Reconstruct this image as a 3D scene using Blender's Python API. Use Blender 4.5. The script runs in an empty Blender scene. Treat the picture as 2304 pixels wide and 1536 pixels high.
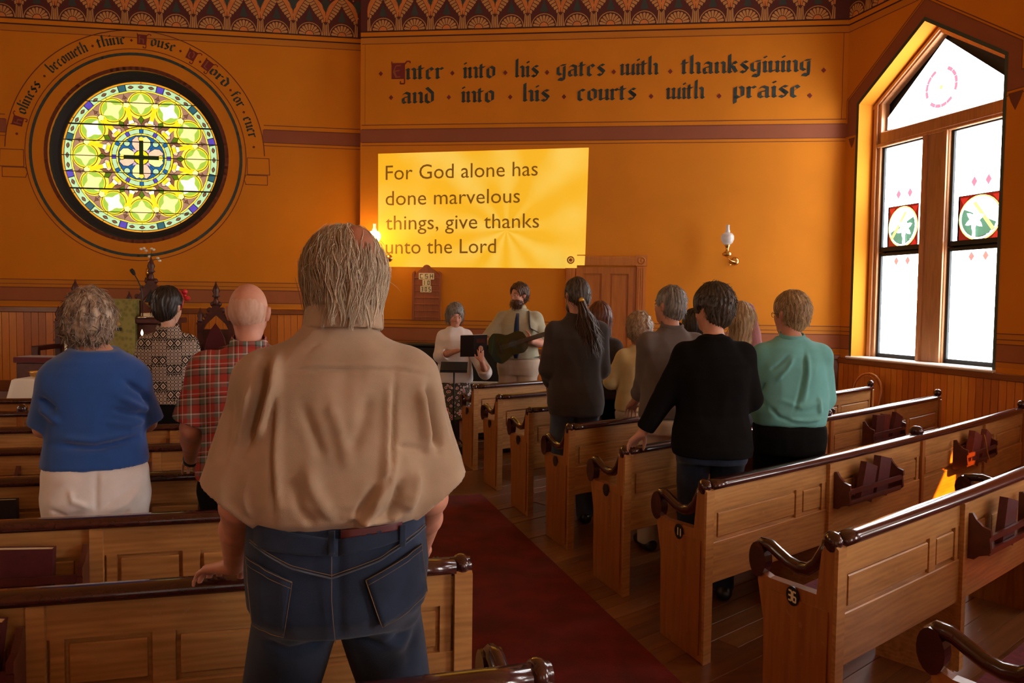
import bpy, bmesh, math, random
import numpy as np
from mathutils import Vector, Matrix
from mathutils.geometry import tessellate_polygon
random.seed(7); RNG = np.random.default_rng(7)
PI = math.pi; rad = math.radians
SC = bpy.context.scene; COL = SC.collection

# ------------------------------------------------------------------ camera
def make_camera():
    cd = bpy.data.cameras.new('camera'); co = bpy.data.objects.new('camera', cd); COL.objects.link(co)
    cd.sensor_fit = 'HORIZONTAL'; cd.sensor_width = 36; cd.lens = 36*1780/2304
    cd.clip_start = .05; cd.clip_end = 80
    p, r = 0.04708, 0.01278
    F = Vector((0, math.cos(p), -math.sin(p))); U = Vector((0, math.sin(p), math.cos(p))); R = Vector((1, 0, 0))
    R2 = R*math.cos(r)+U*math.sin(r); U2 = -R*math.sin(r)+U*math.cos(r)
    m = Matrix.Identity(4)
    for i in range(3): m[i][0] = R2[i]; m[i][1] = U2[i]; m[i][2] = -F[i]
    m[2][3] = 1.62
    co.matrix_world = m; SC.camera = co
    cd.dof.use_dof = False
make_camera()
SC.view_settings.view_transform = 'Standard'; SC.view_settings.look = 'None'
SC.view_settings.gamma = 1; SC.view_settings.use_curve_mapping = False
SC.view_settings.exposure = 0.0
WIN_E = 15.0        # daylight on the leaded window glass
FAR_E = 28.0       # daylight on the right wall windows out of frame
REAR_R, REAR_L, SIDE_E = 9.0, .8, 1.6      # rear wall right and left windows, side wall windows
wd = bpy.data.worlds.new('daylight'); SC.world = wd; wd.use_nodes = True
wd.node_tree.nodes['Background'].inputs[0].default_value = (.75, .85, 1, 1)
wd.node_tree.nodes['Background'].inputs[1].default_value = 1.0
sun = bpy.data.objects.new('sun', bpy.data.lights.new('sun', 'SUN')); COL.objects.link(sun)
sun.data.energy = 34; sun.data.angle = rad(.6); sun.data.color = (1, .93, .82)
SUN_T = Vector((2.97, 5.23, .34)); SUN_H = Vector((.937, -.349))
_w = Vector((.958, .287)); _t = (Vector((3.973, 9.596))-SUN_T.xy).dot(_w)+.28; _t /= SUN_H.dot(_w)      # distance to the glass of window_3
SUN_D = Vector((SUN_H.x*_t, SUN_H.y*_t, 2.59-.34)).normalized()
W3_S = (SUN_T.xy+SUN_H*_t-Vector((3.973, 9.596))).dot(Vector((.287, -.958)))-.65
sun.rotation_euler = SUN_D.to_track_quat('Z', 'Y').to_euler()

# ------------------------------------------------------------------ materials
M = {}
def nt(name):
    m = bpy.data.materials.new(name); m.use_nodes = True; M[name] = m
    return m, m.node_tree, m.node_tree.nodes, m.node_tree.links, m.node_tree.nodes['Principled BSDF']
def plain(name, c, rough=.6, metal=0, var=0, scale=8, bump=0, bscale=40, sheen=0, coat=0, spec=.5, stretch=(1, 1, 1), alpha=1):
    m, t, N, L, B = nt(name)
    B.inputs['Roughness'].default_value = rough; B.inputs['Metallic'].default_value = metal
    B.inputs['Specular IOR Level'].default_value = spec
    if sheen: B.inputs['Sheen Weight'].default_value = sheen
    if coat: B.inputs['Coat Weight'].default_value = coat
    B.inputs['Base Color'].default_value = (*c, 1)
    tc = N.new('ShaderNodeTexCoord'); mp = N.new('ShaderNodeMapping'); mp.inputs['Scale'].default_value = stretch
    L.new(tc.outputs['Object'], mp.inputs[0])
    if var:
        n = N.new('ShaderNodeTexNoise'); n.inputs['Scale'].default_value = scale; n.inputs['Detail'].default_value = 4
        L.new(mp.outputs[0], n.inputs['Vector'])
        r = N.new('ShaderNodeValToRGB'); r.color_ramp.elements[0].position = .3; r.color_ramp.elements[1].position = .7
        r.color_ramp.elements[0].color = (*[max(0, x*(1-var)) for x in c], 1); r.color_ramp.elements[1].color = (*[min(1, x*(1+var)) for x in c], 1)
        L.new(n.outputs['Fac'], r.inputs[0]); L.new(r.outputs[0], B.inputs['Base Color'])
    if bump:
        n = N.new('ShaderNodeTexNoise'); n.inputs['Scale'].default_value = bscale; n.inputs['Detail'].default_value = 3
        L.new(mp.outputs[0], n.inputs['Vector'])
        b = N.new('ShaderNodeBump'); b.inputs['Strength'].default_value = bump; b.inputs['Distance'].default_value = .01
        L.new(n.outputs['Fac'], b.inputs['Height']); L.new(b.outputs[0], B.inputs['Normal'])
    return m
def glow(name, c, e, rough=.2):
    m, t, N, L, B = nt(name)
    B.inputs['Base Color'].default_value = (*[x*.5 for x in c], 1); B.inputs['Roughness'].default_value = rough
    B.inputs['Emission Color'].default_value = (*c, 1); B.inputs['Emission Strength'].default_value = e
    tc = N.new('ShaderNodeTexCoord'); n = N.new('ShaderNodeTexNoise'); n.inputs['Scale'].default_value = 14
    L.new(tc.outputs['Object'], n.inputs['Vector']); mr = N.new('ShaderNodeMapRange')
    mr.inputs['To Min'].default_value = e*.75; mr.inputs['To Max'].default_value = e*1.25
    L.new(n.outputs['Fac'], mr.inputs['Value']); L.new(mr.outputs[0], B.inputs['Emission Strength'])
    return m
def wood(name, c1, c2, rough=.35, scale=3.0, grain='gc', coat=.15, wear=0):
    # oak: grain runs along the first axis of the 'gc' coordinate
    m, t, N, L, B = nt(name)
    if grain == 'gc':
        a = N.new('ShaderNodeAttribute'); a.attribute_name = 'gc'; src = a.outputs['Vector']
    else:
        a = N.new('ShaderNodeTexCoord'); src = a.outputs['Object']
    mp = N.new('ShaderNodeMapping'); mp.inputs['Scale'].default_value = (1.2, 9, 9) if grain != 'z' else (9, 9, 1.2)
    L.new(src, mp.inputs[0])
    n = N.new('ShaderNodeTexNoise'); n.inputs['Scale'].default_value = scale; n.inputs['Detail'].default_value = 5; n.inputs['Distortion'].default_value = .6
    L.new(mp.outputs[0], n.inputs['Vector'])
    w = N.new('ShaderNodeTexWave'); w.bands_direction = 'Z' if grain != 'z' else 'X'; w.inputs['Scale'].default_value = scale*.55
    w.inputs['Distortion'].default_value = 14; w.inputs['Detail'].default_value = 3; w.inputs['Detail Scale'].default_value = .6
    L.new(mp.outputs[0], w.inputs['Vector'])
    mx = N.new('ShaderNodeMath'); mx.operation = 'MULTIPLY_ADD'; mx.inputs[1].default_value = .13; L.new(w.outputs['Fac'], mx.inputs[0]); 
    ml = N.new('ShaderNodeMath'); ml.operation = 'MULTIPLY'; ml.inputs[1].default_value = .9; L.new(n.outputs['Fac'], ml.inputs[0]); L.new(ml.outputs[0], mx.inputs[2])
    r = N.new('ShaderNodeValToRGB'); r.color_ramp.elements[0].position = .25; r.color_ramp.elements[1].position = .75
    r.color_ramp.elements[0].color = (*c1, 1); r.color_ramp.elements[1].color = (*c2, 1)
    L.new(mx.outputs[0], r.inputs[0]); out = r.outputs[0]
    if wear:
        v = N.new('ShaderNodeTexNoise'); v.inputs['Scale'].default_value = 26; v.inputs['Detail'].default_value = 6; L.new(src, v.inputs['Vector'])
        v2 = N.new('ShaderNodeMapRange'); v2.inputs['From Min'].default_value = .66; v2.inputs['From Max'].default_value = .72; L.new(v.outputs['Fac'], v2.inputs['Value'])
        mi = N.new('ShaderNodeMix'); mi.data_type = 'RGBA'; mi.inputs[7].default_value = (.5, .33, .2, 1)
        mu = N.new('ShaderNodeMath'); mu.operation = 'MULTIPLY'; mu.inputs[1].default_value = wear; L.new(v2.outputs[0], mu.inputs[0])
        L.new(mu.outputs[0], mi.inputs[0]); L.new(out, mi.inputs[6]); out = mi.outputs[2]
    L.new(out, B.inputs['Base Color'])
    B.inputs['Roughness'].default_value = rough; B.inputs['Coat Weight'].default_value = coat; B.inputs['Coat Roughness'].default_value = .25
    b = N.new('ShaderNodeBump'); b.inputs['Strength'].default_value = .06; b.inputs['Distance'].default_value = .003
    L.new(mx.outputs[0], b.inputs['Height']); L.new(b.outputs[0], B.inputs['Normal'])
    return m
plain('wall_paint', (.62, .212, .012), .8, spec=.2, var=.06, scale=1.5, bump=.05, bscale=60)
plain('wall_ochre', (.52, .19, .020), .8, spec=.2, var=.05, scale=2)
plain('band_red', (.27, .075, .028), .75, var=.06, scale=3)
plain('dado_red', (.33, .10, .030), .75, var=.06, scale=3)
plain('line_brown', (.16, .035, .012), .7)
plain('line_dark', (.05, .008, .006), .7)
plain('paint_teal', (.045, .065, .055), .7)
plain('letter_ink', (.022, .040, .036), .7, var=.3, scale=20)
plain('letter_red', (.16, .012, .010), .7)
plain('frieze_tan', (.52, .26, .08), .7, var=.1, scale=12)
plain('frieze_orange', (.62, .20, .04), .7, var=.1, scale=12)
plain('frieze_maroon', (.085, .012, .010), .7)
plain('frieze_teal', (.035, .05, .042), .7)
plain('ceiling_paint', (.55, .28, .06), .8)
wood('oak', (.31, .130, .034), (.55, .270, .085), .38, wear=.25)
wood('oak_end', (.27, .085, .016), (.42, .155, .034), .38, grain='z', wear=.2)  # same oak, with the warmer, dimmer light on pew ends put into the colour
wood('trim_oak', (.42, .125, .012), (.56, .19, .022), .4, grain='z', coat=.05)
wood('door_oak', (.34, .095, .008), (.46, .145, .014), .4, grain='z', coat=.05)
wood('wainscot_a', (.52, .150, .016), (.68, .235, .034), .35, grain='z', coat=.08)
wood('wainscot_b', (.36, .092, .010), (.54, .165, .022), .35, grain='z', coat=.08)
wood('wainscot_c', (.60, .20, .022), (.74, .30, .050), .35, grain='z', coat=.08)
wood('cap_wood', (.16, .045, .012), (.26, .08, .02), .3)
wood('window_wood', (.34, .15, .06), (.50, .24, .11), .28, grain='z')
wood('floor_a', (.15, .052, .016), (.23, .088, .03), .38, wear=.3)
wood('floor_b', (.18, .065, .022), (.27, .11, .04), .38, wear=.3)
wood('floor_c', (.12, .040, .013), (.19, .070, .024), .38, wear=.3)
plain('dark_rail', (.045, .010, .009), .22, coat=.5, var=.25, scale=30)
plain('rack_wood', (.085, .018, .014), .32, coat=.3, var=.2, scale=20)
plain('gothic_wood', (.07, .016, .012), .4, var=.3, scale=12)
plain('velvet_red', (.10, .006, .010), .9, sheen=.3)
plain('cushion', (.16, .02, .045), .9, var=.3, scale=40)
plain('carpet', (.14, .006, .008), .95, var=.35, scale=5, bump=.6, bscale=260)
plain('black', (.010, .010, .011), .35)
plain('black_matte', (.012, .012, .013), .7)
plain('brass', (.75, .48, .16), .25, metal=1)
plain('chrome', (.7, .7, .7), .2, metal=1)
plain('iron', (.02, .018, .016), .6)
plain('white_cloth', (.72, .66, .60), .8, bump=.1, bscale=12)
plain('candle_wax', (.85, .78, .62), .5)
plain('paper', (.72, .62, .42), .8, var=.1, scale=60)
plain('card', (.80, .70, .42), .7)
plain('book_maroon', (.085, .014, .016), .45, var=.2, scale=30)
plain('book_red', (.16, .03, .025), .45, var=.2, scale=30)
plain('book_black', (.015, .012, .013), .4)
plain('book_blue', (.03, .09, .22), .4)
plain('book_green', (.10, .32, .10), .5)
plain('porcelain', (.8, .74, .68), .25)
plain('lead', (.012, .010, .008), .6)
plain('white_flower', (.8, .76, .66), .8)
plain('leaf', (.05, .09, .03), .7)
plain('ribbon_gold', (.7, .42, .05), .4)

# ------------------------------------------------------------------ mesh helpers
class MB:
    """collects shapes; build() links them as ONE mesh object"""
    def __init__(s): s.v = []; s.f = []; s.g = []; s.m = []; s.cur = 0; s.map = None; s.sm = []; s.smooth = False
    def add(s, pts, faces, gc=None):
        b = len(s.v)
        gc = gc or pts
        for p in pts: s.v.append(tuple(s.map(*p)) if s.map else tuple(p))
        s.g += [tuple(q) for q in gc]
        for f in faces: s.f.append([b+i for i in f]); s.m.append(s.cur); s.sm.append(s.smooth)
    def box(s, x0, x1, y0, y1, z0, z1, n=1, bev=0):
        pts = []; fs = []
        ring = [(y0, z0), (y1, z0), (y1, z1), (y0, z1)]
        if bev:
            b = bev; ring = [(y0+b, z0), (y1-b, z0), (y1, z0+b), (y1, z1-b), (y1-b, z1), (y0+b, z1), (y0, z1-b), (y0, z0+b)]
        k = len(ring)
        for i in range(n+1):
            x = x0+(x1-x0)*i/n
            pts += [(x, y, z) for y, z in ring]
        for i in range(n):
            for j in range(k):
                a = i*k+j; b2 = i*k+(j+1) % k
                fs.append((a, b2, b2+k, a+k))
        fs.append(tuple(range(k))[::-1]); fs.append(tuple(n*k+j for j in range(k)))
        s.add(pts, fs)
    def prism(s, poly, a0, a1, axis='x', bev=0):
        """poly of 2d points extruded along axis between a0 and a1"""
        def P(a, q): return {'x': (a, q[0], q[1]), 'y': (q[0], a, q[1]), 'z': (q[0], q[1], a)}[axis]
        k = len(poly); pts = [P(a0, q) for q in poly]+[P(a1, q) for q in poly]
        tri = tessellate_polygon([[Vector((q[0], q[1], 0)) for q in poly]])
        fs = [tuple(t) for t in tri]+[tuple(i+k for i in t)[::-1] for t in tri]
        fs += [(j, (j+1) % k, (j+1) % k+k, j+k) for j in range(k)]
        s.add(pts, fs)
    def tube(s, path, r, n=8, caps=True, sq=1.0):
        path = [Vector(p) for p in path]; pts = []; fs = []; up = None
        for i, p in enumerate(path):
            d = (path[min(i+1, len(path)-1)]-path[max(i-1, 0)]).normalized()
            if up is None: up = Vector((0, 0, 1)) if abs(d.z) < .9 else Vector((1, 0, 0))
            x = d.cross(up); x.normalize(); y = x.cross(d); up = y
            rr = r[i] if isinstance(r, (list, tuple)) else r
            for j in range(n):
                a = 2*PI*j/n
                pts.append(tuple(p+x*math.cos(a)*rr+y*math.sin(a)*rr*sq))
        for i in range(len(path)-1):
            for j in range(n):
                fs.append((i*n+j, i*n+(j+1) % n, (i+1)*n+(j+1) % n, (i+1)*n+j))
        if caps: fs.append(tuple(range(n))[::-1]); fs.append(tuple((len(path)-1)*n+j for j in range(n)))
        s.smooth = True; s.add(pts, fs); s.smooth = False
    def lathe(s, prof, c=(0, 0, 0), n=14, axis='z'):
        pts = []; fs = []
        for r, z in prof:
            for j in range(n):
                a = 2*PI*j/n
                q = (r*math.cos(a), r*math.sin(a), z)
                if axis == 'x': q = (q[2], q[0], q[1])
                if axis == 'y': q = (q[0], q[2], q[1])
                pts.append((c[0]+q[0], c[1]+q[1], c[2]+q[2]))
        k = len(prof)
        for i in range(k-1):
            for j in range(n): fs.append((i*n+j, i*n+(j+1) % n, (i+1)*n+(j+1) % n, (i+1)*n+j))
        fs.append(tuple(range(n))[::-1]); fs.append(tuple((k-1)*n+j for j in range(n)))
        s.smooth = True; s.add(pts, fs); s.smooth = False
    def ball(s, c, r, n=12, m=8):
        if not isinstance(r, (tuple, list)): r = (r, r, r)
        pts = []; fs = []
        for i in range(1, m):
            t = PI*i/m
            for j in range(n):
                a = 2*PI*j/n
                pts.append((c[0]+r[0]*math.sin(t)*math.cos(a), c[1]+r[1]*math.sin(t)*math.sin(a), c[2]+r[2]*math.cos(t)))
        for i in range(m-2):
            for j in range(n): fs.append((i*n+j, (i+1)*n+j, (i+1)*n+(j+1) % n, i*n+(j+1) % n))
        a = len(pts); pts += [(c[0], c[1], c[2]+r[2]), (c[0], c[1], c[2]-r[2])]
        for j in range(n):
            fs.append((a, j, (j+1) % n)); fs.append((a+1, (m-2)*n+(j+1) % n, (m-2)*n+j))
        s.smooth = True; s.add(pts, fs); s.smooth = False
    def flat(s, poly, y=0.0):
        """polygon in the local x-z plane at depth y"""
        tri = tessellate_polygon([[Vector((q[0], q[1], 0)) for q in poly]])
        s.add([(q[0], y, q[1]) for q in poly], [tuple(t) for t in tri])
    def build(s, name, mats, parent=None, recalc=True, loc=None, kind=None):
        me = bpy.data.meshes.new(name); me.from_pydata([tuple(v) for v in s.v], [], s.f)
        if not isinstance(mats, (list, tuple)): mats = [mats]
        for m in mats: me.materials.append(M[m] if isinstance(m, str) else m)
        me.polygons.foreach_set('material_index', s.m); me.polygons.foreach_set('use_smooth', s.sm)
        at = me.attributes.new('gc', 'FLOAT_VECTOR', 'POINT'); at.data.foreach_set('vector', [c for g in s.g for c in g])
        if recalc:
            bm = bmesh.new(); bm.from_mesh(me); bmesh.ops.recalc_face_normals(bm, faces=bm.faces); bm.to_mesh(me); bm.free()
        me.update()
        o = bpy.data.objects.new(name, me); COL.objects.link(o)
        if parent: o.parent = parent
        if loc is not None: o.location = loc
        if kind: o['kind'] = kind
        return o
def empty(name, loc=(0, 0, 0), rz=0, parent=None):
    o = bpy.data.objects.new(name, None); COL.objects.link(o); o.location = loc; o.rotation_euler = (0, 0, rz); o.empty_display_size = .1
    if parent: o.parent = parent
    return o
def tag(o, label=None, cat=None, group=None, kind=None):
    if label: o['label'] = label
    if cat: o['category'] = cat
    if group: o['group'] = group
    if kind: o['kind'] = kind
    return o
def copy_tree(o, parent=None):
    c = o.copy(); COL.objects.link(c)
    if parent: c.parent = parent
    for ch in list(o.children): copy_tree(ch, c)
    return c

# wall frames: local x runs along the wall to the right, local y goes out of the room, z up
FR_MID = ((-1.979, 10.265, 0), rad(-6.418)); FR_LEFT = ((-1.979, 10.515, 0), rad(8.143)); FR_RIGHT = ((3.973, 9.596, 0), rad(-73.35))
def wp(fr, s, y, z):
    o, a = fr
    return Vector((o[0]+s*math.cos(a)-y*math.sin(a), o[1]+s*math.sin(a)+y*math.cos(a), z))
CEIL = 5.85
def wall_obj(name, fr, outer, holes, mat, depth=.35):
    """wall face with thickness and openings cut through it"""
    o = empty_mesh = None
    polys = [[Vector((p[0], p[1], 0)) for p in outer]]+[[Vector((p[0], p[1], 0)) for p in h] for h in holes]
    flatp = [p for L in polys for p in L]
    tri = tessellate_polygon(polys)
    mb = MB(); k = len(flatp)
    mb.add([(p.x, 0, p.y) for p in flatp]+[(p.x, depth, p.y) for p in flatp], [tuple(t) for t in tri]+[tuple(i+k for i in t)[::-1] for t in tri])
    b = 0
    for L in polys:
        n = len(L)
        mb.add([(p.x, 0, p.y) for p in L]+[(p.x, depth, p.y) for p in L], [(j, (j+1) % n, (j+1) % n+n, j+n) for j in range(n)])
    o = mb.build(name, mat); o.location = fr[0]; o.rotation_euler = (0, 0, fr[1]); o['kind'] = 'structure'
    return o
# ------------------------------------------------------------------ room shell
def ngon(cx, cz, r, n=64, a0=0): return [(cx+r*math.sin(a0+2*PI*i/n), cz+r*math.cos(a0+2*PI*i/n)) for i in range(n)]
ROSE = (-2.82, 3.44)
W_OPEN = [(.21, 1.05), (2.15, 1.05), (2.15, 4.01), (1.16, 4.654), (.21, 4.01)]
def shift(poly, d): return [(x+d, z) for x, z in poly]
wall_left = wall_obj('wall_left', FR_LEFT, [(-6.2, 0), (.05, 0), (.05, CEIL), (-6.2, CEIL)], [ngon(*ROSE, 1.065)], 'wall_paint')
wall_front = wall_obj('wall_front', FR_MID, [(0, 0), (6.02, 0), (6.02, CEIL), (0, CEIL)], [], 'wall_paint', .22)
wall_right = wall_obj('wall_right', FR_RIGHT, [(0, 0), (14.8, 0), (14.8, CEIL), (0, CEIL)], [W_OPEN, shift(W_OPEN, W3_S), shift(W_OPEN, 9.4)], 'wall_paint')
for w, l in ((wall_left, 'ochre stage wall with the round stained glass window'), (wall_front, 'ochre wall with blackletter verse and hymn board'), (wall_right, 'ochre wall with tall pointed window')): w['label'] = l
C14 = wp(FR_RIGHT, 14.8, 0, 0); L62 = wp(FR_LEFT, -6.2, 0, 0)
backL = Vector((L62.x+.287*14.4, L62.y-.958*14.4, 0))
def simple_wall(name, a, b, holes=()):
    d = b-a; L = d.length
    return wall_obj(name, (tuple(a), math.atan2(d.y, d.x)), [(0, 0), (L, 0), (L, CEIL), (0, CEIL)], list(holes), 'wall_paint', .3)
wall_back = simple_wall('wall_back', C14, backL, [shift(W_OPEN, 2.2), shift(W_OPEN, 7.0)])
wall_side = simple_wall('wall_side', backL, L62, [shift(W_OPEN, 1.5), shift(W_OPEN, 5.2), shift(W_OPEN, 9.0)])
mb = MB(); pl = [C14, wp(FR_RIGHT, 0, 0, 0), wp(FR_MID, 0, 0, 0), wp(FR_LEFT, 0, 0, 0), L62, backL]
mb.prism([(p.x, p.y) for p in pl], CEIL, CEIL+.1, 'z'); tag(mb.build('ceiling', 'ceiling_paint'), kind='structure')
mb = MB(); mb.prism([(p.x, p.y) for p in pl], -.12, -.02, 'z'); floor = tag(mb.build('floor', 'floor_a'), kind='structure')

# floor planks, laid across the aisle parallel to the right hand pews
def inroom(x, y):
    for i in range(len(pl)):
        a, b = pl[i], pl[(i+1) % len(pl)]
        if (b.x-a.x)*(y-a.y)-(b.y-a.y)*(x-a.x) < -.03*0: return False
    return True
th = rad(41)
plank_meshes = []
for i, mt in enumerate(('floor_a', 'floor_b', 'floor_c')):
    mb = MB(); mb.box(0, 1, 0, .118, -.02, 0, bev=.0015)
    o = mb.build('plank', mt, floor); plank_meshes.append(o)
cnt = 0
for row in range(-30, 70):
    yy = row*.12
    x = -3.0+((row*37) % 11)*.21
    while x < 10:
        L = 2.1+((row*13+int(x*7)) % 5)*.35
        cx, cy = x+L/2, yy+.06
        wx, wy = cx*math.cos(th)-cy*math.sin(th), 1.0+cx*math.sin(th)+cy*math.cos(th)
        if -1.2 < wx < 6.2 and .9 < wy < 9.2 and wx > -.9-(wy-7.6)*.28 and wx < 3.85+.3*(9.6-wy) and cnt < 296:
            src = plank_meshes[cnt % 3]
            o = src if cnt < 3 else src.copy()
            if cnt >= 3: COL.objects.link(o)
            o.location = (x*math.cos(th)-yy*math.sin(th), 1.0+x*math.sin(th)+yy*math.cos(th), 0)
            o.rotation_euler = (0, 0, th); o.scale = (L-.002, 1, 1); cnt += 1
        x += L
mb = MB(); mb.prism([(p.x, p.y) for p in pl], -.02, -.004, 'z'); o = mb.build('subfloor', 'floor_c', floor)

# red carpet down the aisle, ends before the chancel
ax = Vector((-.2855, .9584, 0)); nx = Vector((.9584, .2855, 0))
c0 = Vector((.743, 3.336, 0))
a = c0-ax*5.5; b = c0+ax*3.45; 
mb = MB(); mb.prism([tuple((a-nx*1.02)[:2]), tuple(a[:2]), tuple(b[:2]), tuple((b-nx*1.02)[:2])], 0.0, .009, 'z')
tag(mb.build('aisle_carpet', 'carpet'), 'long dark red carpet runner lying along the aisle floor', 'carpet')

# ---- painted decoration (flat paint a hair off the plaster)
def line_strip(mb, path, w, y):
    for (x0, z0), (x1, z1) in zip(path, path[1:]):
        d = math.hypot(x1-x0, z1-z0); ux, uz = (x1-x0)/d, (z1-z0)/d; h = w/2
        mb.add([(x0-ux*h*.9+uz*h, y, z0-uz*h*.9-ux*h), (x1+ux*h*.9+uz*h, y, z1+uz*h*.9-ux*h), (x1+ux*h*.9-uz*h, y, z1+uz*h*.9+ux*h), (x0-ux*h*.9-uz*h, y, z0-uz*h*.9+ux*h)], [(0, 1, 2, 3)])
def arc(cx, cz, r, a0, a1, n): return [(cx+r*math.sin(rad(a0+(a1-a0)*i/n)), cz+r*math.cos(rad(a0+(a1-a0)*i/n))) for i in range(n+1)]
def band(mb, x0, x1, z0, z1, y): mb.add([(x0, y, z0), (x1, y, z0), (x1, y, z1), (x0, y, z1)], [(0, 1, 2, 3)])
def paint(wall, fn, mats, name='painted_decoration'):
    mb = MB(); fn(mb); return mb.build(name, mats, wall, recalc=False)
PM = ['band_red', 'line_brown', 'dado_red', 'wall_ochre', 'line_dark', 'paint_teal', 'frieze_maroon']
def deco_mid(mb):
    mb.cur = 0; band(mb, 0, 6.0, 3.665, 3.83, -.001)
    mb.cur = 3; band(mb, 0, 6.0, 1.08, 1.40, -.001); band(mb, 0, 6, 4.91, 4.985, -.001)
    mb.cur = 2; band(mb, 0, 6.0, 1.135, 1.30, -.002)
    mb.cur = 1
    for z, w in ((3.665, .010), (3.83, .010), (3.885, .010), (3.625, .008), (1.40, .009), (1.345, .007), (1.30, .012), (1.135, .010), (4.905, .008)):
        line_strip(mb, [(.02, z), (5.98, z)], w, -.003)
    line_strip(mb, [(5.93, 3.885), (5.93, 4.905)], .006, -.003); line_strip(mb, [(.06, 3.885), (.06, 4.905)], .004, -.003)
    mb.cur = 4; band(mb, 0, 6, 4.983, 5.000, -.003); band(mb, 0, 6, 5.052, 5.070, -.003)
def deco_left(mb):
    dz = .455
    mb.cur = 0; cx, cz = ROSE
    band(mb, -6.2, cx-1.53, 3.665, 3.83, -.001); band(mb, cx+1.53, 0.05, 3.665, 3.83, -.001)
    mb.cur = 3; band(mb, -6.2, .05, 1.08+dz, 1.40+dz, -.001); band(mb, -6.2, .05, 4.91, 4.985, -.001)
    mb.cur = 2; band(mb, -6.2, .05, 1.135+dz, 1.30+dz, -.002)
    mb.cur = 1
    for z, w in ((3.665, .010), (3.83, .010), (3.885, .010), (3.625, .008)):
        line_strip(mb, [(-6.1, z), (cx-1.55, z)], w, -.003); line_strip(mb, [(cx+1.55, z), (.03, z)], w, -.003)
    for z, w in ((1.40+dz, .009), (1.345+dz, .007), (1.30+dz, .012), (1.135+dz, .010), (4.905, .008)): line_strip(mb, [(-6.1, z), (.03, z)], w, -.003)
    line_strip(mb, arc(cx, cz, 1.325, 0, 360, 90), .010, -.003)
    line_strip(mb, arc(cx, cz, 1.555, -88, 88, 60), .012, -.003)
    line_strip(mb, arc(cx, cz, 1.085, 0, 360, 90), .045, -.003)
    mb.cur = 4; band(mb, -6.2, .05, 4.983, 5.000, -.003); band(mb, -6.2, .05, 5.052, 5.070, -.003)
    mb.cur = 5; line_strip(mb, arc(cx, cz, 1.262, 0, 360, 96), .036, -.004)
    mb.cur = 1      # scroll ends of the inscription ribbon
    for sg in (-1, 1):
        xo, xi = cx+sg*1.61, cx+sg*1.34
        line_strip(mb, [(xi, cz+.02), (xo, cz+.02), (xo+sg*.01, cz-.19), (xi, cz-.19), (xi, cz+.02)], .009, -.003)
        line_strip(mb, [(xi-sg*.02, cz-.20), (xo-sg*.02, cz-.20), (xo-sg*.02, cz-.32), (xi-sg*.02, cz-.32), (xi-sg*.04, cz-.26), (xi-sg*.02, cz-.20)], .009, -.003)
def deco_right(mb):
    mb.cur = 0
    for k in (0,):
        mb.flat(shift([(0, 3.665), (.175, 3.665), (.175, 4.03), (1.16, 4.70), (2.185, 4.03), (2.185, 3.665), (4.45, 3.665), (4.45, 3.83), (2.33, 3.83), (2.33, 4.09), (1.16, 4.885), (.03, 4.09), (.03, 3.83), (0, 3.83)], k), -.001)
    mb.cur = 3; band(mb, 2.19, 4.6, 1.08, 1.40, -.001); band(mb, 0, .175, 1.08, 1.40, -.001); band(mb, 0, 14, 4.91, 4.985, -.001)
    mb.cur = 2; band(mb, 2.19, 4.6, 1.135, 1.30, -.002); band(mb, 0, .175, 1.135, 1.30, -.002)
    mb.cur = 1
    for k in (0,):
        line_strip(mb, shift([(0, 3.885), (-.0, 3.885), (.0, 4.10), (1.16, 4.915), (2.36, 4.10), (2.36, 3.885), (4.4, 3.885)], k)[1:], .010, -.003)
        line_strip(mb, shift([(.03, 3.83), (.03, 4.09), (1.16, 4.885), (2.33, 4.09), (2.33, 3.83), (4.4, 3.83)], k), .008, -.003)
        line_strip(mb, shift([(2.19, 3.665), (4.4, 3.665)], k), .01, -.003); line_strip(mb, shift([(2.19, 3.62), (4.4, 3.62)], k), .008, -.003)
        mb.flat(shift([(.05, 3.64), (.16, 3.64), (.14, 3.57), (.11, 3.52), (.08, 3.57)], k), -.002)
        mb.flat(shift([(2.2, 3.64), (2.36, 3.64), (2.33, 3.56), (2.28, 3.47), (2.23, 3.56)], k), -.002)
    for z in (1.40, 1.345, 1.30, 1.135): line_strip(mb, [(2.19, z), (4.6, z)], .009, -.003); line_strip(mb, [(0, z), (.17, z)], .009, -.003)
    line_strip(mb, [(0, 4.905), (14, 4.905)], .008, -.003)
    mb.cur = 4; band(mb, 0, 14, 4.983, 5.000, -.003); band(mb, 0, 14, 5.052, 5.070, -.003)
    mb.cur = 5
    for k in (0,):
        mb.flat(shift([(.175, 1.05), (.21, 1.05), (.21, 4.01), (1.16, 4.654), (2.15, 4.01), (2.15, 1.05), (2.185, 1.05), (2.185, 4.03), (1.16, 4.70), (.175, 4.03)], k), -.004)
for w, f in ((wall_front, deco_mid), (wall_left, deco_left), (wall_right, deco_right)): paint(w, f, PM)

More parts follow.
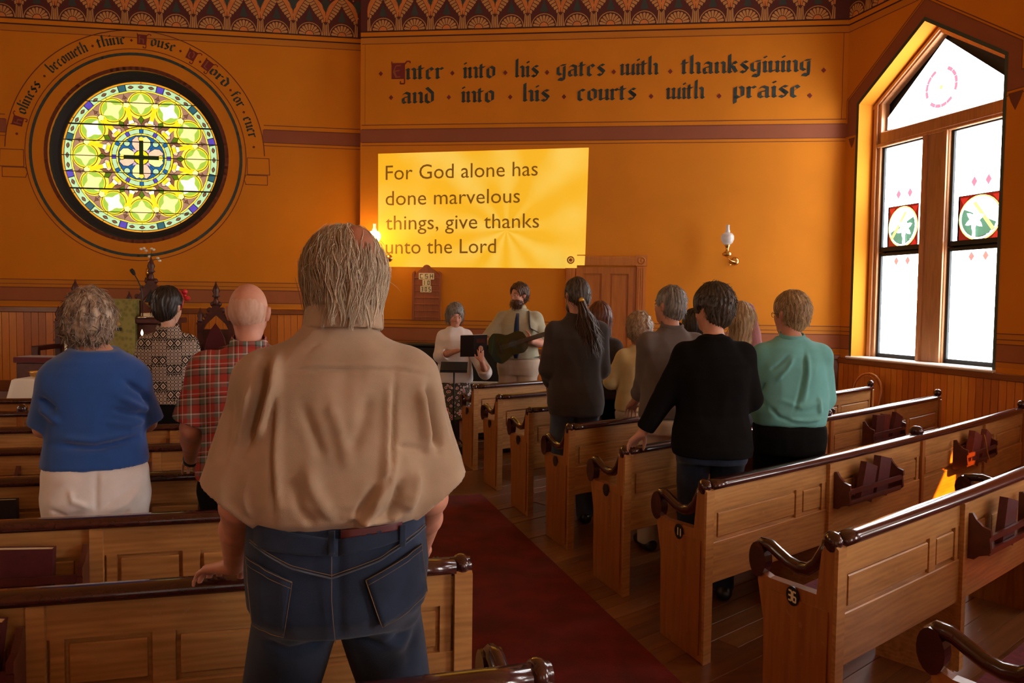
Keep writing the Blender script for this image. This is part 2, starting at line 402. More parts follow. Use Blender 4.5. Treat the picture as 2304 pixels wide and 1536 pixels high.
# frieze of fans and winged leaves
def frieze_unit(mb, x, P=.41, zb=5.07):
    mb.cur = 0
    arch = arc(x, zb, .160, -90, 90, 16)+arc(x, zb, .150, 90, -90, 16); mb.flat(arch, -.003)
    for k in range(9):
        a = -80+20*k; w = 8
        mb.flat([(x+.058*math.sin(rad(a-w)), zb+.058*math.cos(rad(a-w))), (x+.128*math.sin(rad(a-w*.95)), zb+.128*math.cos(rad(a-w*.95))), (x+.138*math.sin(rad(a)), zb+.138*math.cos(rad(a))), (x+.128*math.sin(rad(a+w*.95)), zb+.128*math.cos(rad(a+w*.95))), (x+.058*math.sin(rad(a+w)), zb+.058*math.cos(rad(a+w)))], -.003)
    for sg in (-1, 1):   # stalk and wing
        xs = x+sg*P/2
        mb.cur = 0
        mb.flat([(xs-sg*.030, zb), (xs-sg*.022, zb+.16), (xs-sg*.036, zb+.16), (xs-sg*.044, zb)], -.003)
        mb.flat([(xs-sg*.003, zb), (xs-sg*.003, zb+.13), (xs-sg*.016, zb+.15), (xs-sg*.022, zb)], -.003)
        # wing spine from stalk top to above the fan
        def sp(t, off):
            px = xs-sg*(.012+.175*t**1.25); pz = zb+.17+.33*t**.85
            nxv, nzv = -sg*-.88, .47
            return px+nxv*off, pz+nzv*off
        for q in range(9):
            t0, t1 = q/9+.01, (q+1)/9-.015; w = .075*math.sin(PI*(q+.9)/10.5)**.7
            p0 = sp(t0, -.012); p1 = sp(t1, -.012); p2 = sp(t1, -.012-w); p3 = sp(t0, -.012-w)
            mb.flat([p0, p1, p2, p3], -.003)
        mb.cur = 1
        lens = [sp(i/8, .055*math.sin(PI*min(1, (i+.4)/8.4))) for i in range(9)]+[sp(i/8, -.006) for i in range(8, -1, -1)]
        mb.flat(lens, -.003)
    mb.cur = 1; mb.flat([(x-.050, zb)]+arc(x, zb, .050, -90, 90, 10)+[(x+.05, zb)], -.003)
    mb.cur = 2; mb.flat([(x-.05, zb+.185), (x, zb+.175), (x+.05, zb+.185), (x+.018, zb+.28), (x, zb+.33), (x-.018, zb+.28)], -.003)
    xm = x+P/2; mb.flat([(xm-.035, zb+.34), (xm, zb+.29), (xm+.035, zb+.34), (xm+.055, zb+.42), (xm, zb+.47), (xm-.055, zb+.42)], -.003)
    mb.cur = 3
    for dx, dz in ((0, .24), (-.06, .46), (.06, .46), (-.1, .49), (.1, .49)): mb.flat(ngon(xm+dx, zb+dz, .011, 6), -.004)
def frieze(wall, x0, x1, off):
    mb = MB(); mb.cur = 4; band(mb, x0, x1, 5.07, 5.60, -.002)
    x = off
    while x < x1-.2: frieze_unit(mb, x); x += .41
    mb.cur = 0; band(mb, x0, x1, 5.60, 5.64, -.003); mb.cur = 5; band(mb, x0, x1, 5.64, CEIL, -.003)
    mb.build('frieze_pattern', ['frieze_tan', 'frieze_orange', 'frieze_teal', 'frieze_tan', 'frieze_maroon', 'wall_ochre'], wall, recalc=False)
frieze(wall_front, 0, 6.0, .29); frieze(wall_left, -6.2, .05, -6.05+.02); frieze(wall_right, 0, 8, .10)

# ---- tongue and groove wainscot, board by board
def wainscot(wall, x0, x1, z0, z1, capz, w=.0855, gaps=()):
    src = []
    for mt in ('wainscot_a', 'wainscot_b', 'wainscot_c'):
        mb = MB(); mb.box(.003, w-.003, -.016, -.001, z0, z1, bev=.003); src.append((mb, mt))
    objs = [None]*3; n = int((x1-x0)/w)
    for i in range(n):
        x = x0+i*w
        if any(a < x+w/2 < b for a, b in gaps): continue
        k = (0, 2, 0, 1, 2, 0, 0, 1, 2, 0, 1)[(i*7) % 11]
        if objs[k] is None: objs[k] = src[k][0].build('board', src[k][1], wall); o = objs[k]
        else: o = objs[k].copy(); COL.objects.link(o)
        o.location = (x, 0, 0)
    mb = MB()
    segs = [(x0, x1)]
    for a, b in gaps: segs = [q for s_ in segs for q in ((s_[0], min(s_[1], a)), (max(s_[0], b), s_[1])) if q[1] > q[0]]
    for a, b in segs:
        mb.box(a, b, -.034, -.001, z1-.002, capz, bev=.008); mb.box(a, b, -.024, -.001, z0, z0+.14, bev=.006)
        mb.box(a, b, -.010, -.0005, z0, z1)
    mb.build('wainscot_rail', 'cap_wood', wall)
wainscot(wall_front, .02, 6.0, 0, 1.0, 1.06, gaps=((2.64, 3.68),))
wainscot(wall_right, .02, 8.0, 0, .965, 1.03)
wainscot(wall_left, -6.15, -.02, .45, 1.445, 1.515)

# ---- door with rosette corner blocks
door = MB(); door.box(2.79, 3.535, -.006, -.001, 0, 2.10)
door = tag(door.build('door_1', 'door_oak', None), 'oak panelled door with corner block casing in ochre wall', kind='structure')
door.location = FR_MID[0]; door.rotation_euler = (0, 0, FR_MID[1])
for x0, x1, z0, z1 in ((2.88, 3.11, 1.02, 2.01), (3.215, 3.44, 1.02, 2.01), (2.88, 3.11, .15, .88), (3.215, 3.44, .15, .88)):
    mb = MB()
    mb.box(x0+.02, x1-.02, -.012, -.006, z0+.02, z1-.02, bev=.003)
    mb.build('panel', 'door_oak', door)
for x0, x1, z0, z1 in ((2.79, 2.885, 0, 2.1), (3.44, 3.535, 0, 2.1), (3.11, 3.215, .1, 2.05), (2.88, 3.44, 2.01, 2.1), (2.88, 3.44, .88, 1.02), (2.88, 3.44, 0, .15)):
    mb = MB(); mb.box(x0, x1, -.022, -.006, z0, z1, bev=.004); mb.build('rail', 'door_oak', door)
for x0 in (2.665, 3.54):
    mb = MB(); mb.box(x0, x0+.115, -.038, -.001, 0, 2.11, bev=.006)
    for q in (.03, .058, .086): mb.box(x0+q-.008, x0+q+.008, -.043, -.03, .2, 2.09, bev=.004)
    mb.build('casing', 'trim_oak', door)
    mb = MB(); mb.box(x0-.012, x0+.127, -.046, -.001, 2.11, 2.25, bev=.006)
    c = mb.build('corner_block', 'trim_oak', door)
    mb = MB(); mb.lathe([(.048, -.046), (.048, -.052), (.036, -.054), (.030, -.048), (.018, -.05), (.008, -.056)], (x0+.057, 0, 2.18), 20, 'y'); mb.build('rosette', 'trim_oak', c)
mb = MB(); mb.box(2.792, 3.528, -.040, -.001, 2.115, 2.235, bev=.006)
for q in (.03, .06, .09): mb.box(2.792, 3.528, -.045, -.03, 2.115+q-.008, 2.115+q+.008)
mb.build('head_casing', 'trim_oak', door)
mb = MB(); mb.lathe([(.012, -.022), (.012, -.05), (.028, -.055), (.03, -.072), (.016, -.085)], (2.835, 0, .96), 14, 'y'); mb.build('door_knob', 'brass', door)

# ------------------------------------------------------------------ windows
def glass_mats():
    E = WIN_E
    glow('g_white', (1, 1, 1), E); glow('g_pale', (.86, .97, 1), E*.85); glow('g_pink', (1, .34, .50), 1.05)
    glow('g_red', (.75, .03, .02), .75); glow('g_deep', (.30, .01, .008), .8); glow('g_yellow', (1, .78, .25), 1.6); glow('g_cream', (1, .95, .7), 2.6)
    glow('g_green', (.16, .42, .27), .9); glow('g_rose', (1, .45, .40), .9)
    S = 1.0
    glow('r_cream', (1, .84, .32), 1.15*S); glow('r_white', (1, .96, .66), 1.35*S); glow('r_lime', (.40, .62, .07), 1.0*S); glow('r_yellow', (1, .70, .015), 1.15*S)
    glow('r_orange', (1, .42, .02), .8*S); glow('r_gold', (1, .78, .07), 1.1*S); glow('r_mint', (.55, .82, .45), .95*S); glow('r_mauve', (.50, .27, .17), .75*S)
    glow('r_brown', (.30, .13, .06), .7*S); glow('r_green', (.12, .24, .008), .7*S); glow('r_blue', (.02, .17, .46), .7*S); glow('r_purple', (.12, .08, .55), .8*S)
    glow('r_teal', (.04, .16, .20), .7*S); glow('r_dark', (.012, .05, .01), .35*S); glow('r_pink', (.95, .62, .42), 1.0*S); glow('r_lilac', (.7, .5, .75), .9*S)
glass_mats()
def scale_poly(p, f=None, inset=.004):
    cx = sum(q[0] for q in p)/len(p); cz = sum(q[1] for q in p)/len(p); out = []
    for x, z in p:
        d = math.hypot(x-cx, z-cz) or 1; k = max(.2, (d-inset)/d); out.append((cx+(x-cx)*k, cz+(z-cz)*k))
    return out
ROSE_R = .965
def rose():
    root = empty('window_1', wp(FR_LEFT, ROSE[0], 0, ROSE[1]), FR_LEFT[1])
    tag(root, 'round stained glass rose window with dark cross in centre', kind='structure')
    lead = MB(); R = ROSE_R; Y0 = .155
    def poly_lead(p, lv): lead.flat(scale_poly(p, inset=-.0048), Y0-lv*.002+.001)
    def add(name_mat, p, lv, n=1, off=0.0):
        """one pane mesh, copied n times round the wheel"""
        mb = MB(); q = scale_poly(p, inset=.0036); c = (sum(a[0] for a in q)/len(q), sum(a[1] for a in q)/len(q))
        mb.prism(q, Y0-lv*.002-.0012, Y0-lv*.002-.0002, 'y')
        first = None
        for i in range(n):
            a = off+2*PI*i/n
            if first is None: first = mb.build('pane', name_mat if isinstance(name_mat, str) else name_mat[0], root); o = first
            else: o = first.copy(); COL.objects.link(o)
            o.rotation_euler = (0, a, 0)
            ca, sa = math.cos(a), math.sin(a)
            poly_lead([(x*ca+z*sa, -x*sa+z*ca) for x, z in p], lv)
            if not isinstance(name_mat, str): 
                o.data = o.data if i == 0 else o.data
        return first
    def recolor(first, mats):
        """alternate colours round the wheel"""
        base = first.data; meshes = [base]
        for m in mats[1:]:
            d = base.copy(); d.materials[0] = M[m]; meshes.append(d)
        sib = [o for o in root.children if o.data == base]
        for i, o in enumerate(sib): o.data = meshes[i % len(meshes)]
    def sect(r0, r1, a0, a1, k=4):
        return [(r1*math.sin(rad(a0+(a1-a0)*i/k)), r1*math.cos(rad(a0+(a1-a0)*i/k))) for i in range(k+1)]+[(r0*math.sin(rad(a1-(a1-a0)*i/k)), r0*math.cos(rad(a1-(a1-a0)*i/k))) for i in range(k+1)]
    def circ(cx, cz, r, n=20): return [(cx+r*math.sin(2*PI*i/n), cz+r*math.cos(2*PI*i/n)) for i in range(n)]
    def lens(cx, cz, l, w, ang, n=6):
        ca, sa = math.cos(ang), math.sin(ang)
        pts = [(l*(2*i/n-1), w*math.sin(PI*i/n)) for i in range(n+1)]+[(l*(1-2*i/n), -w*math.sin(PI*i/n)) for i in range(1, n)]
        return [(cx+x*ca+z*sa, cz-x*sa+z*ca) for x, z in pts]
    add('r_orange', sect(.972*R, 1.0*R, 0, 30, 6), 0, 12)
    # knotwork border and squares
    add('r_mint', sect(.885*R, .965*R, 18, 42, 6), 0, 12)
    f = add('r_purple', sect(.88*R, .968*R, 12.2, 17.8, 2), 0, 12); recolor(f, ['r_purple', 'r_teal'])
    for a in (22, 30, 38):
        A = rad(a); add('r_brown', lens(.925*R*math.sin(A), .925*R*math.cos(A), .036*R, .017*R, A), 2, 12)
    add('r_gold', sect(.865*R, .882*R, 0, 30, 6), 0, 12)
    # field
    add('r_mauve', sect(.40*R, .62*R, -15, 0, 3), 0, 12); add('r_brown', sect(.40*R, .62*R, 0, 15, 3), 0, 12)
    add('r_mauve', sect(.62*R, .862*R, -15, 15, 5), 0, 12)
    # arch around the medallions, columns
    add('r_gold', circ(0, .685*R, .185*R, 24), 1, 12)
    add('r_yellow', [(-.026*R, .46*R), (.026*R, .46*R), (.034*R, .68*R), (-.034*R, .68*R)], 2, 12, rad(15))
    add('r_white', [(-.042*R, .455*R), (.042*R, .455*R), (.030*R, .50*R), (-.030*R, .50*R)], 3, 12, rad(15))
    add('r_yellow', sect(.405*R, .455*R, -6.5, 6.5, 3), 3, 12, rad(15))
    f = add('r_cream', [(-.045*R, .69*R), (0, .665*R), (.045*R, .69*R), (.028*R, .745*R), (-.028*R, .745*R)], 3, 12, rad(15))
    add('r_brown', [(-.028*R, .79*R), (.028*R, .79*R), (0, .835*R)], 3, 12, rad(15))
    # medallion: ring, green disc, pale four pointed star
    add('r_yellow', circ(0, .70*R, .155*R, 22), 3, 12)
    add('r_lime', circ(0, .70*R, .142*R, 22), 4, 12)
    def star(cx, cz, r, k=5):
        pts = []
        for q in range(4):
            a0 = q*PI/2; a1 = a0+PI/2
            c = (math.sin(a0)+math.sin(a1), math.cos(a0)+math.cos(a1))
            for i in range(k):
                t = PI+(a0+a1)/2-PI/4*(-1)*(1-2*i/k) if False else None
                u = i/k; b = a0*(1-u)+a1*u
                rr = r*(1-.47*math.sin(PI*u))
                pts.append((cx+rr*math.sin(b), cz+rr*math.cos(b)))
        return pts
    f = add('r_cream', star(0, .70*R, .142*R), 5, 12); recolor(f, ['r_white', 'r_white', 'r_cream'])
    # diamonds between the columns
    add('r_green', [(0, .545*R), (.036*R, .50*R), (0, .435*R), (-.036*R, .50*R)], 3, 12)
    add('r_pink', [(.05*R, .405*R), (.095*R, .415*R), (.075*R, .47*R), (.04*R, .45*R)], 3, 12); add('r_pink', [(-.05*R, .405*R), (-.095*R, .415*R), (-.075*R, .47*R), (-.04*R, .45*R)], 3, 12)
    # hub
    add('r_yellow', sect(.378*R, .40*R, 0, 30, 4), 1, 12)
    add('r_mint', sect(.318*R, .375*R, 4, 26, 4), 1, 12)
    f = add('r_blue', sect(.316*R, .377*R, -3.6, 3.6, 2), 1, 12); recolor(f, ['r_teal', 'r_purple'])
    add('r_gold', sect(.298*R, .316*R, 0, 30, 4), 1, 12)
    add('r_blue', sect(.0*R+.02, .295*R, -45, 45, 8), 0, 4)
    def petal(a): A = rad(a); return [(x*math.cos(A)+z*math.sin(A), -x*math.sin(A)+z*math.cos(A)) for x, z in [(-.0, .08*R), (.05*R, .11*R), (.078*R, .19*R), (.06*R, .25*R), (0, .285*R), (-.06*R, .25*R), (-.078*R, .19*R), (-.05*R, .11*R)]]
    f = add('r_pink', petal(-13), 2, 4, 0); f = add('r_cream', petal(13), 3, 4, 0)
    add('r_mint', circ(.185*R*.98, .185*R*.98, .040*R, 12), 3, 4)
    add('r_gold', circ(0, .245*R, .035*R, 8), 4, 4)
    add('r_lilac', [(.05*R, .09*R), (.09*R, .05*R), (.115*R, .115*R)], 4, 4)
    add('r_yellow', circ(0, 0, .095*R, 20), 5, 1)
    add('r_dark', [(-.026*R, 0), (.026*R, 0), (.026*R, .218*R), (-.026*R, .218*R)], 6, 4)
    add('r_dark', [(-.03*R, -.03*R), (.03*R, -.03*R), (.03*R, .03*R), (-.03*R, .03*R)], 7, 1)
    lead.flat(circ(0, 0, R*1.01, 72), Y0+.004)
    lead.build('leading', 'lead', root, recalc=False)
    mb = MB()
    for z, w in ((.71, .004), (.41, .009), (.20, .005), (-.0, .004), (-.21, .004), (-.43, .009), (-.73, .004)):
        hw = math.sqrt(1-z*z)*R; mb.box(-hw, hw, Y0-.03, Y0-.018, z*R-w, z*R+w)
    mb.build('saddle_bar', 'iron', root)
    mb = MB()
    n = 72; prof = [(R*.992, Y0-.03), (R*.992, Y0+.01), (1.075, Y0+.01), (1.075, .02), (1.045, Y0-.06), (R+.03, Y0-.03)]
    pts = [(r*math.sin(2*PI*i/n), y, r*math.cos(2*PI*i/n)) for i in range(n) for r, y in prof]; k = len(prof)
    mb.add(pts, [(i*k+j, i*k+(j+1) % k, ((i+1) % n)*k+(j+1) % k, ((i+1) % n)*k+j) for i in range(n) for j in range(k)])
    mb.build('frame', 'black_matte', root)  # black ring stands in for the shade inside the round reveal
rose()

def pointed_window(name, fr, s0, detail, label, e_mat='g_white', amber=False):
    root = empty(name, wp(fr, s0, 0, 0), fr[1]); tag(root, label, kind='structure')
    Y = .25
    # wooden frame: jambs, head, mullion, transom
    fz = MB()
    def bar(p, y0, y1): fz.prism(p, y0, y1, 'y')
    fz.box(.21, .33, Y-.03, Y+.08, 1.05, 4.01, bev=.012); fz.box(2.03, 2.15, Y-.03, Y+.08, 1.05, 4.01, bev=.012)
    for a in ((.235, .285, -.055), (2.075, 2.125, -.055)): fz.box(a[0], a[1], Y+a[2], Y, 1.05, 4.0, bev=.01)
    bar([(.21, 3.93), (1.16, 4.56), (1.16, 4.654), (.21, 4.01)], Y-.03, Y+.08); bar([(2.15, 3.93), (1.16, 4.56), (1.16, 4.654), (2.15, 4.01)], Y-.03, Y+.08)
    bar([(.21, 3.95), (1.16, 4.585), (1.16, 4.625), (.21, 3.99)], Y-.055, Y-.02); bar([(2.15, 3.95), (1.16, 4.585), (1.16, 4.625), (2.15, 3.99)], Y-.055, Y-.02)
    fz.box(.30, 2.06, Y-.03, Y+.08, 3.52, 3.68, bev=.01); fz.box(.28, 2.08, Y-.05, Y, 3.50, 3.545, bev=.008)
    fz.box(.97, 1.32, Y-.03, Y+.08, 1.05, 3.55, bev=.01); fz.box(.985, 1.03, Y-.055, Y, 1.05, 3.52, bev=.01); fz.box(1.255, 1.31, Y-.055, Y, 1.05, 3.52, bev=.01)
    fz.build('frame', 'window_wood', root)
    sh = MB()
    for a, b in ((.33, .97), (1.32, 2.03)):
        for z0, z1 in ((1.05, 2.27), (2.29, 3.52)):
            sh.box(a, a+.035, Y, Y+.05, z0, z1); sh.box(b-.035, b, Y, Y+.05, z0, z1); sh.box(a, b, Y, Y+.05, z0, z0+.05); sh.box(a, b, Y, Y+.05, z1-.035, z1)
    sh.build('sash', 'black_matte', root)
    mb = MB(); mb.box(.17, 2.19, -.05, Y+.05, 1.025, 1.055, bev=.01); mb.build('sill', 'porcelain' if detail else 'window_wood', root)
    lead = MB(); G = Y+.03
    def pane(p, mt, lv=0):
        mb = MB(); mb.prism(scale_poly(p, inset=.0016), G-.003-lv*.003, G-.001-lv*.003, 'y'); mb.build('pane', mt, root)
        lead.flat(scale_poly(p, inset=-.0022), G-lv*.003-.0005)
    for a, b in ((.365, .935), (1.355, 1.995)):
        cx = (a+b)/2
        if not detail:
            n = 4
            for i in range(n):
                z0, z1 = 1.1+(3.48-1.1)*i/n, 1.1+(3.48-1.1)*(i+1)/n
                if amber and i in (1, 2): 
                    pane([(a, z0), (b, z0), (b, z0+.05), (a, z0+.05)], e_mat)
                    mb = MB(); mb.prism([(a, z0+.05), (b, z0+.05), (b, z1), (a, z1)], G-.003, G-.001, 'y'); q = mb.build('pane', 'amber_glass' if a < 1 else 'rose_glass', root)
                    continue
                pane([(a, z0), (b, z0), (b, z1), (a, z1)], e_mat)
            continue
        m = .055
        for z0, z1 in ((1.10, 2.26), (2.33, 3.485)):     # narrow border strips cut into short pieces
            k = 4
            for i in range(k):
                za, zb = z0+(z1-z0)*i/k, z0+(z1-z0)*(i+1)/k
                pane([(a, za), (a+m, za), (a+m, zb), (a, zb)], 'g_pale'); pane([(b-m, za), (b, za), (b, zb), (b-m, zb)], 'g_white')
        for z0, z1, k in ((1.10, 2.26, 3), (2.80, 3.485, 2)):
            for i in range(k):
                za, zb = z0+(z1-z0)*i/k, z0+(z1-z0)*(i+1)/k
                pane([(a+m, za), (b-m, za), (b-m, zb), (a+m, zb)], 'g_white' if i or z0 > 2 else 'g_pale')
        # medallion square with lily
        x0, x1, z0, z1 = a+m+.02, b-m, 2.33, 2.795; cz = (z0+z1)/2-.005; rx, rz = (x1-x0)/2, .232; mx = (x0+x1)/2
        for q in ([(x0, z1), (mx, z1), (mx, cz), (x0, cz)], [(mx, z1), (x1, z1), (x1, cz), (mx, cz)], [(x0, cz), (mx, cz), (mx, z0), (x0, z0)], [(mx, cz), (x1, cz), (x1, z0), (mx, z0)]):
            pane(q, 'g_deep')
        for sx, sz in ((-1, 1), (1, 1), (1, -1)):
            pane([(mx+sx*rx*.98, cz+sz*.22), (mx+sx*rx*.55, cz+sz*.22), (mx+sx*rx*.80, cz+sz*.14)], 'g_red', 1)
        el = lambda f, n=28: [(mx+rx*f*math.sin(2*PI*i/n), cz+rz*f*math.cos(2*PI*i/n)) for i in range(n)]
        pane(el(1.0), 'g_yellow', 2); pane(el(.95), 'g_cream', 3); pane(el(.84), 'g_pale', 4)
        sg = 1 if a < 1 else -1
        low = [(mx+rx*.83*math.sin(t), cz+rz*.83*math.cos(t)) for t in [rad(60*sg+sg*d) for d in range(0, 200, 12)]]
        pane(low, 'g_green', 5)
        st = [(mx-sg*rx*.75, cz-.12), (mx-sg*rx*.62, cz-.14), (mx+sg*rx*.30, cz+.15), (mx+sg*rx*.15, cz+.165)]
        pane(st, 'g_yellow', 6)
        fx, fz_ = mx+sg*rx*.18, cz-.02
        for k in range(6):
            A = rad(60*k+8); L, w = .105, .030
            pane([(fx+u*math.cos(A)*1+v*math.sin(A), fz_-u*math.sin(A)+v*math.cos(A)) for u, v in ((0, 0), (w, L*.5), (w*.7, L*.85), (0, L*1.15), (-w*.7, L*.85), (-w, L*.5))], 'g_white', 7)
        pane([(fx-.012, fz_), (fx+.012, fz_), (fx+.02, cz-.20), (fx-.02, cz-.20)], 'g_white', 8)
        for dx in (-.085, .085):
            for zc, h, mt in ((2.93, .055, 'g_pink'), (2.17, .05, 'g_rose')):
                pane([(mx+dx, zc+h), (mx+dx+.035, zc), (mx+dx, zc-h), (mx+dx-.035, zc)], mt, 1)
    if detail:
        pane([(.365, 3.70), (.365, 3.84), (1.16, 4.50), (1.16, 3.70)], 'g_white'); pane([(1.995, 3.70), (1.995, 3.84), (1.16, 4.50), (1.16, 3.70)], 'g_white')
        n = 16
        for i in range(n):
            a0, a1 = 360/n*i, 360/n*(i+1)-1.5; c = (1.13, 4.00)
            pane(arc(*c, .215, a0, a1, 3)+arc(*c, .180, a1, a0, 3), 'g_pink' if i % 5 else 'g_cream', 1)
        pane(ngon(1.13, 4.0, .022, 8), 'g_yellow', 1)
    else:
        pane([(.365, 3.70), (.365, 3.84), (1.16, 4.50), (1.995, 3.84), (1.995, 3.70)], e_mat)
    if True:
        big = [(.05, .9), (2.3, .9), (2.3, 4.2), (1.16, 4.95), (.05, 4.2)]; hl = [[(.365, 1.745), (.935, 1.745), (.935, 2.885), (.365, 2.885)], [(1.355, 1.745), (1.995, 1.745), (1.995, 2.885), (1.355, 2.885)]] if amber else []
        ps = [[Vector((x, z, 0)) for x, z in L_] for L_ in [big]+hl]; fl = [p for L_ in ps for p in L_]; tr_ = tessellate_polygon(ps)
        lead.add([(p.x, Y+.101, p.y) for p in fl], [tuple(t_) for t_ in tr_])  # added opaque sheet behind the panes, stops sun leaking past the frame
    lead.build('leading', 'lead', root, recalc=False)
    return root
m, t, N, L, B = nt('rose_glass'); tr = N.new('ShaderNodeBsdfTransparent'); tr.inputs[0].default_value = (1, .16, .08, 1); L.new(tr.outputs[0], N['Material Output'].inputs[0])
glow('far_glass', (1, .97, .92), FAR_E); glow('near_far_glass', (1, .97, .92), FAR_E*.5)
m, t, N, L, B = nt('amber_glass')
tr = N.new('ShaderNodeBsdfTransparent'); tr.inputs[0].default_value = (1, .60, .11, 1); L.new(tr.outputs[0], N['Material Output'].inputs[0])
pointed_window('window_2', FR_RIGHT, 0, True, 'tall pointed window with two leaded lights and lily medallions')
pointed_window('window_3', FR_RIGHT, W3_S, False, 'tall pointed window further along the right wall', 'near_far_glass', True)
pointed_window('window_4', FR_RIGHT, 9.4, False, 'tall pointed window at the rear of the right wall', 'far_glass')
glow('rear_glass', (1, .95, .88), REAR_R); glow('rear_glass_left', (1, .95, .85), REAR_L)
d = backL-C14; frb = (tuple(C14), math.atan2(d.y, d.x))
pointed_window('window_5', frb, 2.2, False, 'pointed window in the rear wall, right', 'rear_glass')
pointed_window('window_6', frb, 7.0, False, 'pointed window in the rear wall, left', 'rear_glass_left')
d = L62-backL; frs = (tuple(backL), math.atan2(d.y, d.x))
glow('side_glass', (1, .85, .62), SIDE_E); glow('side_glass_added', (1, .85, .62), SIDE_E*2.4)
for i, s in enumerate((1.5, 5.2, 9.0)): pointed_window('window_%d' % (7+i), frs, s, False, ['pointed window in the side wall near the rear', 'middle pointed window of the side wall', 'unseen pointed window added in the side wall near the platform'][i], 'side_glass_added' if i == 2 else 'side_glass')  # last window is unseen, added to brighten the right wall and wainscot
# ------------------------------------------------------------------ pews
KEEP = {}
def pew_map(P0, th0, k, side, skew):
    """(s along the back, t forward, z) -> world offset from P0 for a gently curved pew"""
    def f(s, t, z):
        n = 8; ds = s/n if s else 0; x = y = 0; th = rad(th0)
        for i in range(n):
            a = rad(th0+k*(i+.5)*ds); x += side*math.cos(a)*ds; y += side*math.sin(a)*ds
        a = rad(th0+k*s); nx_, ny_ = -math.sin(a), math.cos(a)
        w = min(1, max(0, s/.45)); e = (math.sin(rad(skew)), math.cos(rad(skew)))
        vx, vy = e[0]*(1-w)+nx_*w, e[1]*(1-w)+ny_*w; l = math.hypot(vx, vy)
        return (x+vx/l*t, y+vy/l*t, z)
    return f
def make_pew(P0, th0, k, side, L, number, label, skew=-17, ribs=(1.06,), knobs=(2.25,), racks=(), nsec=2):
    root = empty('pew', (P0[0], P0[1], 0))
    tag(root, label, 'pew', 'oak pews right of the aisle' if side > 0 else 'oak pews left of the aisle')
    F = pew_map(P0, th0, k, side, skew); root_F = F
    def mb_(): b = MB(); b.map = F; return b
    for end, (sa, sb) in enumerate(((-.028, .018), (L-.02, L+.022))):     # two ends, aisle end first
        if side > 0 or True:
            b = mb_(); prof = [(0, 0), (0, .79), (.045, .805), (.075, .79), (.098, .60), (.355, .575), (.425, .585), (.425, .545), (.385, .40), (.375, 0)]
            b.prism([(p[0], p[1]) for p in prof], sa, sb, 'x')
            if end == 0:
                o = b.build('end_panel', 'oak_end', root)
                q = mb_(); x = sa-.007     # raised field on the end
                q.prism([(.035, .03), (.035, .56), (.335, .535), (.325, .03)], x, x+.006, 'x'); q.build('end_field', 'oak_end', o)
                q = mb_(); q.prism([(-.006, 0), (-.006, .79), (.012, .80), (.012, 0)], sa-.004, sb+.006, 'x'); q.build('end_post', 'oak', o)
                q = mb_(); n = 20; q.prism([(.215+.034*math.cos(2*PI*i/n), .555+.036*math.sin(2*PI*i/n)) for i in range(n)], x-.004, x+.003, 'x'); pl_ = q.build('number_plate', 'black', o)
                if number:
                    digits(F, number, x-.0045, .215, .555, .036, pl_)
            else: b.build('end_panel', 'oak_end', root)
    # handrail arm: scroll at the front, dip, rise to the knob
    b = mb_(); c = (-.005)
    path = [(c, .06, .80), (c, .085, .755), (c, .12, .70), (c, .16, .668), (c, .21, .656), (c, .265, .660), (c, .32, .676), (c, .37, .692), (c, .42, .690), (c, .452, .665)]
    b.tube(path, [.024, .024, .024, .024, .025, .025, .025, .025, .024, .022], 10)
    n = 18; disc = [(.428+.050*math.cos(2*PI*i/n), .628+.068*math.sin(2*PI*i/n)) for i in range(n)]
    b.prism([(p[0]*1.0, p[1]) for p in disc], -.036, .024, 'x')
    o = b.build('armrest', 'dark_rail', root)
    b = mb_(); b.ball((c, .04, .808), (.030, .045, .032), 14, 8); b.tube([(-.032, .035, .803), (.03, .035, .803)], .030, 12); b.build('post_cap', 'dark_rail', root)
    # back: frame board behind, rails and stiles, raised panels, bottom board
    S = max(6, int(L*5)); b = mb_()
    b.box(.0, L, .03, .045, .36, .80, n=S)
    b.box(.0, L, .012, .045, .355, .545, n=S, bev=.004)     # plain lower board
    b.box(.0, L, .016, .03, .69, .80, n=S); o = b.build('backrest', 'oak', root)
    marks = sorted([0]+list(ribs)+list(knobs)+[L]); stiles = []; pans = []
    for i in range(len(marks)-1):
        a, c2 = marks[i]+.03, marks[i+1]-.03; w = c2-a
        if w < .3: continue
        first_long = (i % 2 == 0)
        sp = a+w*.74 if first_long else a+w*.26
        for x0, x1 in ((a, a+.035), (sp-.03, sp+.03), (c2-.035, c2)): stiles.append((x0, x1))
        pans += [(a+.035, sp-.03), (sp+.03, c2-.035)]
    for x0, x1 in stiles: b = mb_(); b.box(x0, x1, .016, .03, .545, .69, n=2); b.build('stile', 'oak', root)
    for x0, x1 in pans:
        b = mb_(); m = .014
        z0, z1 = .548, .688; pts = []
        ns = max(2, int((x1-x0)*6)); b.box(x0+m, x1-m, .017, .03, z0+m, z1-m, n=ns, bev=.004); b.build('panel', 'oak', root)
    # cap rail
    b = mb_(); S2 = S*2
    cs = [(.0-.008, .795), (.058, .795), (.066, .806), (.062, .822), (.045, .832), (.015, .832), (-.006, .824), (-.012, .808)]
    pts = []; fs = []; kk = len(cs)
    for i in range(S2+1):
        s_ = .02+(L-.04)*i/S2; pts += [(s_, t_, z_) for t_, z_ in cs]
    for i in range(S2):
        for j in range(kk): fs.append((i*kk+j, i*kk+(j+1) % kk, (i+1)*kk+(j+1) % kk, (i+1)*kk+j))
    fs += [tuple(range(kk)), tuple(S2*kk+j for j in range(kk))]
    b.smooth = True; b.add(pts, fs); b.smooth = False; b.build('cap_rail', 'dark_rail', root)
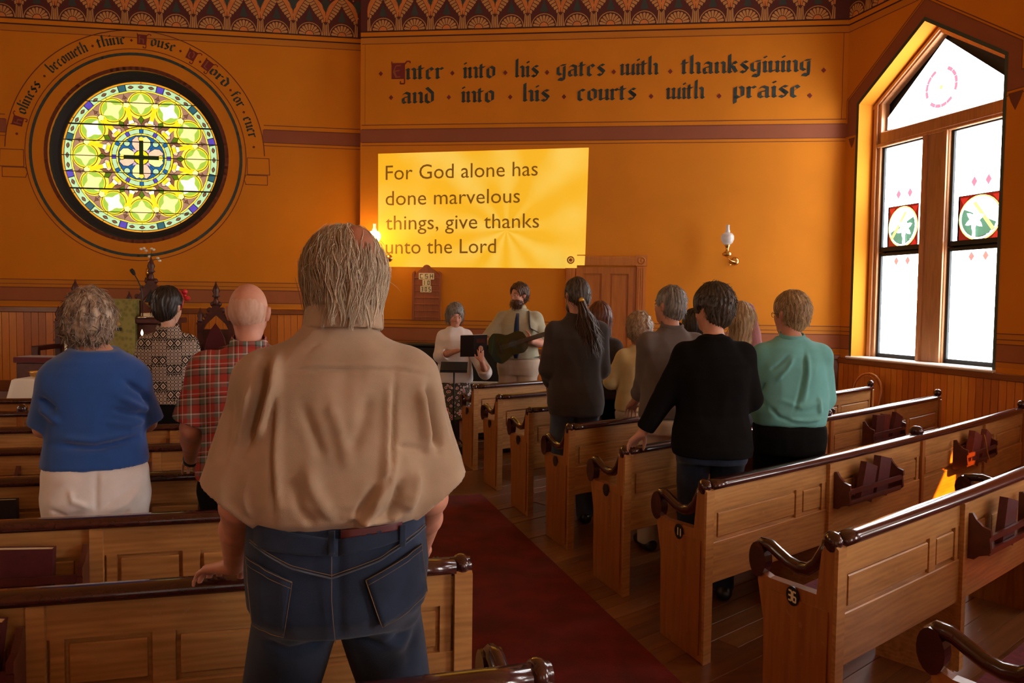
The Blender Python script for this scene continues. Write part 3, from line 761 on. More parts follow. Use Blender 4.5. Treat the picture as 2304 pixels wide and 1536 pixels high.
    for s_ in ribs:
        b = mb_(); b.box(s_-.022, s_+.022, -.004, .03, .05, .792, n=1, bev=.006); b.prism([(.03, .0), (.03, .42), (.36, .40), (.36, 0)], s_-.016, s_+.016, 'x'); b.build('rib', 'oak', root)
    for s_ in knobs:
        b = mb_(); b.prism([(0, 0), (0, .80), (.07, .79), (.10, .60), (.39, .57), (.37, 0)], s_-.02, s_+.02, 'x'); b.build('partition', 'oak_end', root)
        b = mb_(); b.ball((s_, .05, .845), (.034, .045, .034), 12, 8); b.tube([(s_, .09, .76), (s_, .13, .69), (s_, .22, .655), (s_, .33, .68), (s_, .42, .67)], .022, 8)
        b.prism([(.420+.045*math.cos(2*PI*i/14), .615+.065*math.sin(2*PI*i/14)) for i in range(14)], s_-.024, s_+.024, 'x')
        b.build('armrest', 'dark_rail', root)
    b = mb_(); b.ball((L, .03, .852), (.034, .034, .034), 12, 8); b.lathe([(.03, .80), (.026, .825), (.018, .83)], (L, .03, 0), 12); b.build('finial', 'dark_rail', root)
    b = mb_(); b.box(.02, L-.02, .05, .385, .415, .44, n=S, bev=.006); b.build('seat', 'oak', root)
    b = mb_(); b.box(.04, L-.04, .06, .375, .44, .478, n=S, bev=.014); b.build('cushion', 'cushion', root)
    # book racks
    for s_, wv in racks:
        rk = mb_(); rk.box(s_, s_+wv, -.085, -.002, .570, .580, n=3); rk.box(s_, s_+wv, -.088, -.076, .630, .656, n=3); rk.box(s_, s_+wv, -.088, -.076, .580, .598, n=3)
        rk = rk.build('book_rack', 'rack_wood', root)
        for x in (s_-.018, s_+wv):
            q = mb_(); q.prism([(p_[0], .545+(p_[1]-.41)*.74) for p_ in [(-.001, .41), (-.001, .675), (-.018, .68), (-.034, .645), (-.060, .612), (-.092, .598), (-.095, .56), (-.088, .55), (-.095, .47), (-.085, .452), (-.05, .435), (-.03, .41)]], x, x+.018, 'x'); q.build('bracket', 'rack_wood', rk)
    KEEP[label] = (root, F)
    return root, F
SEG = {'0': 'abcdef', '1': 'bc', '2': 'abged', '3': 'abgcd', '4': 'fgbc', '5': 'afgcd', '6': 'afgedc', '7': 'abc', '8': 'abcdefg', '9': 'abcdfg'}
def digits(F, num, x, t0, z0, h, parent):
    b = MB(); b.map = F; w = h*.45
    for i, ch in enumerate(num):
        cx = t0+(len(num)-1)*w*.72-i*w*1.44; hw, hh, tk = w/2, h/2, h*.09
        segs = {'a': (-hw, hw, hh-tk, hh+tk), 'd': (-hw, hw, -hh-tk, -hh+tk), 'g': (-hw, hw, -tk, tk), 'f': (hw-tk, hw+tk, 0, hh), 'b': (-hw-tk, -hw+tk, 0, hh), 'e': (hw-tk, hw+tk, -hh, 0), 'c': (-hw-tk, -hw+tk, -hh, 0)}
        for q in SEG[ch]:
            a = segs[q]; b.prism([(cx+a[0], z0+a[2]), (cx+a[1], z0+a[2]), (cx+a[1], z0+a[3]), (cx+a[0], z0+a[3])], x-.001, x, 'x')
    b.build('number', 'card', parent)
def book(F0, P0, s_, w, h, th, t0, z, lean, mat, label, group='hymnals in the pew racks', side=1, open_paper=False):
    """a book standing in a rack: s along pew, leaning"""
    F = lambda a, b_, c_: Vector(F0(a, b_, c_))+P0
    root = empty('book', F(s_, t0, z)); tag(root, label, 'book', group)
    R = Vector(F(s_, t0, z))
    def G(x, y, zz):
        xs = x*math.cos(lean)+zz*math.sin(lean); zs = -x*math.sin(lean)+zz*math.cos(lean)
        return Vector(F(s_+xs, t0+y, z+zs))-R
    b = MB(); b.map = G; b.box(0, w, 0, .003, 0, h); b.box(0, w, th-.003, th, 0, h); b.box(-.003, .0, 0, th, 0, h); b.build('cover', mat, root)
    b = MB(); b.map = G; b.box(0, w-.005, .003, th-.003, .003, h-.004); b.build('pages', 'paper', root)
    return root
ordw = ['nearest', 'second', 'third', 'fourth', 'fifth', 'sixth', 'seventh', 'eighth']
RP = {}; LP = {}
R_LAB = ['nearest pew right of the aisle, mostly below the frame', 'oak pew with number plate 36 and dark scroll armrest, right of aisle', 'oak pew right of the aisle in front of the one numbered 36', 'oak pew whose post the woman in black sweater grips',
 'oak pew with end panel between ponytailed man and black sweater woman', 'fifth oak pew from number 36 forward, dim back, right of aisle', 'second oak pew from the musicians, right of aisle', 'front oak pew right of the aisle, nearest the guitar player']
for k in range(8):
    P = (1.401-.2486*k, 1.8776+.8249*k); short = k >= 5
    th0 = 39.0 if k else 40
    RP[k] = make_pew(P, th0, 1.1, 1, 2.15 if short else 4.42, {1: '36', 2: '11'}.get(k, ''), R_LAB[k], skew=-20,
        ribs=(1.06,) if short else (1.06, 3.40), knobs=() if short else (2.25,), racks=((1.10, .60),) if short else ((1.10, .62), (2.76, .58)))
L_LAB = ['nearest pew left of the aisle, only its post cap and scroll in view', 'left pew whose rail the man in the tan shirt rests his hand on', 'left pew right behind the woman in blue top', 'left pew gripped by the man in plaid shirt', 'left pew in front of the one the plaid shirt man grips',
 'left pew just behind the woman in patterned shirt', 'second pew from the communion table, left of aisle', 'front pew left of the aisle, nearest the communion table']
for k in range(8):
    P = (.073-.217*k, 1.671+.725*k)
    LP[k] = make_pew(P, 16.5, -2.2, -1, 4.4, '', L_LAB[k], skew=-17, ribs=(1.17, 3.4), knobs=(2.26,), racks=((1.21, .62), (2.74, .6)))
    r = LP[k][0]
    if k in (1, 2, 4, 5):
        F = LP[k][1]; b = MB(); b.map = F
        for z in (.47, .56): b.lathe([(.006, -.004), (.012, -.005), (.012, -.010), (.005, -.014)], (1.165, 0, z), 10, 'y')
        b.build('bolt', 'chrome', r)

# books standing in the racks
def B_(pew, s, w, h, th, t0, z, lean, mat, label): book(pew[1], pew[0].location, s, w, h, th, t0, z, lean, mat, label)
B_(RP[2], 1.26, .135, .205, .035, -.068, .583, .30, 'book_maroon', 'maroon hymnal leaning in second rack from the aisle, left of two')
B_(RP[2], 1.44, .135, .215, .040, -.070, .583, .22, 'book_maroon', 'maroon hymnal leaning in rack of the pew before number 36, right of two')
B_(RP[2], 2.88, .15, .22, .040, -.070, .583, .32, 'book_red', 'red hymnal leaning in the sunlit rack, left of two')
B_(RP[2], 3.10, .12, .215, .035, -.070, .583, .42, 'book_red', 'narrow red hymnal leaning in the sunlit rack, right of two')
B_(RP[3], 2.82, .15, .21, .035, -.070, .583, .10, 'book_maroon', 'maroon hymnal in the far right rack below window, left of three')
B_(RP[3], 2.97, .12, .205, .030, -.060, .583, .12, 'book_red', 'thin red hymnal in the middle of three below window')
B_(RP[3], 3.13, .14, .215, .035, -.072, .583, .36, 'book_maroon', 'tilted maroon hymnal, right of three below the window')
B_(RP[4], 3.02, .14, .215, .035, -.070, .583, .16, 'book_maroon', 'dark red hymnal in rack beside the teal shirt man')
B_(RP[1], 1.30, .14, .205, .035, -.070, .583, .25, 'book_maroon', 'dark hymnal in rack at the right frame edge')
B_(LP[2], 1.30, .20, .165, .040, -.070, .583, -.04, 'book_maroon', 'dark maroon hymnal with pale page edge left of the bolted rib')
B_(LP[2], 1.54, .17, .165, .030, -.040, .583, 0, 'book_blue', 'blue covered booklet behind maroon hymnal in lower left rack')
B_(LP[2], 1.53, .18, .150, .030, -.073, .583, 0, 'book_maroon', 'dark hymnal at the left frame edge in lower left rack')
B_(LP[1], 1.25, .17, .20, .040, -.072, .583, -.12, 'book_maroon', 'large dark hymnal with white page block, bottom left corner')
B_(LP[3], 1.62, .15, .17, .035, -.070, .583, 0, 'book_black', 'black book in rack left of the woman in blue')
B_(LP[3], 1.30, .13, .18, .045, -.070, .583, .0, 'book_black', 'thick black book with loose papers against woman in white trousers')
B_(LP[4], 1.40, .04, .20, .10, -.080, .583, .0, 'book_red', 'slim red book upright beside blue top woman')
t = empty('ribbon_marker', Vector(RP[2][1](3.05, -.095, .70))+RP[2][0].location); tag(t, 'gold ribbon hanging from the red hymnal over the sunlit rack', 'ribbon')
b = MB(); b.tube([(0, 0, .06), (.01, -.01, 0), (.02, -.008, -.06), (.045, -.01, -.13)], .005, 6, sq=.3); b.build('ribbon', 'ribbon_gold', t)
# ------------------------------------------------------------------ lettering on the walls
def T_(x): return [[(x-.09, .95), (x+.05, .83)]]
def F_(x): return [[(x-.05, .17), (x+.10, .05)]]
def MN(x, top=.9): return [[(x, top), (x, .12)]]+F_(x)+(T_(x) if top < 1 else [])
AR = [[(.06, .80), (.30, .98)], [(.30, .98), (.46, .86)]]
GL = {
 'i': (MN(0)+[[(-.03, 1.36), (.06, 1.28)]], .1), 'n': (MN(0)+AR+[[(.46, .86), (.46, .12)]]+F_(.46), .56),
 'm': (MN(0)+AR+MN(.42)+[[(.48, .80), (.72, .98)], [(.72, .98), (.86, .86)], [(.86, .86), (.86, .12)]]+F_(.86), .96),
 'u': (MN(0)+[[(.02, .10), (.40, .24)]]+MN(.44), .54), 't': ([[(0, 1.22), (0, .12)], [(-.17, .92), (.27, .97)]]+F_(0), .26),
 'h': ([[(0, 1.6), (0, .12)]]+F_(0)+AR+[[(.46, .86), (.46, .12)]]+F_(.46), .56), 'l': ([[(0, 1.6), (0, .12)]]+F_(0), .12),
 'k': ([[(0, 1.6), (0, .12)]]+F_(0)+[[(.05, .52), (.32, .98)], [(.30, .98), (.42, .82)], [(.12, .60), (.30, .50)], [(.24, .52), (.44, .10)]], .50),
 'b': ([[(0, 1.6), (0, .16)], [(0, .16), (.2, .03)], [(.2, .03), (.44, .18)], [(.44, .84), (.44, .18)]]+AR[:1]+[[(.28, .98), (.44, .84)]], .54),
 'd': ([[(0, .84), (0, .18)], [(0, .84), (.2, .98)], [(0, .18), (.2, .03)], [(.2, .03), (.44, .16)], [(.02, 1.38), (.44, .90)], [(.44, .92), (.44, .16)]], .56),
 'a': ([[(.42, .86), (.42, .12)], [(.40, .12), (.52, .04)], [(.02, .80), (.14, .98)], [(.14, .98), (.42, .86)], [(0, .48), (0, .16)], [(0, .50), (.40, .62)], [(0, .14), (.14, .03)], [(.14, .03), (.40, .20)]], .56),
 'o': ([[(0, .84), (0, .18)], [(.44, .84), (.44, .18)], [(0, .84), (.2, 1.0)], [(.2, 1.0), (.44, .84)], [(0, .18), (.22, .02)], [(.22, .02), (.44, .18)]], .54),
 'e': ([[(0, .86), (0, .16)], [(0, .86), (.2, 1.0)], [(.2, 1.0), (.37, .82)], [(.37, .82), (.04, .52)], [(0, .16), (.18, .02)], [(.18, .02), (.40, .18)]], .44),
 'c': ([[(0, .86), (0, .16)], [(0, .86), (.14, .98)], [(.14, .98), (.36, .86)], [(0, .16), (.18, .02)], [(.18, .02), (.38, .16)]], .42),
 'g': ([[(0, .84), (0, .28)], [(.44, .90), (.44, -.04)], [(0, .84), (.2, .98)], [(.2, .98), (.54, 1.02)], [(0, .28), (.2, .14)], [(.2, .14), (.44, .3)], [(.44, -.02), (.30, -.20)], [(.30, -.20), (.08, -.16)], [(.44, -.02), (.40, -.32)], [(.40, -.32), (.04, -.26)]], .56),
 'p': ([[(0, .94), (0, -.42)], [(.44, .84), (.44, .18)], [(0, .20), (.22, .03)], [(.22, .03), (.44, .18)]]+AR[:1]+[[(.28, .98), (.44, .84)]], .54),
 'r': (MN(0)+[[(.06, .80), (.24, .98)], [(.22, .98), (.36, .86)]], .38),
 's': ([[(.38, .90), (.18, .99)], [(.18, .99), (0, .78)], [(0, .78), (.38, .40)], [(.06, .70), (.40, .32)], [(.38, .36), (.2, .03)], [(.2, .03), (-.02, .16)]], .44),
 'v': (MN(0)+[[(.02, .10), (.40, .24)]]+MN(.44), .54), 'w': (MN(0)+[[(.02, .10), (.34, .24)]]+MN(.40)+[[(.42, .10), (.74, .24)]]+[[(.80, .98), (.80, .14)]]+F_(.80), .9),
 'f': ([[(0, 1.30), (0, .1)], [(0, 1.30), (.16, 1.44)], [(.16, 1.44), (.32, 1.32)], [(-.16, .92), (.25, .96)]], .26),
}
NIB = (.105, .080)
def hull(pts):
    pts = sorted(set((round(a, 5), round(b, 5)) for a, b in pts))
    def half(ps):
        h = []
        for p in ps:
            while len(h) > 1 and (h[-1][0]-h[-2][0])*(p[1]-h[-2][1])-(h[-1][1]-h[-2][1])*(p[0]-h[-2][0]) <= 0: h.pop()
            h.append(p)
        return h
    a = half(pts); b = half(pts[::-1]); return a[:-1]+b[:-1]
def word_polys(w):
    out = []; x = 0; gap = .26
    for ch in w:
        st, adv = GL[ch]
        for (a, b) in st:
            out.append([(q[0]+x, q[1]) for q in hull([(a[0]-NIB[0], a[1]-NIB[1]), (a[0]+NIB[0], a[1]+NIB[1]), (b[0]-NIB[0], b[1]-NIB[1]), (b[0]+NIB[0], b[1]+NIB[1])])])
        x += adv+gap
    return out, x-gap
def write_flat(mb, w, s0, s1, z0, xh, f=None, dz=0):
    polys, W = word_polys(w); kx = (s1-s0-.04)/W
    for p in polys:
        q = [(s0+.02+x*kx, z0+z*xh+dz*((x*kx))/(1)) for x, z in p]
        if f: q = [f(*r) for r in q]
        mb.add([(r[0], -.004, r[1]) for r in q], [tuple(range(len(q)))])
def dot_flat(mb, s, z, r=.032, f=None):
    q = [(s, z+r), (s+r*.9, z), (s, z-r), (s-r*.9, z)]
    if f: q = [f(*a) for a in q]
    mb.add([(a[0], -.004, a[1]) for a in q], [(0, 1, 2, 3)])
def capital(mb, ch, s, z, h, f=None):
    """illuminated capital: dark red block with flourishes, pale letter left open in it"""
    f = f or (lambda a, b: (a, b)); w = h*.92
    def poly(p, y=-.004): q = [f(s+a*w, z+b*h) for a, b in p]; mb.add([(r[0], y, r[1]) for r in q], [tuple(range(len(q)))])
    mb.cur = 1; poly([(0, 0), (.95, 0), (.95, 1), (0, 1)]); poly([(-.02, .9), (.06, .9), (.06, 1.1), (-.02, 1.1)])
    poly([(.88, -.30), (.97, -.30), (.97, 0), (.88, 0)]); poly([(.62, -.34), (.93, -.34), (.93, -.25), (.62, -.25)]); poly([(.58, -.30), (.68, -.34), (.68, -.12), (.60, -.14)])
    poly([(.95, .88), (1.12, 1.06), (1.28, 1.06), (1.28, 1.14), (1.06, 1.14), (.90, .96)]); poly([(1.28, .96), (1.36, .98), (1.34, 1.12), (1.24, 1.12)])
    mb.cur = 2
    S = {'E': [((.30, .82), (.16, .5)), ((.16, .5), (.34, .12)), ((.34, .12), (.62, .14)), ((.30, .84), (.66, .84)), ((.22, .50), (.56, .52))],
         'H': [((.22, .86), (.22, .14)), ((.22, .55), (.6, .55)), ((.6, .55), (.66, .12)), ((.40, .86), (.22, .7))],
         'O': [((.2, .7), (.2, .3)), ((.2, .3), (.42, .12)), ((.42, .12), (.68, .3)), ((.68, .3), (.68, .7)), ((.68, .7), (.45, .88)), ((.45, .88), (.2, .7))],
         'L': [((.30, .88), (.30, .2)), ((.30, .2), (.7, .14)), ((.18, .8), (.42, .9))]}[ch]
    for a, b in S: poly(hull([(a[0]-.06, a[1]-.04), (a[0]+.06, a[1]+.04), (b[0]-.06, b[1]-.04), (b[0]+.06, b[1]+.04)]), -.005)
mb = MB(); mb.cur = 0
for w, a, b in (('nter', .60, 1.09), ('into', 1.335, 1.757), ('his', 1.99, 2.30), ('gates', 2.505, 3.12), ('with', 3.295, 3.765), ('thanksgiving', 4.04, 5.575)): write_flat(mb, w, a, b, 4.452, .140)
for w, a, b in (('and', .54, .98), ('into', 1.315, 1.745), ('his', 2.094, 2.437), ('courts', 2.77, 3.506), ('with', 3.86, 4.325), ('praise', 4.66, 5.46)): write_flat(mb, w, a, b, 4.152, .140)
mb.cur = 1
for s in (.265, 1.191, 1.864, 2.388, 3.212, 3.898, 5.708): dot_flat(mb, s, 4.535-.012*s)
for s in (.401, 1.149, 1.93, 2.603, 3.673, 4.49, 5.557): dot_flat(mb, s, 4.235-.012*s)
capital(mb, 'E', .405, 4.46, .20)
o = mb.build('wall_inscription', ['letter_ink', 'letter_red', 'band_red'], wall_front, recalc=False); o['label'] = 'painted blackletter words Enter into his gates with thanksgiving and into his courts with praise'
mb = MB(); RM = 1.385
def bend(a, r): return (ROSE[0]+(RM+r)*math.sin(a/RM), ROSE[1]+(RM+r)*math.cos(a/RM))
def A_(deg): return rad(deg)*RM
for w, a, b, cap in (('oliness', -71.5, -53, None), ('becometh', -46, -23.5, None), ('thine', -19, -4.6, None), ('ouse', 6.5, 19.5, None), ('ord', 38.5, 50.5, None), ('for', 54.3, 62.8, None), ('ever', 67.5, 79.3, None)):
    mb.cur = 0; write_flat(mb, w, A_(a), A_(b), .0, .088, bend)
mb.cur = 1
for d in (-81.5, -49.3, -21.3, -2.4, 21.6, 32.3, 52.5, 65.2, 83.5): dot_flat(mb, A_(d), .045, .02, bend)
for ch, d in (('H', -77.5), ('H', .3), ('O', 25), ('L', 33.8)): capital(mb, ch, A_(d), .0, .125, bend)
o = mb.build('ring_inscription', ['letter_ink', 'letter_red', 'band_red'], wall_left, recalc=False); o['label'] = 'painted blackletter ring text Holiness becometh thine House O Lord for ever'

def on_wall(o, fr): o.location = fr[0]; o.rotation_euler = (0, 0, fr[1]); return o
# ---- projected lyric slide
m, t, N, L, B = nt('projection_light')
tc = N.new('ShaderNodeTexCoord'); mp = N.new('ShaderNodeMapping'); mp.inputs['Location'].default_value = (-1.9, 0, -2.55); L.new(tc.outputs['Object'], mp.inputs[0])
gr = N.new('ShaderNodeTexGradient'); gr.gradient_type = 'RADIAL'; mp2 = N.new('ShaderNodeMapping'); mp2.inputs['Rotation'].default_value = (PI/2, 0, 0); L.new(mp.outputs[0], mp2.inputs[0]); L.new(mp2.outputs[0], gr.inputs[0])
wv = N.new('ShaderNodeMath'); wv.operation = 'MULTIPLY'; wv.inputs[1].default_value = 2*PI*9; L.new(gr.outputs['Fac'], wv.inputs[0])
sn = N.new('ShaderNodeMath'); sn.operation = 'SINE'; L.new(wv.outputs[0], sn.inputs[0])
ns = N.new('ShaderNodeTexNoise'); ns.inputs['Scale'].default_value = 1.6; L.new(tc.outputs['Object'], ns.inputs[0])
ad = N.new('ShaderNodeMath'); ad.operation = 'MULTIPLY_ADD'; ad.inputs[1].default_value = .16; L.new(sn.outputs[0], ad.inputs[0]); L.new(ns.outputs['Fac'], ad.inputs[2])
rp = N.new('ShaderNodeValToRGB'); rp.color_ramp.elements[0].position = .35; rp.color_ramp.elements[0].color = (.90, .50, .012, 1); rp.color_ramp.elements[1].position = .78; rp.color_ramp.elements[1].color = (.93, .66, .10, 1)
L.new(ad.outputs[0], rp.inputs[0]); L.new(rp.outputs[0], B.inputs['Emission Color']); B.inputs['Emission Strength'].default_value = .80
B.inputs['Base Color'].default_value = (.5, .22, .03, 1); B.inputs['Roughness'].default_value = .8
plain('projected_text', (.20, .10, .02), .8); pt = M['projected_text'].node_tree.nodes['Principled BSDF']; pt.inputs['Emission Color'].default_value = (.17, .065, .004, 1); pt.inputs['Emission Strength'].default_value = .55
root = on_wall(empty('projected_slide'), FR_MID); tag(root, 'yellow projected slide of hymn words on the ochre wall', 'projection')
Q = [(.236, 3.522), (2.922, 3.575), (2.895, 2.077), (.243, 2.08)]
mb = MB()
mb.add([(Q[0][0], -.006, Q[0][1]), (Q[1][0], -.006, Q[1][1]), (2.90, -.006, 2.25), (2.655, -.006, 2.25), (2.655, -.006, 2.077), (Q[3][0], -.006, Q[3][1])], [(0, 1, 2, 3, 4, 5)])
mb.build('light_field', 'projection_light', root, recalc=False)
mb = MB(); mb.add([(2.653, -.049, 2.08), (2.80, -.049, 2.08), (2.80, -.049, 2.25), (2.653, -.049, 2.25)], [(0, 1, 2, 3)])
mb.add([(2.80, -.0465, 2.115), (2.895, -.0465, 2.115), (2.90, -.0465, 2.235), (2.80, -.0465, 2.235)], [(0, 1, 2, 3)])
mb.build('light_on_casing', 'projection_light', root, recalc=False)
for txt, x0, x1, z, z2 in (('For God alone has', .337, 2.29, 3.188, 3.234), ('done marvelous', .338, 2.07, 2.865, 2.897), ('things, give thanks', .340, 2.316, 2.553, 2.585), ('unto the Lord', .342, 1.773, 2.246, 2.265)):
    cu = bpy.data.curves.new('lyric_line', 'FONT'); cu.body = txt; cu.size = .27; cu.resolution_u = 3
    o = bpy.data.objects.new('lyric_line', cu); COL.objects.link(o); bpy.context.view_layer.update()
    dg = bpy.context.evaluated_depsgraph_get(); me = bpy.data.meshes.new_from_object(o.evaluated_get(dg)); bpy.data.objects.remove(o)
    xs = [v.co.x for v in me.vertices]; a, b = min(xs), max(xs); k = (x1-x0)/(b-a)
    for v in me.vertices:
        x = x0+(v.co.x-a)*k; zz = v.co.y*.98+z+(z2-z)*(x-x0)/(x1-x0); v.co = (x, -.009, zz)
    me.materials.clear(); me.materials.append(M['projected_text'])
    o = bpy.data.objects.new('lyric_line', me); COL.objects.link(o); o.parent = root; o['kind'] = 'stuff'

# ---- hymn board
root = on_wall(empty('hymn_board'), FR_MID); tag(root, 'arched wooden hymn number board with cards, hung on wall', 'hymn board')
x0, x1 = .697, 1.073; cx = (x0+x1)/2
wood('board_wood', (.24, .06, .016), (.36, .10, .028), .4, grain='z')
mb = MB(); out = [(x0, 1.40), (x1, 1.40), (x1, 2.005), (x1-.03, 2.03)]+arc(cx, 1.90, .17, 62, 30, 3)+arc(cx, 2.055, .055, 70, -70, 10)+arc(cx, 1.90, .17, -30, -62, 3)+[(x0+.03, 2.03), (x0, 2.005)]
mb.prism(out, -.022, -.001, 'y'); mb.build('back_board', 'board_wood', root)
for i in range(7):
    z = 1.435+i*.084
    mb = MB(); mb.box(x0+.028, x1-.028, -.032, -.02, z-.006, z+.010, bev=.003); mb.build('ledge', 'board_wood', root)
for a in (x0, x1-.026):
    mb = MB(); mb.box(a, a+.026, -.034, -.02, 1.40, 2.0, bev=.004); mb.build('stile', 'board_wood', root)
def card_text(txt, xa, xb, z0, z1):
    n = len(txt); w = (xb-xa)/n; hh = z1-z0
    for i, ch in enumerate(txt):
        mb = MB(); mb.box(xa+i*w+.001, xa+(i+1)*w-.001, -.036, -.034, z0, z1); c = mb.build('card', 'card', root)
        P = {'C': [((.75, .8), (.3, .8)), ((.3, .8), (.3, .2)), ((.3, .2), (.75, .2))], 'S': [((.75, .8), (.28, .8)), ((.28, .8), (.28, .5)), ((.28, .5), (.74, .5)), ((.74, .5), (.74, .2)), ((.74, .2), (.26, .2))],
             'H': [((.27, .82), (.27, .18)), ((.73, .82), (.73, .18)), ((.27, .5), (.73, .5))], '1': [((.5, .84), (.5, .16))], '0': [((.3, .8), (.3, .2)), ((.7, .8), (.7, .2)), ((.3, .8), (.7, .8)), ((.3, .2), (.7, .2))],
             '3': [((.3, .8), (.7, .8)), ((.7, .8), (.7, .2)), ((.35, .5), (.7, .5)), ((.3, .2), (.7, .2))], '5': [((.72, .8), (.3, .8)), ((.3, .8), (.3, .52)), ((.3, .52), (.7, .5)), ((.7, .5), (.7, .2)), ((.7, .2), (.28, .2))]}[ch]
        mb = MB()
        for a, b in P: line_strip(mb, [(xa+(i+a[0])*w, z0+a[1]*hh), (xa+(i+b[0])*w, z0+b[1]*hh)], .008, -.0365)
        mb.build('numeral', 'black', c, recalc=False)
card_text('CSH', .785, .985, 1.922, 2.004); card_text('10', .834, .940, 1.842, 1.918); card_text('305', .806, .952, 1.758, 1.838)

# ---- oil lamp style wall sconces
glow('lamp_lit', (1, .62, .16), 30); glow('lamp_glass', (.95, .86, .8), .12)  # unlit globe and chimney glass carry a faint glow of their own
def sconce(s, z, lit, label):
    root = on_wall(empty('wall_sconce'), FR_MID); tag(root, label, 'wall lamp')
    def P(x, y, zz): return (s+x, -.22+y, z+zz)
    b = MB(); b.lathe([(.052, .0), (.052, -.012), (.030, -.026), (.014, -.03)], (s+.13, -.001, z-.27), 16, 'y'); b.build('wall_plate', 'brass', root)
    b = MB(); b.tube([P(.13, .20, -.27), P(.14, .12, -.27), P(.11, .04, -.29), P(.05, 0, -.28), P(0, 0, -.24)], .008, 8); b.tube([P(.03, .0, -.28), P(.02, .0, -.33), P(.05, 0, -.32)], .006, 6); b.build('arm', 'brass', root)
    b = MB(); b.lathe([(.010, -.24), (.055, -.215), (.060, -.19), (.030, -.165), (.018, -.15), (.022, -.12), (.032, -.10), (.034, -.085)], P(0, 0, 0), 16); b.build('font', 'brass', root)
    b = MB(); b.lathe([(.034, -.085), (.062, -.06), (.078, -.02), (.076, .018), (.060, .045), (.034, .058), (.030, .055)], P(0, 0, 0), 20); b.build('glass_globe', 'lamp_lit' if lit else 'lamp_glass', root)
    b = MB(); b.lathe([(.026, .055), (.030, .075), (.021, .095), (.020, .135), (.024, .15), (.022, .15)], P(0, 0, 0), 14); b.build('chimney', 'lamp_glass', root)
    if lit:
        ld = bpy.data.lights.new('lamp_light', 'POINT'); ld.energy = 13; ld.color = (1, .55, .16); ld.shadow_soft_size = .08
        lo = bpy.data.objects.new('lamp_light', ld); COL.objects.link(lo); lo.parent = root; lo.location = P(0, -.12, 0)
sconce(4.60, 2.45, False, 'unlit brass oil lamp bracket with frosted globe right of door')
sconce(.255, 2.46, True, 'glowing lit wall lamp beside the projected slide')

# ---- chancel platform
PZ = .45
mb = MB(); a = wp(FR_LEFT, -6.1, -.02, 0); b_ = wp(FR_LEFT, -.35, -.02, 0); c = b_+Vector((.03, -2.0, 0)); d = Vector((-8.4, 7.9, 0)); d2 = wp(FR_LEFT, -6.1, -1.9, 0)
mb.prism([(a.x, a.y), (b_.x, b_.y), (b_.x+.05, b_.y-2.05), (d2.x, d2.y)], 0, PZ, 'z'); tag(mb.build('chancel_platform', 'velvet_red'), kind='structure')
def gothic_chair(loc, rz, h, w, label, tall=False):
    root = empty('gothic_chair', loc, rz); tag(root, label, 'chair')
    hw = w/2; sh = h*.66     # side post height
    for sg in (-1, 1):
        b = MB(); b.box(sg*hw-.03, sg*hw+.03, -.03, .03, 0, sh, bev=.008)
        for z in (.3, .5, .65): b.box(sg*hw-.036, sg*hw+.036, -.036, .036, h*z-.012, h*z+.012)
        p = b.build('post', 'gothic_wood', root)
        b = MB(); b.lathe([(.030, sh), (.038, sh+.02), (.022, sh+.04), (.036, sh+.075), (.028, sh+.105), (.010, sh+.14), (.004, sh+.17)], (sg*hw, 0, 0), 10); b.build('finial', 'gothic_wood', p)
        b = MB(); b.box(sg*hw-.03, sg*hw+.03, .50, .56, 0, .62, bev=.008); b.box(sg*hw-.035, sg*hw+.035, .0, .56, .60, .65, bev=.01); b.build('arm', 'gothic_wood', root)
    top = h-.22; zg = sh-.06
    b = MB(); ins = .62
    outer = [(-hw, zg), (-hw, zg-.10), (-hw*.62, zg+.04), (0, top-.16), (hw*.62, zg+.04), (hw, zg-.10), (hw, zg), (0, top)]
    b.prism(outer, -.025, .025, 'y'); b.build('gable', 'gothic_wood', root)
    b = MB()
    for i in range(4):      # crockets up the slope
        for sg in (-1, 1):
            t_ = (i+.6)/4.4; b.ball((sg*hw*(1-t_), 0, zg+(top-zg)*t_+.022), (.034, .025, .034), 8, 6)
    q = b.build('crocket', 'gothic_wood', root, kind='stuff')
    b = MB(); b.lathe([(.045, top-.05), (.03, top), (.022, top+.04), (.05, top+.06), (.026, top+.08), (.045, top+.12), (.032, top+.16), (.012, top+.20), (.003, top+.235)], (0, 0, 0), 10); b.build('finial', 'gothic_wood', root)
    b = MB(); b.box(-hw, hw, -.018, .018, .40, zg-.02); b.build('back_frame', 'gothic_wood', root)
    pr = [(-hw*.62, .55), (hw*.62, .55), (hw*.62, zg-.22), (hw*.50, zg-.11), (hw*.28, zg-.02), (0, zg+.05), (-hw*.28, zg-.02), (-hw*.50, zg-.11), (-hw*.62, zg-.22)]
    b = MB(); b.prism([(x*1.12, .52+(z-.55)*1.06) for x, z in pr], .018, .030, 'y'); b.build('arch_moulding', 'cap_wood', root)
    b = MB(); b.prism(pr, .03, .045, 'y'); b.build('upholstered_back', 'velvet_red', root)
    if tall: b = MB(); b.prism([(x*.55, zg+.10+(z-zg)*.5) for x, z in [(-hw*.5, zg), (hw*.5, zg), (0, zg+.30)]], .022, .034, 'y'); b.build('trefoil_panel', 'black_matte', root)
    b = MB(); b.box(-hw, hw, .0, .56, .36, .44, bev=.01); b.build('seat_frame', 'gothic_wood', root)
    b = MB(); b.box(-hw+.03, hw-.03, .04, .54, .44, .50, bev=.02); b.build('seat_cushion', 'velvet_red', root)
gothic_chair((-4.24, 9.30, PZ), PI+rad(6), 1.66, .50, 'tall central gothic clergy chair with crocketed gable and white flowers before it', True)
gothic_chair((-3.50, 9.35, PZ), PI+rad(8), 1.38, .36, 'smaller gothic chair with pointed red back beside bald man', False)
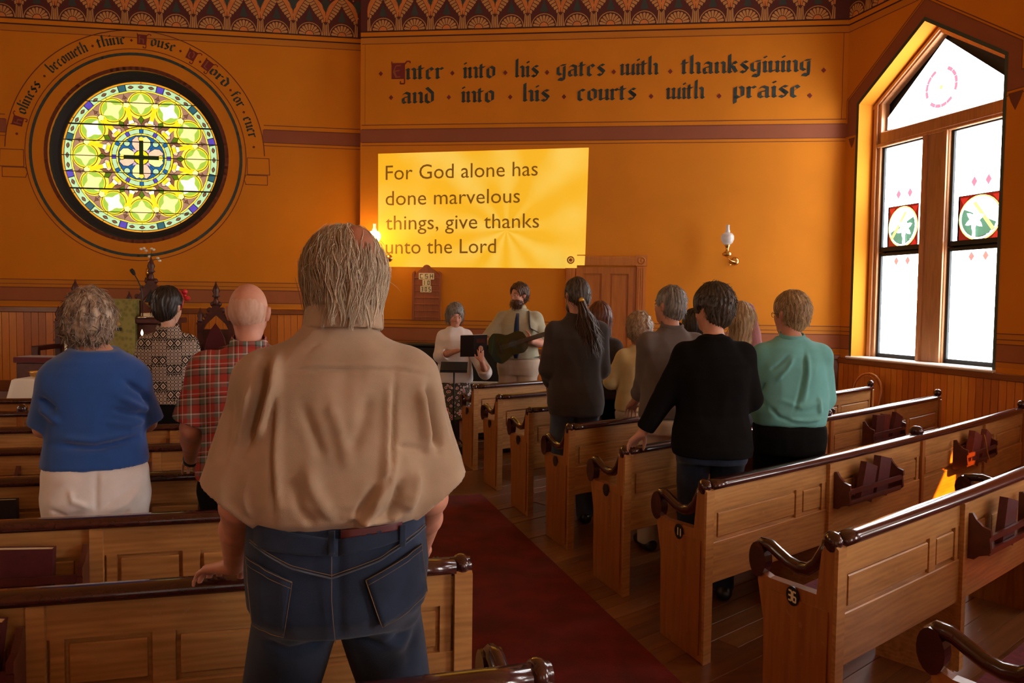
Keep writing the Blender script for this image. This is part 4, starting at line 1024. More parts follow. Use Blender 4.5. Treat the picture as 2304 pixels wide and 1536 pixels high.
gothic_chair((-5.05, 9.15, PZ), PI+rad(6), 1.38, .38, 'smaller gothic chair mostly hidden behind the woman in blue top', False)
t = tag(empty('flower_spray', (-4.49, 9.80, 2.13)), 'small white flower spray above the tall gothic chair', 'flowers')
# vase of white flowers on a slim stand so that the blooms show before the chair top
for i, (x, z) in enumerate(((-.06, .12), (-.03, .09), (.0, .02), (.015, -.04), (.03, .115), (.06, .105), (.115, .0), (.13, -.03), (-.09, .11))):
    b = MB(); b.ball((x, random.uniform(-.02, .02), z), (.02, .02, .016), 7, 5); b.build('blossom', 'white_flower', t)
b = MB(); b.tube([(0, 0, -.12), (.0, .01, 0), (-.03, 0, .1)], .003, 5); b.tube([(0, 0, -.12), (.06, 0, -.02), (.12, 0, 0)], .003, 5); b.tube([(0, 0, -.12), (.02, 0, .05), (.04, 0, .11)], .003, 5); b.build('stem', 'leaf', t)
b = MB(); b.lathe([(.03, -.24), (.045, -.18), (.04, -.13), (.022, -.115), (.026, -.10)], (0, .0, 0), 12); b.build('vase', 'brass', t)
b = MB(); b.lathe([(.12, PZ-2.10), (.12, PZ-2.07), (.02, PZ-2.04), (.015, -.28), (.05, -.26), (.05, -.24)], (0, 0, 0), 12); b.build('stand', 'gothic_wood', t)

# pulpit with green parament
t = tag(empty('pulpit', (-3.90, 8.45, PZ), rad(3)), 'dark pulpit draped with patterned green parament', 'pulpit')
b = MB(); b.box(-.26, .27, -.25, .25, 0, .92, bev=.01); b.box(-.29, .30, -.29, .29, 0, .08, bev=.01); b.build('body', 'gothic_wood', t)
for x0, x1 in ((-.22, -.02), (.03, .23)):
    b = MB(); b.box(x0, x1, -.262, -.25, .14, .84, bev=.004); b.build('panel', 'gothic_wood', t)
b = MB(); b.box(-.29, .31, -.30, .30, .92, .98, bev=.012); b.build('top_shelf', 'gothic_wood', t)
b = MB(); b.prism([(-.20, .98), (.22, .98), (.22, 1.02), (-.20, 1.16)], -.24, .02, 'x'); b.build('book_rest', 'gothic_wood', t)
m, tt, N, L, B = nt('parament'); tc = N.new('ShaderNodeTexCoord'); vo = N.new('ShaderNodeTexVoronoi'); vo.inputs['Scale'].default_value = 22; L.new(tc.outputs['Object'], vo.inputs[0])
r = N.new('ShaderNodeValToRGB'); r.color_ramp.elements[0].position = .2; r.color_ramp.elements[0].color = (.16, .15, .03, 1); r.color_ramp.elements[1].position = .6; r.color_ramp.elements[1].color = (.25, .225, .06, 1)
L.new(vo.outputs['Distance'], r.inputs[0]); L.new(r.outputs[0], B.inputs['Base Color']); B.inputs['Roughness'].default_value = .7
b = MB(); b.prism([(-.305, 1.165), (-.305, .58), (-.312, .58), (-.318, 1.155), (-.20, 1.175), (.10, 1.10), (.10, 1.09), (-.20, 1.165)], -.265, .0, 'x')
b.add([], []); o = b.build('parament', 'parament', t)
b = MB(); b.prism([(-.300, .58), (-.322, .58), (-.322, .54), (-.300, .54)], -.265, .0, 'x'); b.build('fringe', 'ribbon_gold', t)
b = MB(); b.box(-.24, -.13, -.326, -.319, .845, .88); b.build('dark_bar', 'black_matte', t)
b = MB(); b.prism([(-.22, .90), (-.20, .96), (-.185, .98), (-.165, .955), (-.145, .90), (-.165, .90), (-.175, .935), (-.195, .935), (-.20, .90)], -.325, -.319, 'y'); b.build('gold_emblem', 'ribbon_gold', t)
t = tag(empty('bible', (-3.84, 8.30, PZ+.98)), 'open pale paged book on the pulpit beside the microphone', 'book')
b = MB(); b.box(0, .18, -.12, .10, 0, .05, bev=.01); b.build('pages', 'paper', t); b = MB(); b.box(-.01, .19, -.13, .11, 0, .008); b.build('cover', 'book_maroon', t)
t = tag(empty('microphone', (-3.80, 8.135, PZ+.982)), 'black gooseneck microphone rising from the pulpit', 'microphone')
b = MB(); b.lathe([(.055, 0), (.055, .008), (.012, .02)], (0, 0, 0), 14); b.build('base', 'chrome', t)
b = MB(); b.tube([(0, 0, .01), (.0, 0, .22), (-.015, 0, .31), (-.05, 0, .39), (-.08, -.0, .44)], .0055, 7); b.build('gooseneck', 'black', t)
b = MB(); b.tube([(-.08, 0, .44), (-.10, 0, .475), (-.115, 0, .495)], [.014, .022, .018], 10); b.build('capsule', 'black_matte', t)

# communion table
t = tag(empty('communion_table', (-3.85, 7.78, 0.082), 0), 'communion table below the platform, mostly hidden', 'table')
b = MB(); b.box(-.85, .85, -.27, .27, .72, .765, bev=.006); b.build('table_top', 'gothic_wood', t)
for x in (-.78, .78):
    for y in (-.20, .20): b = MB(); b.lathe([(.05, -.082), (.05, .08), (.03, .12), (.045, .4), (.03, .62), (.045, .72)], (x, y, 0), 12); b.build('leg', 'gothic_wood', t)
def cloth():
    b = MB(); W, D = .87, .295; n = 40; pts = []; rows = []
    per = [(-W+2*W*i/n, -D) for i in range(n)]+[(W, -D+2*D*i/12) for i in range(12)]+[(W-2*W*i/n, D) for i in range(n)]+[(-W, D-2*D*i/12) for i in range(12)]
    for lv, (dz, fl) in enumerate(((.768, .98), (.768, 1), (.755, 1.012), (.60, 1.03), (.42, 1.05))):
        for i, (x, y) in enumerate(per):
            wv = .018*math.sin(i*.9)*(lv-1)/3 if lv > 1 else 0; corner = abs(x) > W*.93 and abs(y) > D*.8
            f = 1+(fl-1)*(1 if not corner else 2.4)
            pts.append((x*f+(wv if abs(x) == W else 0), y*(1+(fl-1)*2.2)+(wv if abs(y) == D else 0), dz))
    k = len(per); fs = [(l*k+i, l*k+(i+1) % k, (l+1)*k+(i+1) % k, (l+1)*k+i) for l in range(4) for i in range(k)]; fs.append(tuple(range(k)))
    b.add(pts, fs); b.sm = [True]*len(b.f); return b
o = cloth().build('tablecloth', 'white_cloth', None); o.location = (-3.85, 7.78, 0.0835); tag(o, 'white tablecloth hanging over the communion table at left', 'tablecloth')
def candle(loc, label, sh):
    t = tag(empty('candle', loc), label, 'candle')
    b = MB(); b.lathe([(.05, 0), (.05, .01), (.014, .03), (.012, .10), (.02, .12), (.02, .14)], (0, 0, 0), 12); b.build('candlestick', 'brass', t)
    b = MB(); b.lathe([(.0115, .14), (.0115, sh-.03)], (0, 0, 0), 12); b.build('wax', 'candle_wax', t)
    b = MB(); b.lathe([(.0145, sh-.045), (.015, sh-.02), (.006, sh-.012)], (0, 0, 0), 12); b.build('brass_follower', 'brass', t)
    b = MB(); b.lathe([(.004, sh-.01), (.012, sh+.008), (.011, sh+.022), (.005, sh+.04), (.001, sh+.05)], (0, 0, 0), 10); b.build('flame', 'flame', t)
glow('flame', (1, .72, .35), 12)
candle((-4.44, 7.86, .852), 'lit white taper candle left of the woman in blue', .42)
candle((-3.68, 7.86, .852), 'lit candle whose flame shows beside the patterned shirt woman', .42)
t = tag(empty('offering_plate', (-4.60, 7.70, .852)), 'brass offering plate on white tablecloth', 'plate')
b = MB(); b.lathe([(.06, 0), (.085, .01), (.10, .045), (.115, .055), (.108, .052), (.09, .02), (.02, .012)], (0, 0, 0), 24); b.build('dish', 'brass', t)
t = tag(empty('kneeler_bench', (-5.05, 8.30, PZ)), 'dark bench with maroon top behind the left candle', 'bench')
b = MB(); b.box(-.1, .70, -.15, .15, .50, .56, bev=.01); b.build('top', 'velvet_red', t); b = MB(); b.box(-.08, .68, -.13, .13, 0, .50, bev=.01); b.build('body', 'gothic_wood', t)

# upright piano and music stand by the musicians
t = tag(empty('upright_piano', (-.78, 9.60, 0), rad(-3)), 'black upright piano behind the musicians', 'piano')
b = MB(); b.box(-.72, .74, -.20, .20, .02, 1.10, bev=.01); b.build('case', 'black', t)
b = MB(); b.box(-.75, .77, -.23, .23, 1.10, 1.135, bev=.01); b.build('lid', 'black', t)
b = MB(); b.box(-.70, .72, -.50, -.20, .58, .70, bev=.01); b.build('key_bed', 'black', t)
b = MB(); b.box(-.62, .64, -.49, -.36, .70, .715); b.build('white_keys', 'porcelain', t)
for x in (-.68, .70): b = MB(); b.box(x-.03, x+.03, -.48, -.42, 0, .60, bev=.006); b.build('leg', 'black', t)
t = tag(empty('music_stand', (-.60, 8.22, 0), 0), 'black music stand before the woman in white blouse', 'music stand')
b = MB(); b.prism([(-.075, .93), (.055, 1.01), (.06, 1.003), (-.068, .915)], -.14, .14, 'x'); b.box(-.14, .14, -.10, -.06, .908, .916); b.build('desk', 'black_matte', t)
b = MB(); b.tube([(0, 0, .25), (0, 0, .965)], .009, 8); b.build('pole', 'black_matte', t)
for a in range(3): b = MB(); A = a*2*PI/3+.3; b.tube([(0, 0, .28), (.12*math.cos(A), .12*math.sin(A), .12), (.26*math.cos(A), .26*math.sin(A), .008)], .008, 6); b.build('leg', 'black_matte', t)
# bentwood chair by the window
t = tag(empty('bentwood_chair', (3.82, 8.80, 0), rad(115)), 'bentwood chair with rounded back in the corner under window', 'chair')
wood('bentwood', (.35, .10, .02), (.55, .20, .04), .25, grain='z')
b = MB(); b.lathe([(.20, .43), (.21, .445), (.205, .46)], (0, 0, 0), 20); b.build('seat', 'bentwood', t)
for x, y in ((-.14, .14), (.14, .14)): b = MB(); b.tube([(x, y, .43), (x*1.25, y*1.25, 0)], [.015, .012], 8); b.build('leg', 'bentwood', t)
b = MB(); b.tube([(-.20, -.26, 0), (-.17, -.17, .44)]+[(-.19*math.cos(rad(a)), -.21-.03*math.sin(rad(a)), .70+.19*math.sin(rad(a))) for a in range(0, 181, 15)]+[(.17, -.17, .44), (.20, -.26, 0)], .013, 8); b.build('bent_back', 'bentwood', t)
b = MB(); b.prism([(-.16, .50), (.16, .50), (.17, .70)]+[(.17*math.cos(rad(a)), .70+.165*math.sin(rad(a))) for a in range(15, 180, 15)]+[(-.17, .70)], -.222, -.212, 'y'); b.build('back_panel', 'bentwood', t)
# ------------------------------------------------------------------ figures: smooth-blended bodies polygonised with surface nets
f4 = np.float32
def V3(*a): return np.array(a, f4)
def rc(a, b, r1, r2):
    a = np.array(a, f4); b = np.array(b, f4); ab = b-a; L = float(ab@ab)+1e-9
    def f(P):
        h = np.clip(((P-a)@ab)/L, 0, 1); return np.linalg.norm(P-a-h[:, None]*ab, axis=1)-(r1+(r2-r1)*h)
    return f
def el(c, r):
    c = np.array(c, f4); r = np.array(r, f4)
    def f(P):
        q = (P-c)/r; k0 = np.linalg.norm(q, axis=1); k1 = np.linalg.norm(q/r, axis=1)+1e-9; return k0*(k0-1)/k1
    return f
def loft(tab, n=2.4, cx=0.0):
    """stack of superellipse sections (z, half width, half depth, y centre)"""
    T = np.array(tab, f4)
    def f(P):
        z = P[:, 2]; a = np.interp(z, T[:, 0], T[:, 1]).astype(f4); b = np.interp(z, T[:, 0], T[:, 2]).astype(f4); c = np.interp(z, T[:, 0], T[:, 3]).astype(f4)
        q = (np.abs((P[:, 0]-cx)/a)**n+np.abs((P[:, 1]-c)/b)**n)**(1/n)
        d = (q-1)*np.minimum(a, b)*.95
        return np.maximum(d, np.maximum(T[0, 0]-z, z-T[-1, 0]))
    return f
def smin(a, b, k):
    if k <= 0: return np.minimum(a, b)
    h = np.clip(.5+.5*(b-a)/k, 0, 1); return b+(a-b)*h-k*h*(1-h)
def union(prims, k=.02):
    def f(P):
        d = None
        for p in prims:
            kk = k
            if isinstance(p, tuple): p, kk = p
            v = p(P); d = v if d is None else smin(d, v, kk)
        return d
    return f
def cut(f, *pl):
    """keep the side of each plane where (p-o).n < 0"""
    pl = [(np.array(o, f4), np.array(n, f4)/np.linalg.norm(n)) for o, n in pl]
    def g(P):
        d = f(P)
        for o, n in pl: d = np.maximum(d, (P-o)@n)
        return d
    return g
def minus(f, g, k=0.0):
    def h(P): return np.maximum(f(P), -g(P)) if k <= 0 else -smin(-f(P), g(P), k)
    return h
def local(f, c, R):
    c = np.array(c, f4); R = np.array(R, f4)
    return lambda P: f((P-c)@R)
def rot3(yaw=0, pitch=0, roll=0):
    """columns are the local x, y, z axes; yaw turns left, pitch looks down"""
    y, p, r = rad(yaw), rad(-pitch), rad(roll)
    Z = np.array([[math.cos(y), -math.sin(y), 0], [math.sin(y), math.cos(y), 0], [0, 0, 1]]); X = np.array([[1, 0, 0], [0, math.cos(p), -math.sin(p)], [0, math.sin(p), math.cos(p)]]); Y = np.array([[math.cos(r), 0, math.sin(r)], [0, 1, 0], [-math.sin(r), 0, math.cos(r)]])
    return Z@X@Y
def polygonise(f, lo, hi, h):
    lo = np.array(lo, float); hi = np.array(hi, float); B = 8; bs = B*h
    n = np.ceil((hi-lo)/bs).astype(int)
    g = np.stack(np.meshgrid(*[np.arange(k) for k in n], indexing='ij'), -1).reshape(-1, 3)
    c = (lo+(g+.5)*bs).astype(f4); d = f(c); g = g[np.abs(d) < bs*1.15]
    if len(g) == 0: return np.zeros((0, 3)), np.zeros((0, 4), int)
    o = np.stack(np.meshgrid(*[np.arange(B+1)]*3, indexing='ij'), -1).reshape(-1, 3)
    idx = g[:, None, :]*B+o[None]
    P = (lo+idx.reshape(-1, 3)*h).astype(f4); vals = np.empty(len(P), f4)
    for i in range(0, len(P), 400000): vals[i:i+400000] = f(P[i:i+400000])
    vals = vals.reshape(len(g), B+1, B+1, B+1); ins = vals < 0
    s = ins[:, :-1, :-1, :-1].astype(int); cs = []
    for a in (0, 1):
        for b in (0, 1):
            for e in (0, 1): cs.append(vals[:, a:B+a, b:B+b, e:B+e])
    C = np.stack(cs, -1); neg = (C < 0).sum(-1); mixed = (neg > 0) & (neg < 8)
    bi, ci, cj, ck = np.nonzero(mixed); V = C[bi, ci, cj, ck]; G = g[bi]*B+np.stack([ci, cj, ck], -1)
    offs = np.array([[a, b, e] for a in (0, 1) for b in (0, 1) for e in (0, 1)], float)
    acc = np.zeros((len(G), 3)); cnt = np.zeros(len(G))
    for i in range(8):
        for j in range(i+1, 8):
            if abs(offs[i]-offs[j]).sum() != 1: continue
            a, b = V[:, i], V[:, j]; m_ = (a < 0) != (b < 0); t_ = np.where(m_, a/(a-b+1e-12), 0)
            acc += m_[:, None]*(offs[i]+(offs[j]-offs[i])*t_[:, None]); cnt += m_
    verts = lo+(G+acc/cnt[:, None])*h
    K = np.array([1, 4096, 4096*4096]); keys = (G+2)@K; order = np.argsort(keys); sk = keys[order]
    faces = []
    for ax_ in range(3):
        sl0 = [slice(None), slice(0, B), slice(0, B), slice(0, B)]; sl1 = list(sl0); sl1[ax_+1] = slice(1, B+1)
        a = ins[tuple(sl0)]; b = ins[tuple(sl1)]; bi, i, j, k = np.nonzero(a != b); q = g[bi]*B+np.stack([i, j, k], -1)
        u, v = [(1, 2), (2, 0), (0, 1)][ax_]; eu = np.zeros(3, int); ev = np.zeros(3, int); eu[u] = 1; ev[v] = 1
        quad = np.stack([(w+2)@K for w in (q, q-eu, q-eu-ev, q-ev)], -1)
        p = np.searchsorted(sk, quad); p = np.clip(p, 0, len(sk)-1); ok = (sk[p] == quad).all(1); fa = order[p][ok]
        fl = a[bi, i, j, k][ok]; fa[~fl] = fa[~fl][:, ::-1]; faces.append(fa)
    return verts, np.concatenate(faces)
def vnormals(v, f):
    n = np.zeros_like(v); e = np.cross(v[f[:, 2]]-v[f[:, 0]], v[f[:, 3]]-v[f[:, 1]])
    for i in range(4): np.add.at(n, f[:, i], e)
    return n/(np.linalg.norm(n, axis=1, keepdims=True)+1e-12)
def relax(v, f, it=1, k=.5):
    for _ in range(it):
        s = np.zeros_like(v); c = np.zeros(len(v))
        for i in range(4):
            a, b = f[:, i], f[:, (i+1) % 4]; np.add.at(s, a, v[b]); np.add.at(s, b, v[a]); np.add.at(c, a, 1); np.add.at(c, b, 1)
        v = v*(1-k)+k*s/np.maximum(c, 1)[:, None]
    return v
def link_mesh(name, v, f, mat, parent, gc=None):
    me = bpy.data.meshes.new(name); me.vertices.add(len(v)); me.vertices.foreach_set('co', v.astype(f4).ravel())
    k = f.shape[1]; me.loops.add(len(f)*k); me.loops.foreach_set('vertex_index', f.ravel().astype(np.int32)); me.polygons.add(len(f))
    me.polygons.foreach_set('loop_start', np.arange(0, len(f)*k, k, dtype=np.int32)); me.polygons.foreach_set('loop_total', np.full(len(f), k, np.int32))
    me.polygons.foreach_set('use_smooth', np.ones(len(f), bool)); me.materials.append(M[mat]); me.update(calc_edges=True)
    at = me.attributes.new('gc', 'FLOAT_VECTOR', 'POINT'); at.data.foreach_set('vector', (v if gc is None else gc).astype(f4).ravel())
    o = bpy.data.objects.new(name, me); COL.objects.link(o); o.parent = parent; return o
def sdf_obj(name, f, lo, hi, h, mat, parent, disp=None, it=1):
    v, fa = polygonise(f, lo, hi, h)
    if len(v) == 0: return None
    v = relax(v, fa, it)
    if disp is not None:
        n = vnormals(v, fa); v = v+n*disp(v, n)[:, None]
    return link_mesh(name, v, fa, mat, parent)
def snoise(seed, fr):
    r = np.random.default_rng(seed); K = r.normal(size=(7, 3))*fr; ph = r.uniform(0, 6.28, 7); W = r.normal(size=(7, 3))*fr*.5
    def f(v):
        w = np.sin(v@W.T[:, :3]+ph[:3])*.8
        return sum(np.sin(v@K[i]+ph[i]+w[:, i % 3]*1.5) for i in range(7))/7
    return f
def wrinkles(seed, amp, fx=18, fz=9):
    n1 = snoise(seed, 1.0); 
    def f(v, n):
        q = v*np.array([fx, fx*.7, fz]); a = n1(q); b = n1(q*2.1+3.3)
        return amp*(1-np.abs(a)*2.2)*.7+amp*.4*b
    return f
def strokes(L, base=None):
    """folds drawn on the back as polylines (x, z): amplitude, width"""
    def f(v, n):
        d = base(v, n) if base else np.zeros(len(v)); back = np.clip(-n[:, 1]*1.8+.2, 0, 1)
        for pts, amp, w in L:
            best = np.full(len(v), 9.0); tt = np.zeros(len(v)); m_ = len(pts)-1
            for i in range(m_):
                a = np.array(pts[i]); b = np.array(pts[i+1]); ab = b-a; q = v[:, [0, 2]]-a; h = np.clip(q@ab/(ab@ab), 0, 1); dd = np.linalg.norm(q-h[:, None]*ab, axis=1)
                m2 = dd < best; best = np.where(m2, dd, best); tt = np.where(m2, (i+h)/m_, tt)
            d = d+amp*np.exp(-(best/w)**2)*np.clip(np.sin(np.pi*np.clip(tt, .03, .97))*1.6, 0, 1)*back
        return d
    return f
def strand_mesh(name, paths, rads, mat, parent, sides=3):
    """many thin locks of hair as one mesh"""
    P = np.array(paths); n, m_, _ = P.shape; T = np.gradient(P, axis=1); T /= np.linalg.norm(T, axis=2, keepdims=True)+1e-9
    up = np.zeros_like(T); up[..., 1] = 1; X = np.cross(T, up); X /= np.linalg.norm(X, axis=2, keepdims=True)+1e-9; Y = np.cross(X, T)
    prof = np.sin(np.pi*np.clip(np.linspace(.22, .97, m_), 0, 1))**.7; R = np.array(rads)[:, None]*prof[None]
    vs = np.stack([P+X*(R*math.cos(a))[..., None]+Y*(R*math.sin(a))[..., None] for a in [2*PI*i/sides for i in range(sides)]], 2).reshape(-1, 3)
    i, j, s = np.meshgrid(np.arange(n), np.arange(m_-1), np.arange(sides), indexing='ij'); b = (i*m_+j)*sides
    F = np.stack([b+s, b+(s+1) % sides, b+sides+(s+1) % sides, b+sides+s], -1).reshape(-1, 4)
    gc = np.repeat(np.random.default_rng(3).uniform(0, 1, (n, 1, 3)), m_*sides, 1).reshape(-1, 3)
    o = link_mesh(name, vs, F, mat, parent, gc); o['kind'] = 'stuff'; return o

def fabric(name, c, rough=.85, var=.08, sheen=.15, weave=500, bump=.25):
    m, t, N, L, B = nt(name); B.inputs['Roughness'].default_value = rough; B.inputs['Sheen Weight'].default_value = sheen; B.inputs['Specular IOR Level'].default_value = .12
    tc = N.new('ShaderNodeTexCoord'); n = N.new('ShaderNodeTexNoise'); n.inputs['Scale'].default_value = 9; n.inputs['Detail'].default_value = 8; L.new(tc.outputs['Object'], n.inputs[0])
    r = N.new('ShaderNodeValToRGB'); r.color_ramp.elements[0].position = .3; r.color_ramp.elements[1].position = .7
    r.color_ramp.elements[0].color = (*[x*(1-var) for x in c], 1); r.color_ramp.elements[1].color = (*[min(1, x*(1+var)) for x in c], 1); L.new(n.outputs['Fac'], r.inputs[0]); L.new(r.outputs[0], B.inputs['Base Color'])
    n2 = N.new('ShaderNodeTexNoise'); n2.inputs['Scale'].default_value = weave; L.new(tc.outputs['Object'], n2.inputs[0]); b = N.new('ShaderNodeBump'); b.inputs['Strength'].default_value = bump; b.inputs['Distance'].default_value = .002
    L.new(n2.outputs['Fac'], b.inputs['Height']); L.new(b.outputs[0], B.inputs['Normal']); return m
def pattern_nodes(name):
    m, t, N, L, B = nt(name); B.inputs['Roughness'].default_value = .85; B.inputs['Specular IOR Level'].default_value = .25
    a = N.new('ShaderNodeAttribute'); a.attribute_name = 'gc'; s = N.new('ShaderNodeSeparateXYZ'); L.new(a.outputs['Vector'], s.inputs[0])
    def mt(op, x, y=None, z=None):
        q = N.new('ShaderNodeMath'); q.operation = op
        for i, w in enumerate((x, y, z)):
            if w is None: continue
            if isinstance(w, (int, float)): q.inputs[i].default_value = w
            else: L.new(w, q.inputs[i])
        return q.outputs[0]
    def ramp(x, stops, interp='CONSTANT'):
        r = N.new('ShaderNodeValToRGB'); r.color_ramp.interpolation = interp; e = r.color_ramp.elements
        e[0].position, e[0].color = stops[0][0], (*stops[0][1], 1); e[1].position, e[1].color = stops[1][0], (*stops[1][1], 1)
        for p, c in stops[2:]: q = e.new(p); q.color = (*c, 1)
        L.new(x, r.inputs[0]); return r.outputs[0]
    def mix(f, a_, b_):
        q = N.new('ShaderNodeMix'); q.data_type = 'RGBA'
        if isinstance(f, (int, float)): q.inputs[0].default_value = f
        else: L.new(f, q.inputs[0])
        for i, w in ((6, a_), (7, b_)):
            if isinstance(w, tuple): q.inputs[i].default_value = (*w, 1)
            else: L.new(w, q.inputs[i])
        return q.outputs[2]
    return m, N, L, B, s, mt, ramp, mix
def plaid():
    m, N, L, B, s, mt, ramp, mix = pattern_nodes('plaid')
    R_, W_, G_, D_, K_ = (.37, .042, .03), (.56, .50, .47), (.13, .15, .12), (.025, .04, .03), (.20, .06, .04)
    st = [(0, R_), (.22, D_), (.27, G_), (.42, W_), (.47, D_), (.53, R_), (.60, W_), (.63, R_), (.78, G_), (.90, W_), (.95, K_)]
    a = ramp(mt('FRACT', mt('MULTIPLY', mt('ADD', s.outputs[0], 2.0), 9.5)), st); b = ramp(mt('FRACT', mt('MULTIPLY', mt('ADD', s.outputs[2], mt('MULTIPLY', s.outputs[1], .2)), 8.6)), st)
    L.new(mix(.5, a, b), B.inputs['Base Color'])
def aztec():
    m, N, L, B, s, mt, ramp, mix = pattern_nodes('aztec_print')
    K_, C_ = (.018, .014, .012), (.62, .50, .38)
    def dia(k, rows):
        u = mt('ABSOLUTE', mt('SUBTRACT', mt('FRACT', mt('MULTIPLY', mt('ADD', s.outputs[0], 3.0), k)), .5)); v = mt('ABSOLUTE', mt('SUBTRACT', mt('FRACT', mt('MULTIPLY', s.outputs[2], k*.8)), .5))
        return mt('ADD', u, v)
    big = ramp(dia(22, 1), [(0, (.35, .2, .15)), (.10, K_), (.20, C_), (.36, K_), (.62, C_), (.68, K_)])
    u = mt('FRACT', mt('MULTIPLY', mt('ADD', s.outputs[0], 3.0), 44)); v = mt('FRACT', mt('MULTIPLY', s.outputs[2], 44)); r2 = mt('ADD', mt('POWER', mt('SUBTRACT', u, .5), 2), mt('POWER', mt('SUBTRACT', v, .5), 2))
    small = ramp(r2, [(0, K_), (.02, C_), (.12, K_), (.24, (.34, .26, .2))])
    row = ramp(mt('FRACT', mt('ADD', mt('MULTIPLY', s.outputs[2], 22*.8/3), mt('MULTIPLY', mt('GREATER_THAN', mt('FRACT', mt('MULTIPLY', mt('ADD', s.outputs[0], 3.0), 5.5)), .5), .3333))), [(0, (0, 0, 0)), (.3333, (1, 1, 1)), (.9, (0, 0, 0)), (.97, (1, 1, 1))])
    L.new(mix(row, big, small), B.inputs['Base Color'])
def floral():
    m, N, L, B, s, mt, ramp, mix = pattern_nodes('floral_print')
    vo = N.new('ShaderNodeTexVoronoi'); vo.inputs['Scale'].default_value = 26; a = [n for n in N if n.type == 'ATTRIBUTE'][0]; L.new(a.outputs['Vector'], vo.inputs[0])
    c1 = ramp(vo.outputs['Distance'], [(0, (.45, .05, .06)), (.25, (.6, .52, .45)), (.42, (.07, .045, .04)), (.7, (.10, .12, .05))]); L.new(c1, B.inputs['Base Color'])
def hairmat(name, c1, c2, rough=.42):
    m, N, L, B, s, mt, ramp, mix = pattern_nodes(name); B.inputs['Roughness'].default_value = rough; B.inputs['Specular IOR Level'].default_value = .5
    n = N.new('ShaderNodeTexNoise'); n.inputs['Scale'].default_value = 60; mp = N.new('ShaderNodeMapping'); mp.inputs['Scale'].default_value = (1, 1, .18); a = [q for q in N if q.type == 'ATTRIBUTE'][0]
    L.new(a.outputs['Vector'], mp.inputs[0]); L.new(mp.outputs[0], n.inputs[0]); L.new(ramp(n.outputs['Fac'], [(.32, c1), (.68, c2)], 'LINEAR'), B.inputs['Base Color'])
    b = N.new('ShaderNodeBump'); b.inputs['Strength'].default_value = .5; b.inputs['Distance'].default_value = .004; L.new(n.outputs['Fac'], b.inputs['Height']); L.new(b.outputs[0], B.inputs['Normal'])
def skinmat(name, c):
    m = plain(name, c, .5, var=.10, scale=20); B = m.node_tree.nodes['Principled BSDF']; B.inputs['Subsurface Weight'].default_value = .08; B.inputs['Subsurface Radius'].default_value = (.02, .008, .004); B.inputs['Subsurface Scale'].default_value = .5
skinmat('skin', (.52, .25, .155)); skinmat('skin_pink', (.58, .27, .18)); skinmat('skin_pale', (.62, .36, .25)); skinmat('scalp', (.38, .15, .085)); plain('eye_white', (.7, .66, .6), .3); plain('iris_dark', (.03, .02, .015), .2); plain('lip', (.35, .12, .09), .5)
fabric('tan_cotton', (.37, .262, .175), var=.13); fabric('blue_knit', (.026, .085, .30), sheen=.3); fabric('white_cotton', (.74, .69, .66)); fabric('cream_cotton', (.58, .44, .20)); fabric('grey_shirt', (.13, .105, .095)); fabric('charcoal', (.048, .040, .036), sheen=.1)
fabric('black_knit', (.006, .0055, .006), sheen=0, rough=1); fabric('teal_shirt', (.16, .45, .44)); fabric('black_trousers', (.005, .005, .0055), sheen=0, rough=1); fabric('khaki', (.52, .42, .32)); fabric('shaded_white', (.42, .40, .28)); fabric('navy', (.02, .035, .08)); fabric('pink_scarf', (.42, .20, .22)); fabric('plain_white', (.62, .62, .60))  # guitarist's white shirt has its shade put into the cloth colour
m = fabric('denim', (.016, .026, .052), var=.40, weave=900, bump=.4); m = fabric('denim_grey', (.06, .075, .10), var=.3); plain('stitch', (.16, .11, .06), .8); plain('watch', (.01, .01, .01), .3)
plaid(); aztec(); floral()
hairmat('hair_silver', (.24, .17, .10), (.74, .62, .44)); hairmat('hair_silver_base', (.14, .088, .05), (.34, .24, .15)); hairmat('hair_salt', (.08, .052, .040), (.50, .37, .25)); hairmat('hair_black', (.010, .008, .007), (.028, .02, .016)); hairmat('hair_brown', (.045, .022, .012), (.13, .065, .03)); hairmat('hair_dark', (.026, .018, .012), (.10, .078, .058)); hairmat('hair_stubble', (.50, .275, .185), (.60, .37, .27), .7)
hairmat('hair_blond', (.26, .17, .08), (.55, .40, .22)); hairmat('hair_grey', (.08, .07, .06), (.30, .27, .24)); hairmat('hair_auburn', (.06, .018, .010), (.18, .055, .02)); hairmat('hair_oldfair', (.22, .13, .07), (.50, .36, .22)); hairmat('beard', (.06, .02, .01), (.15, .055, .02))

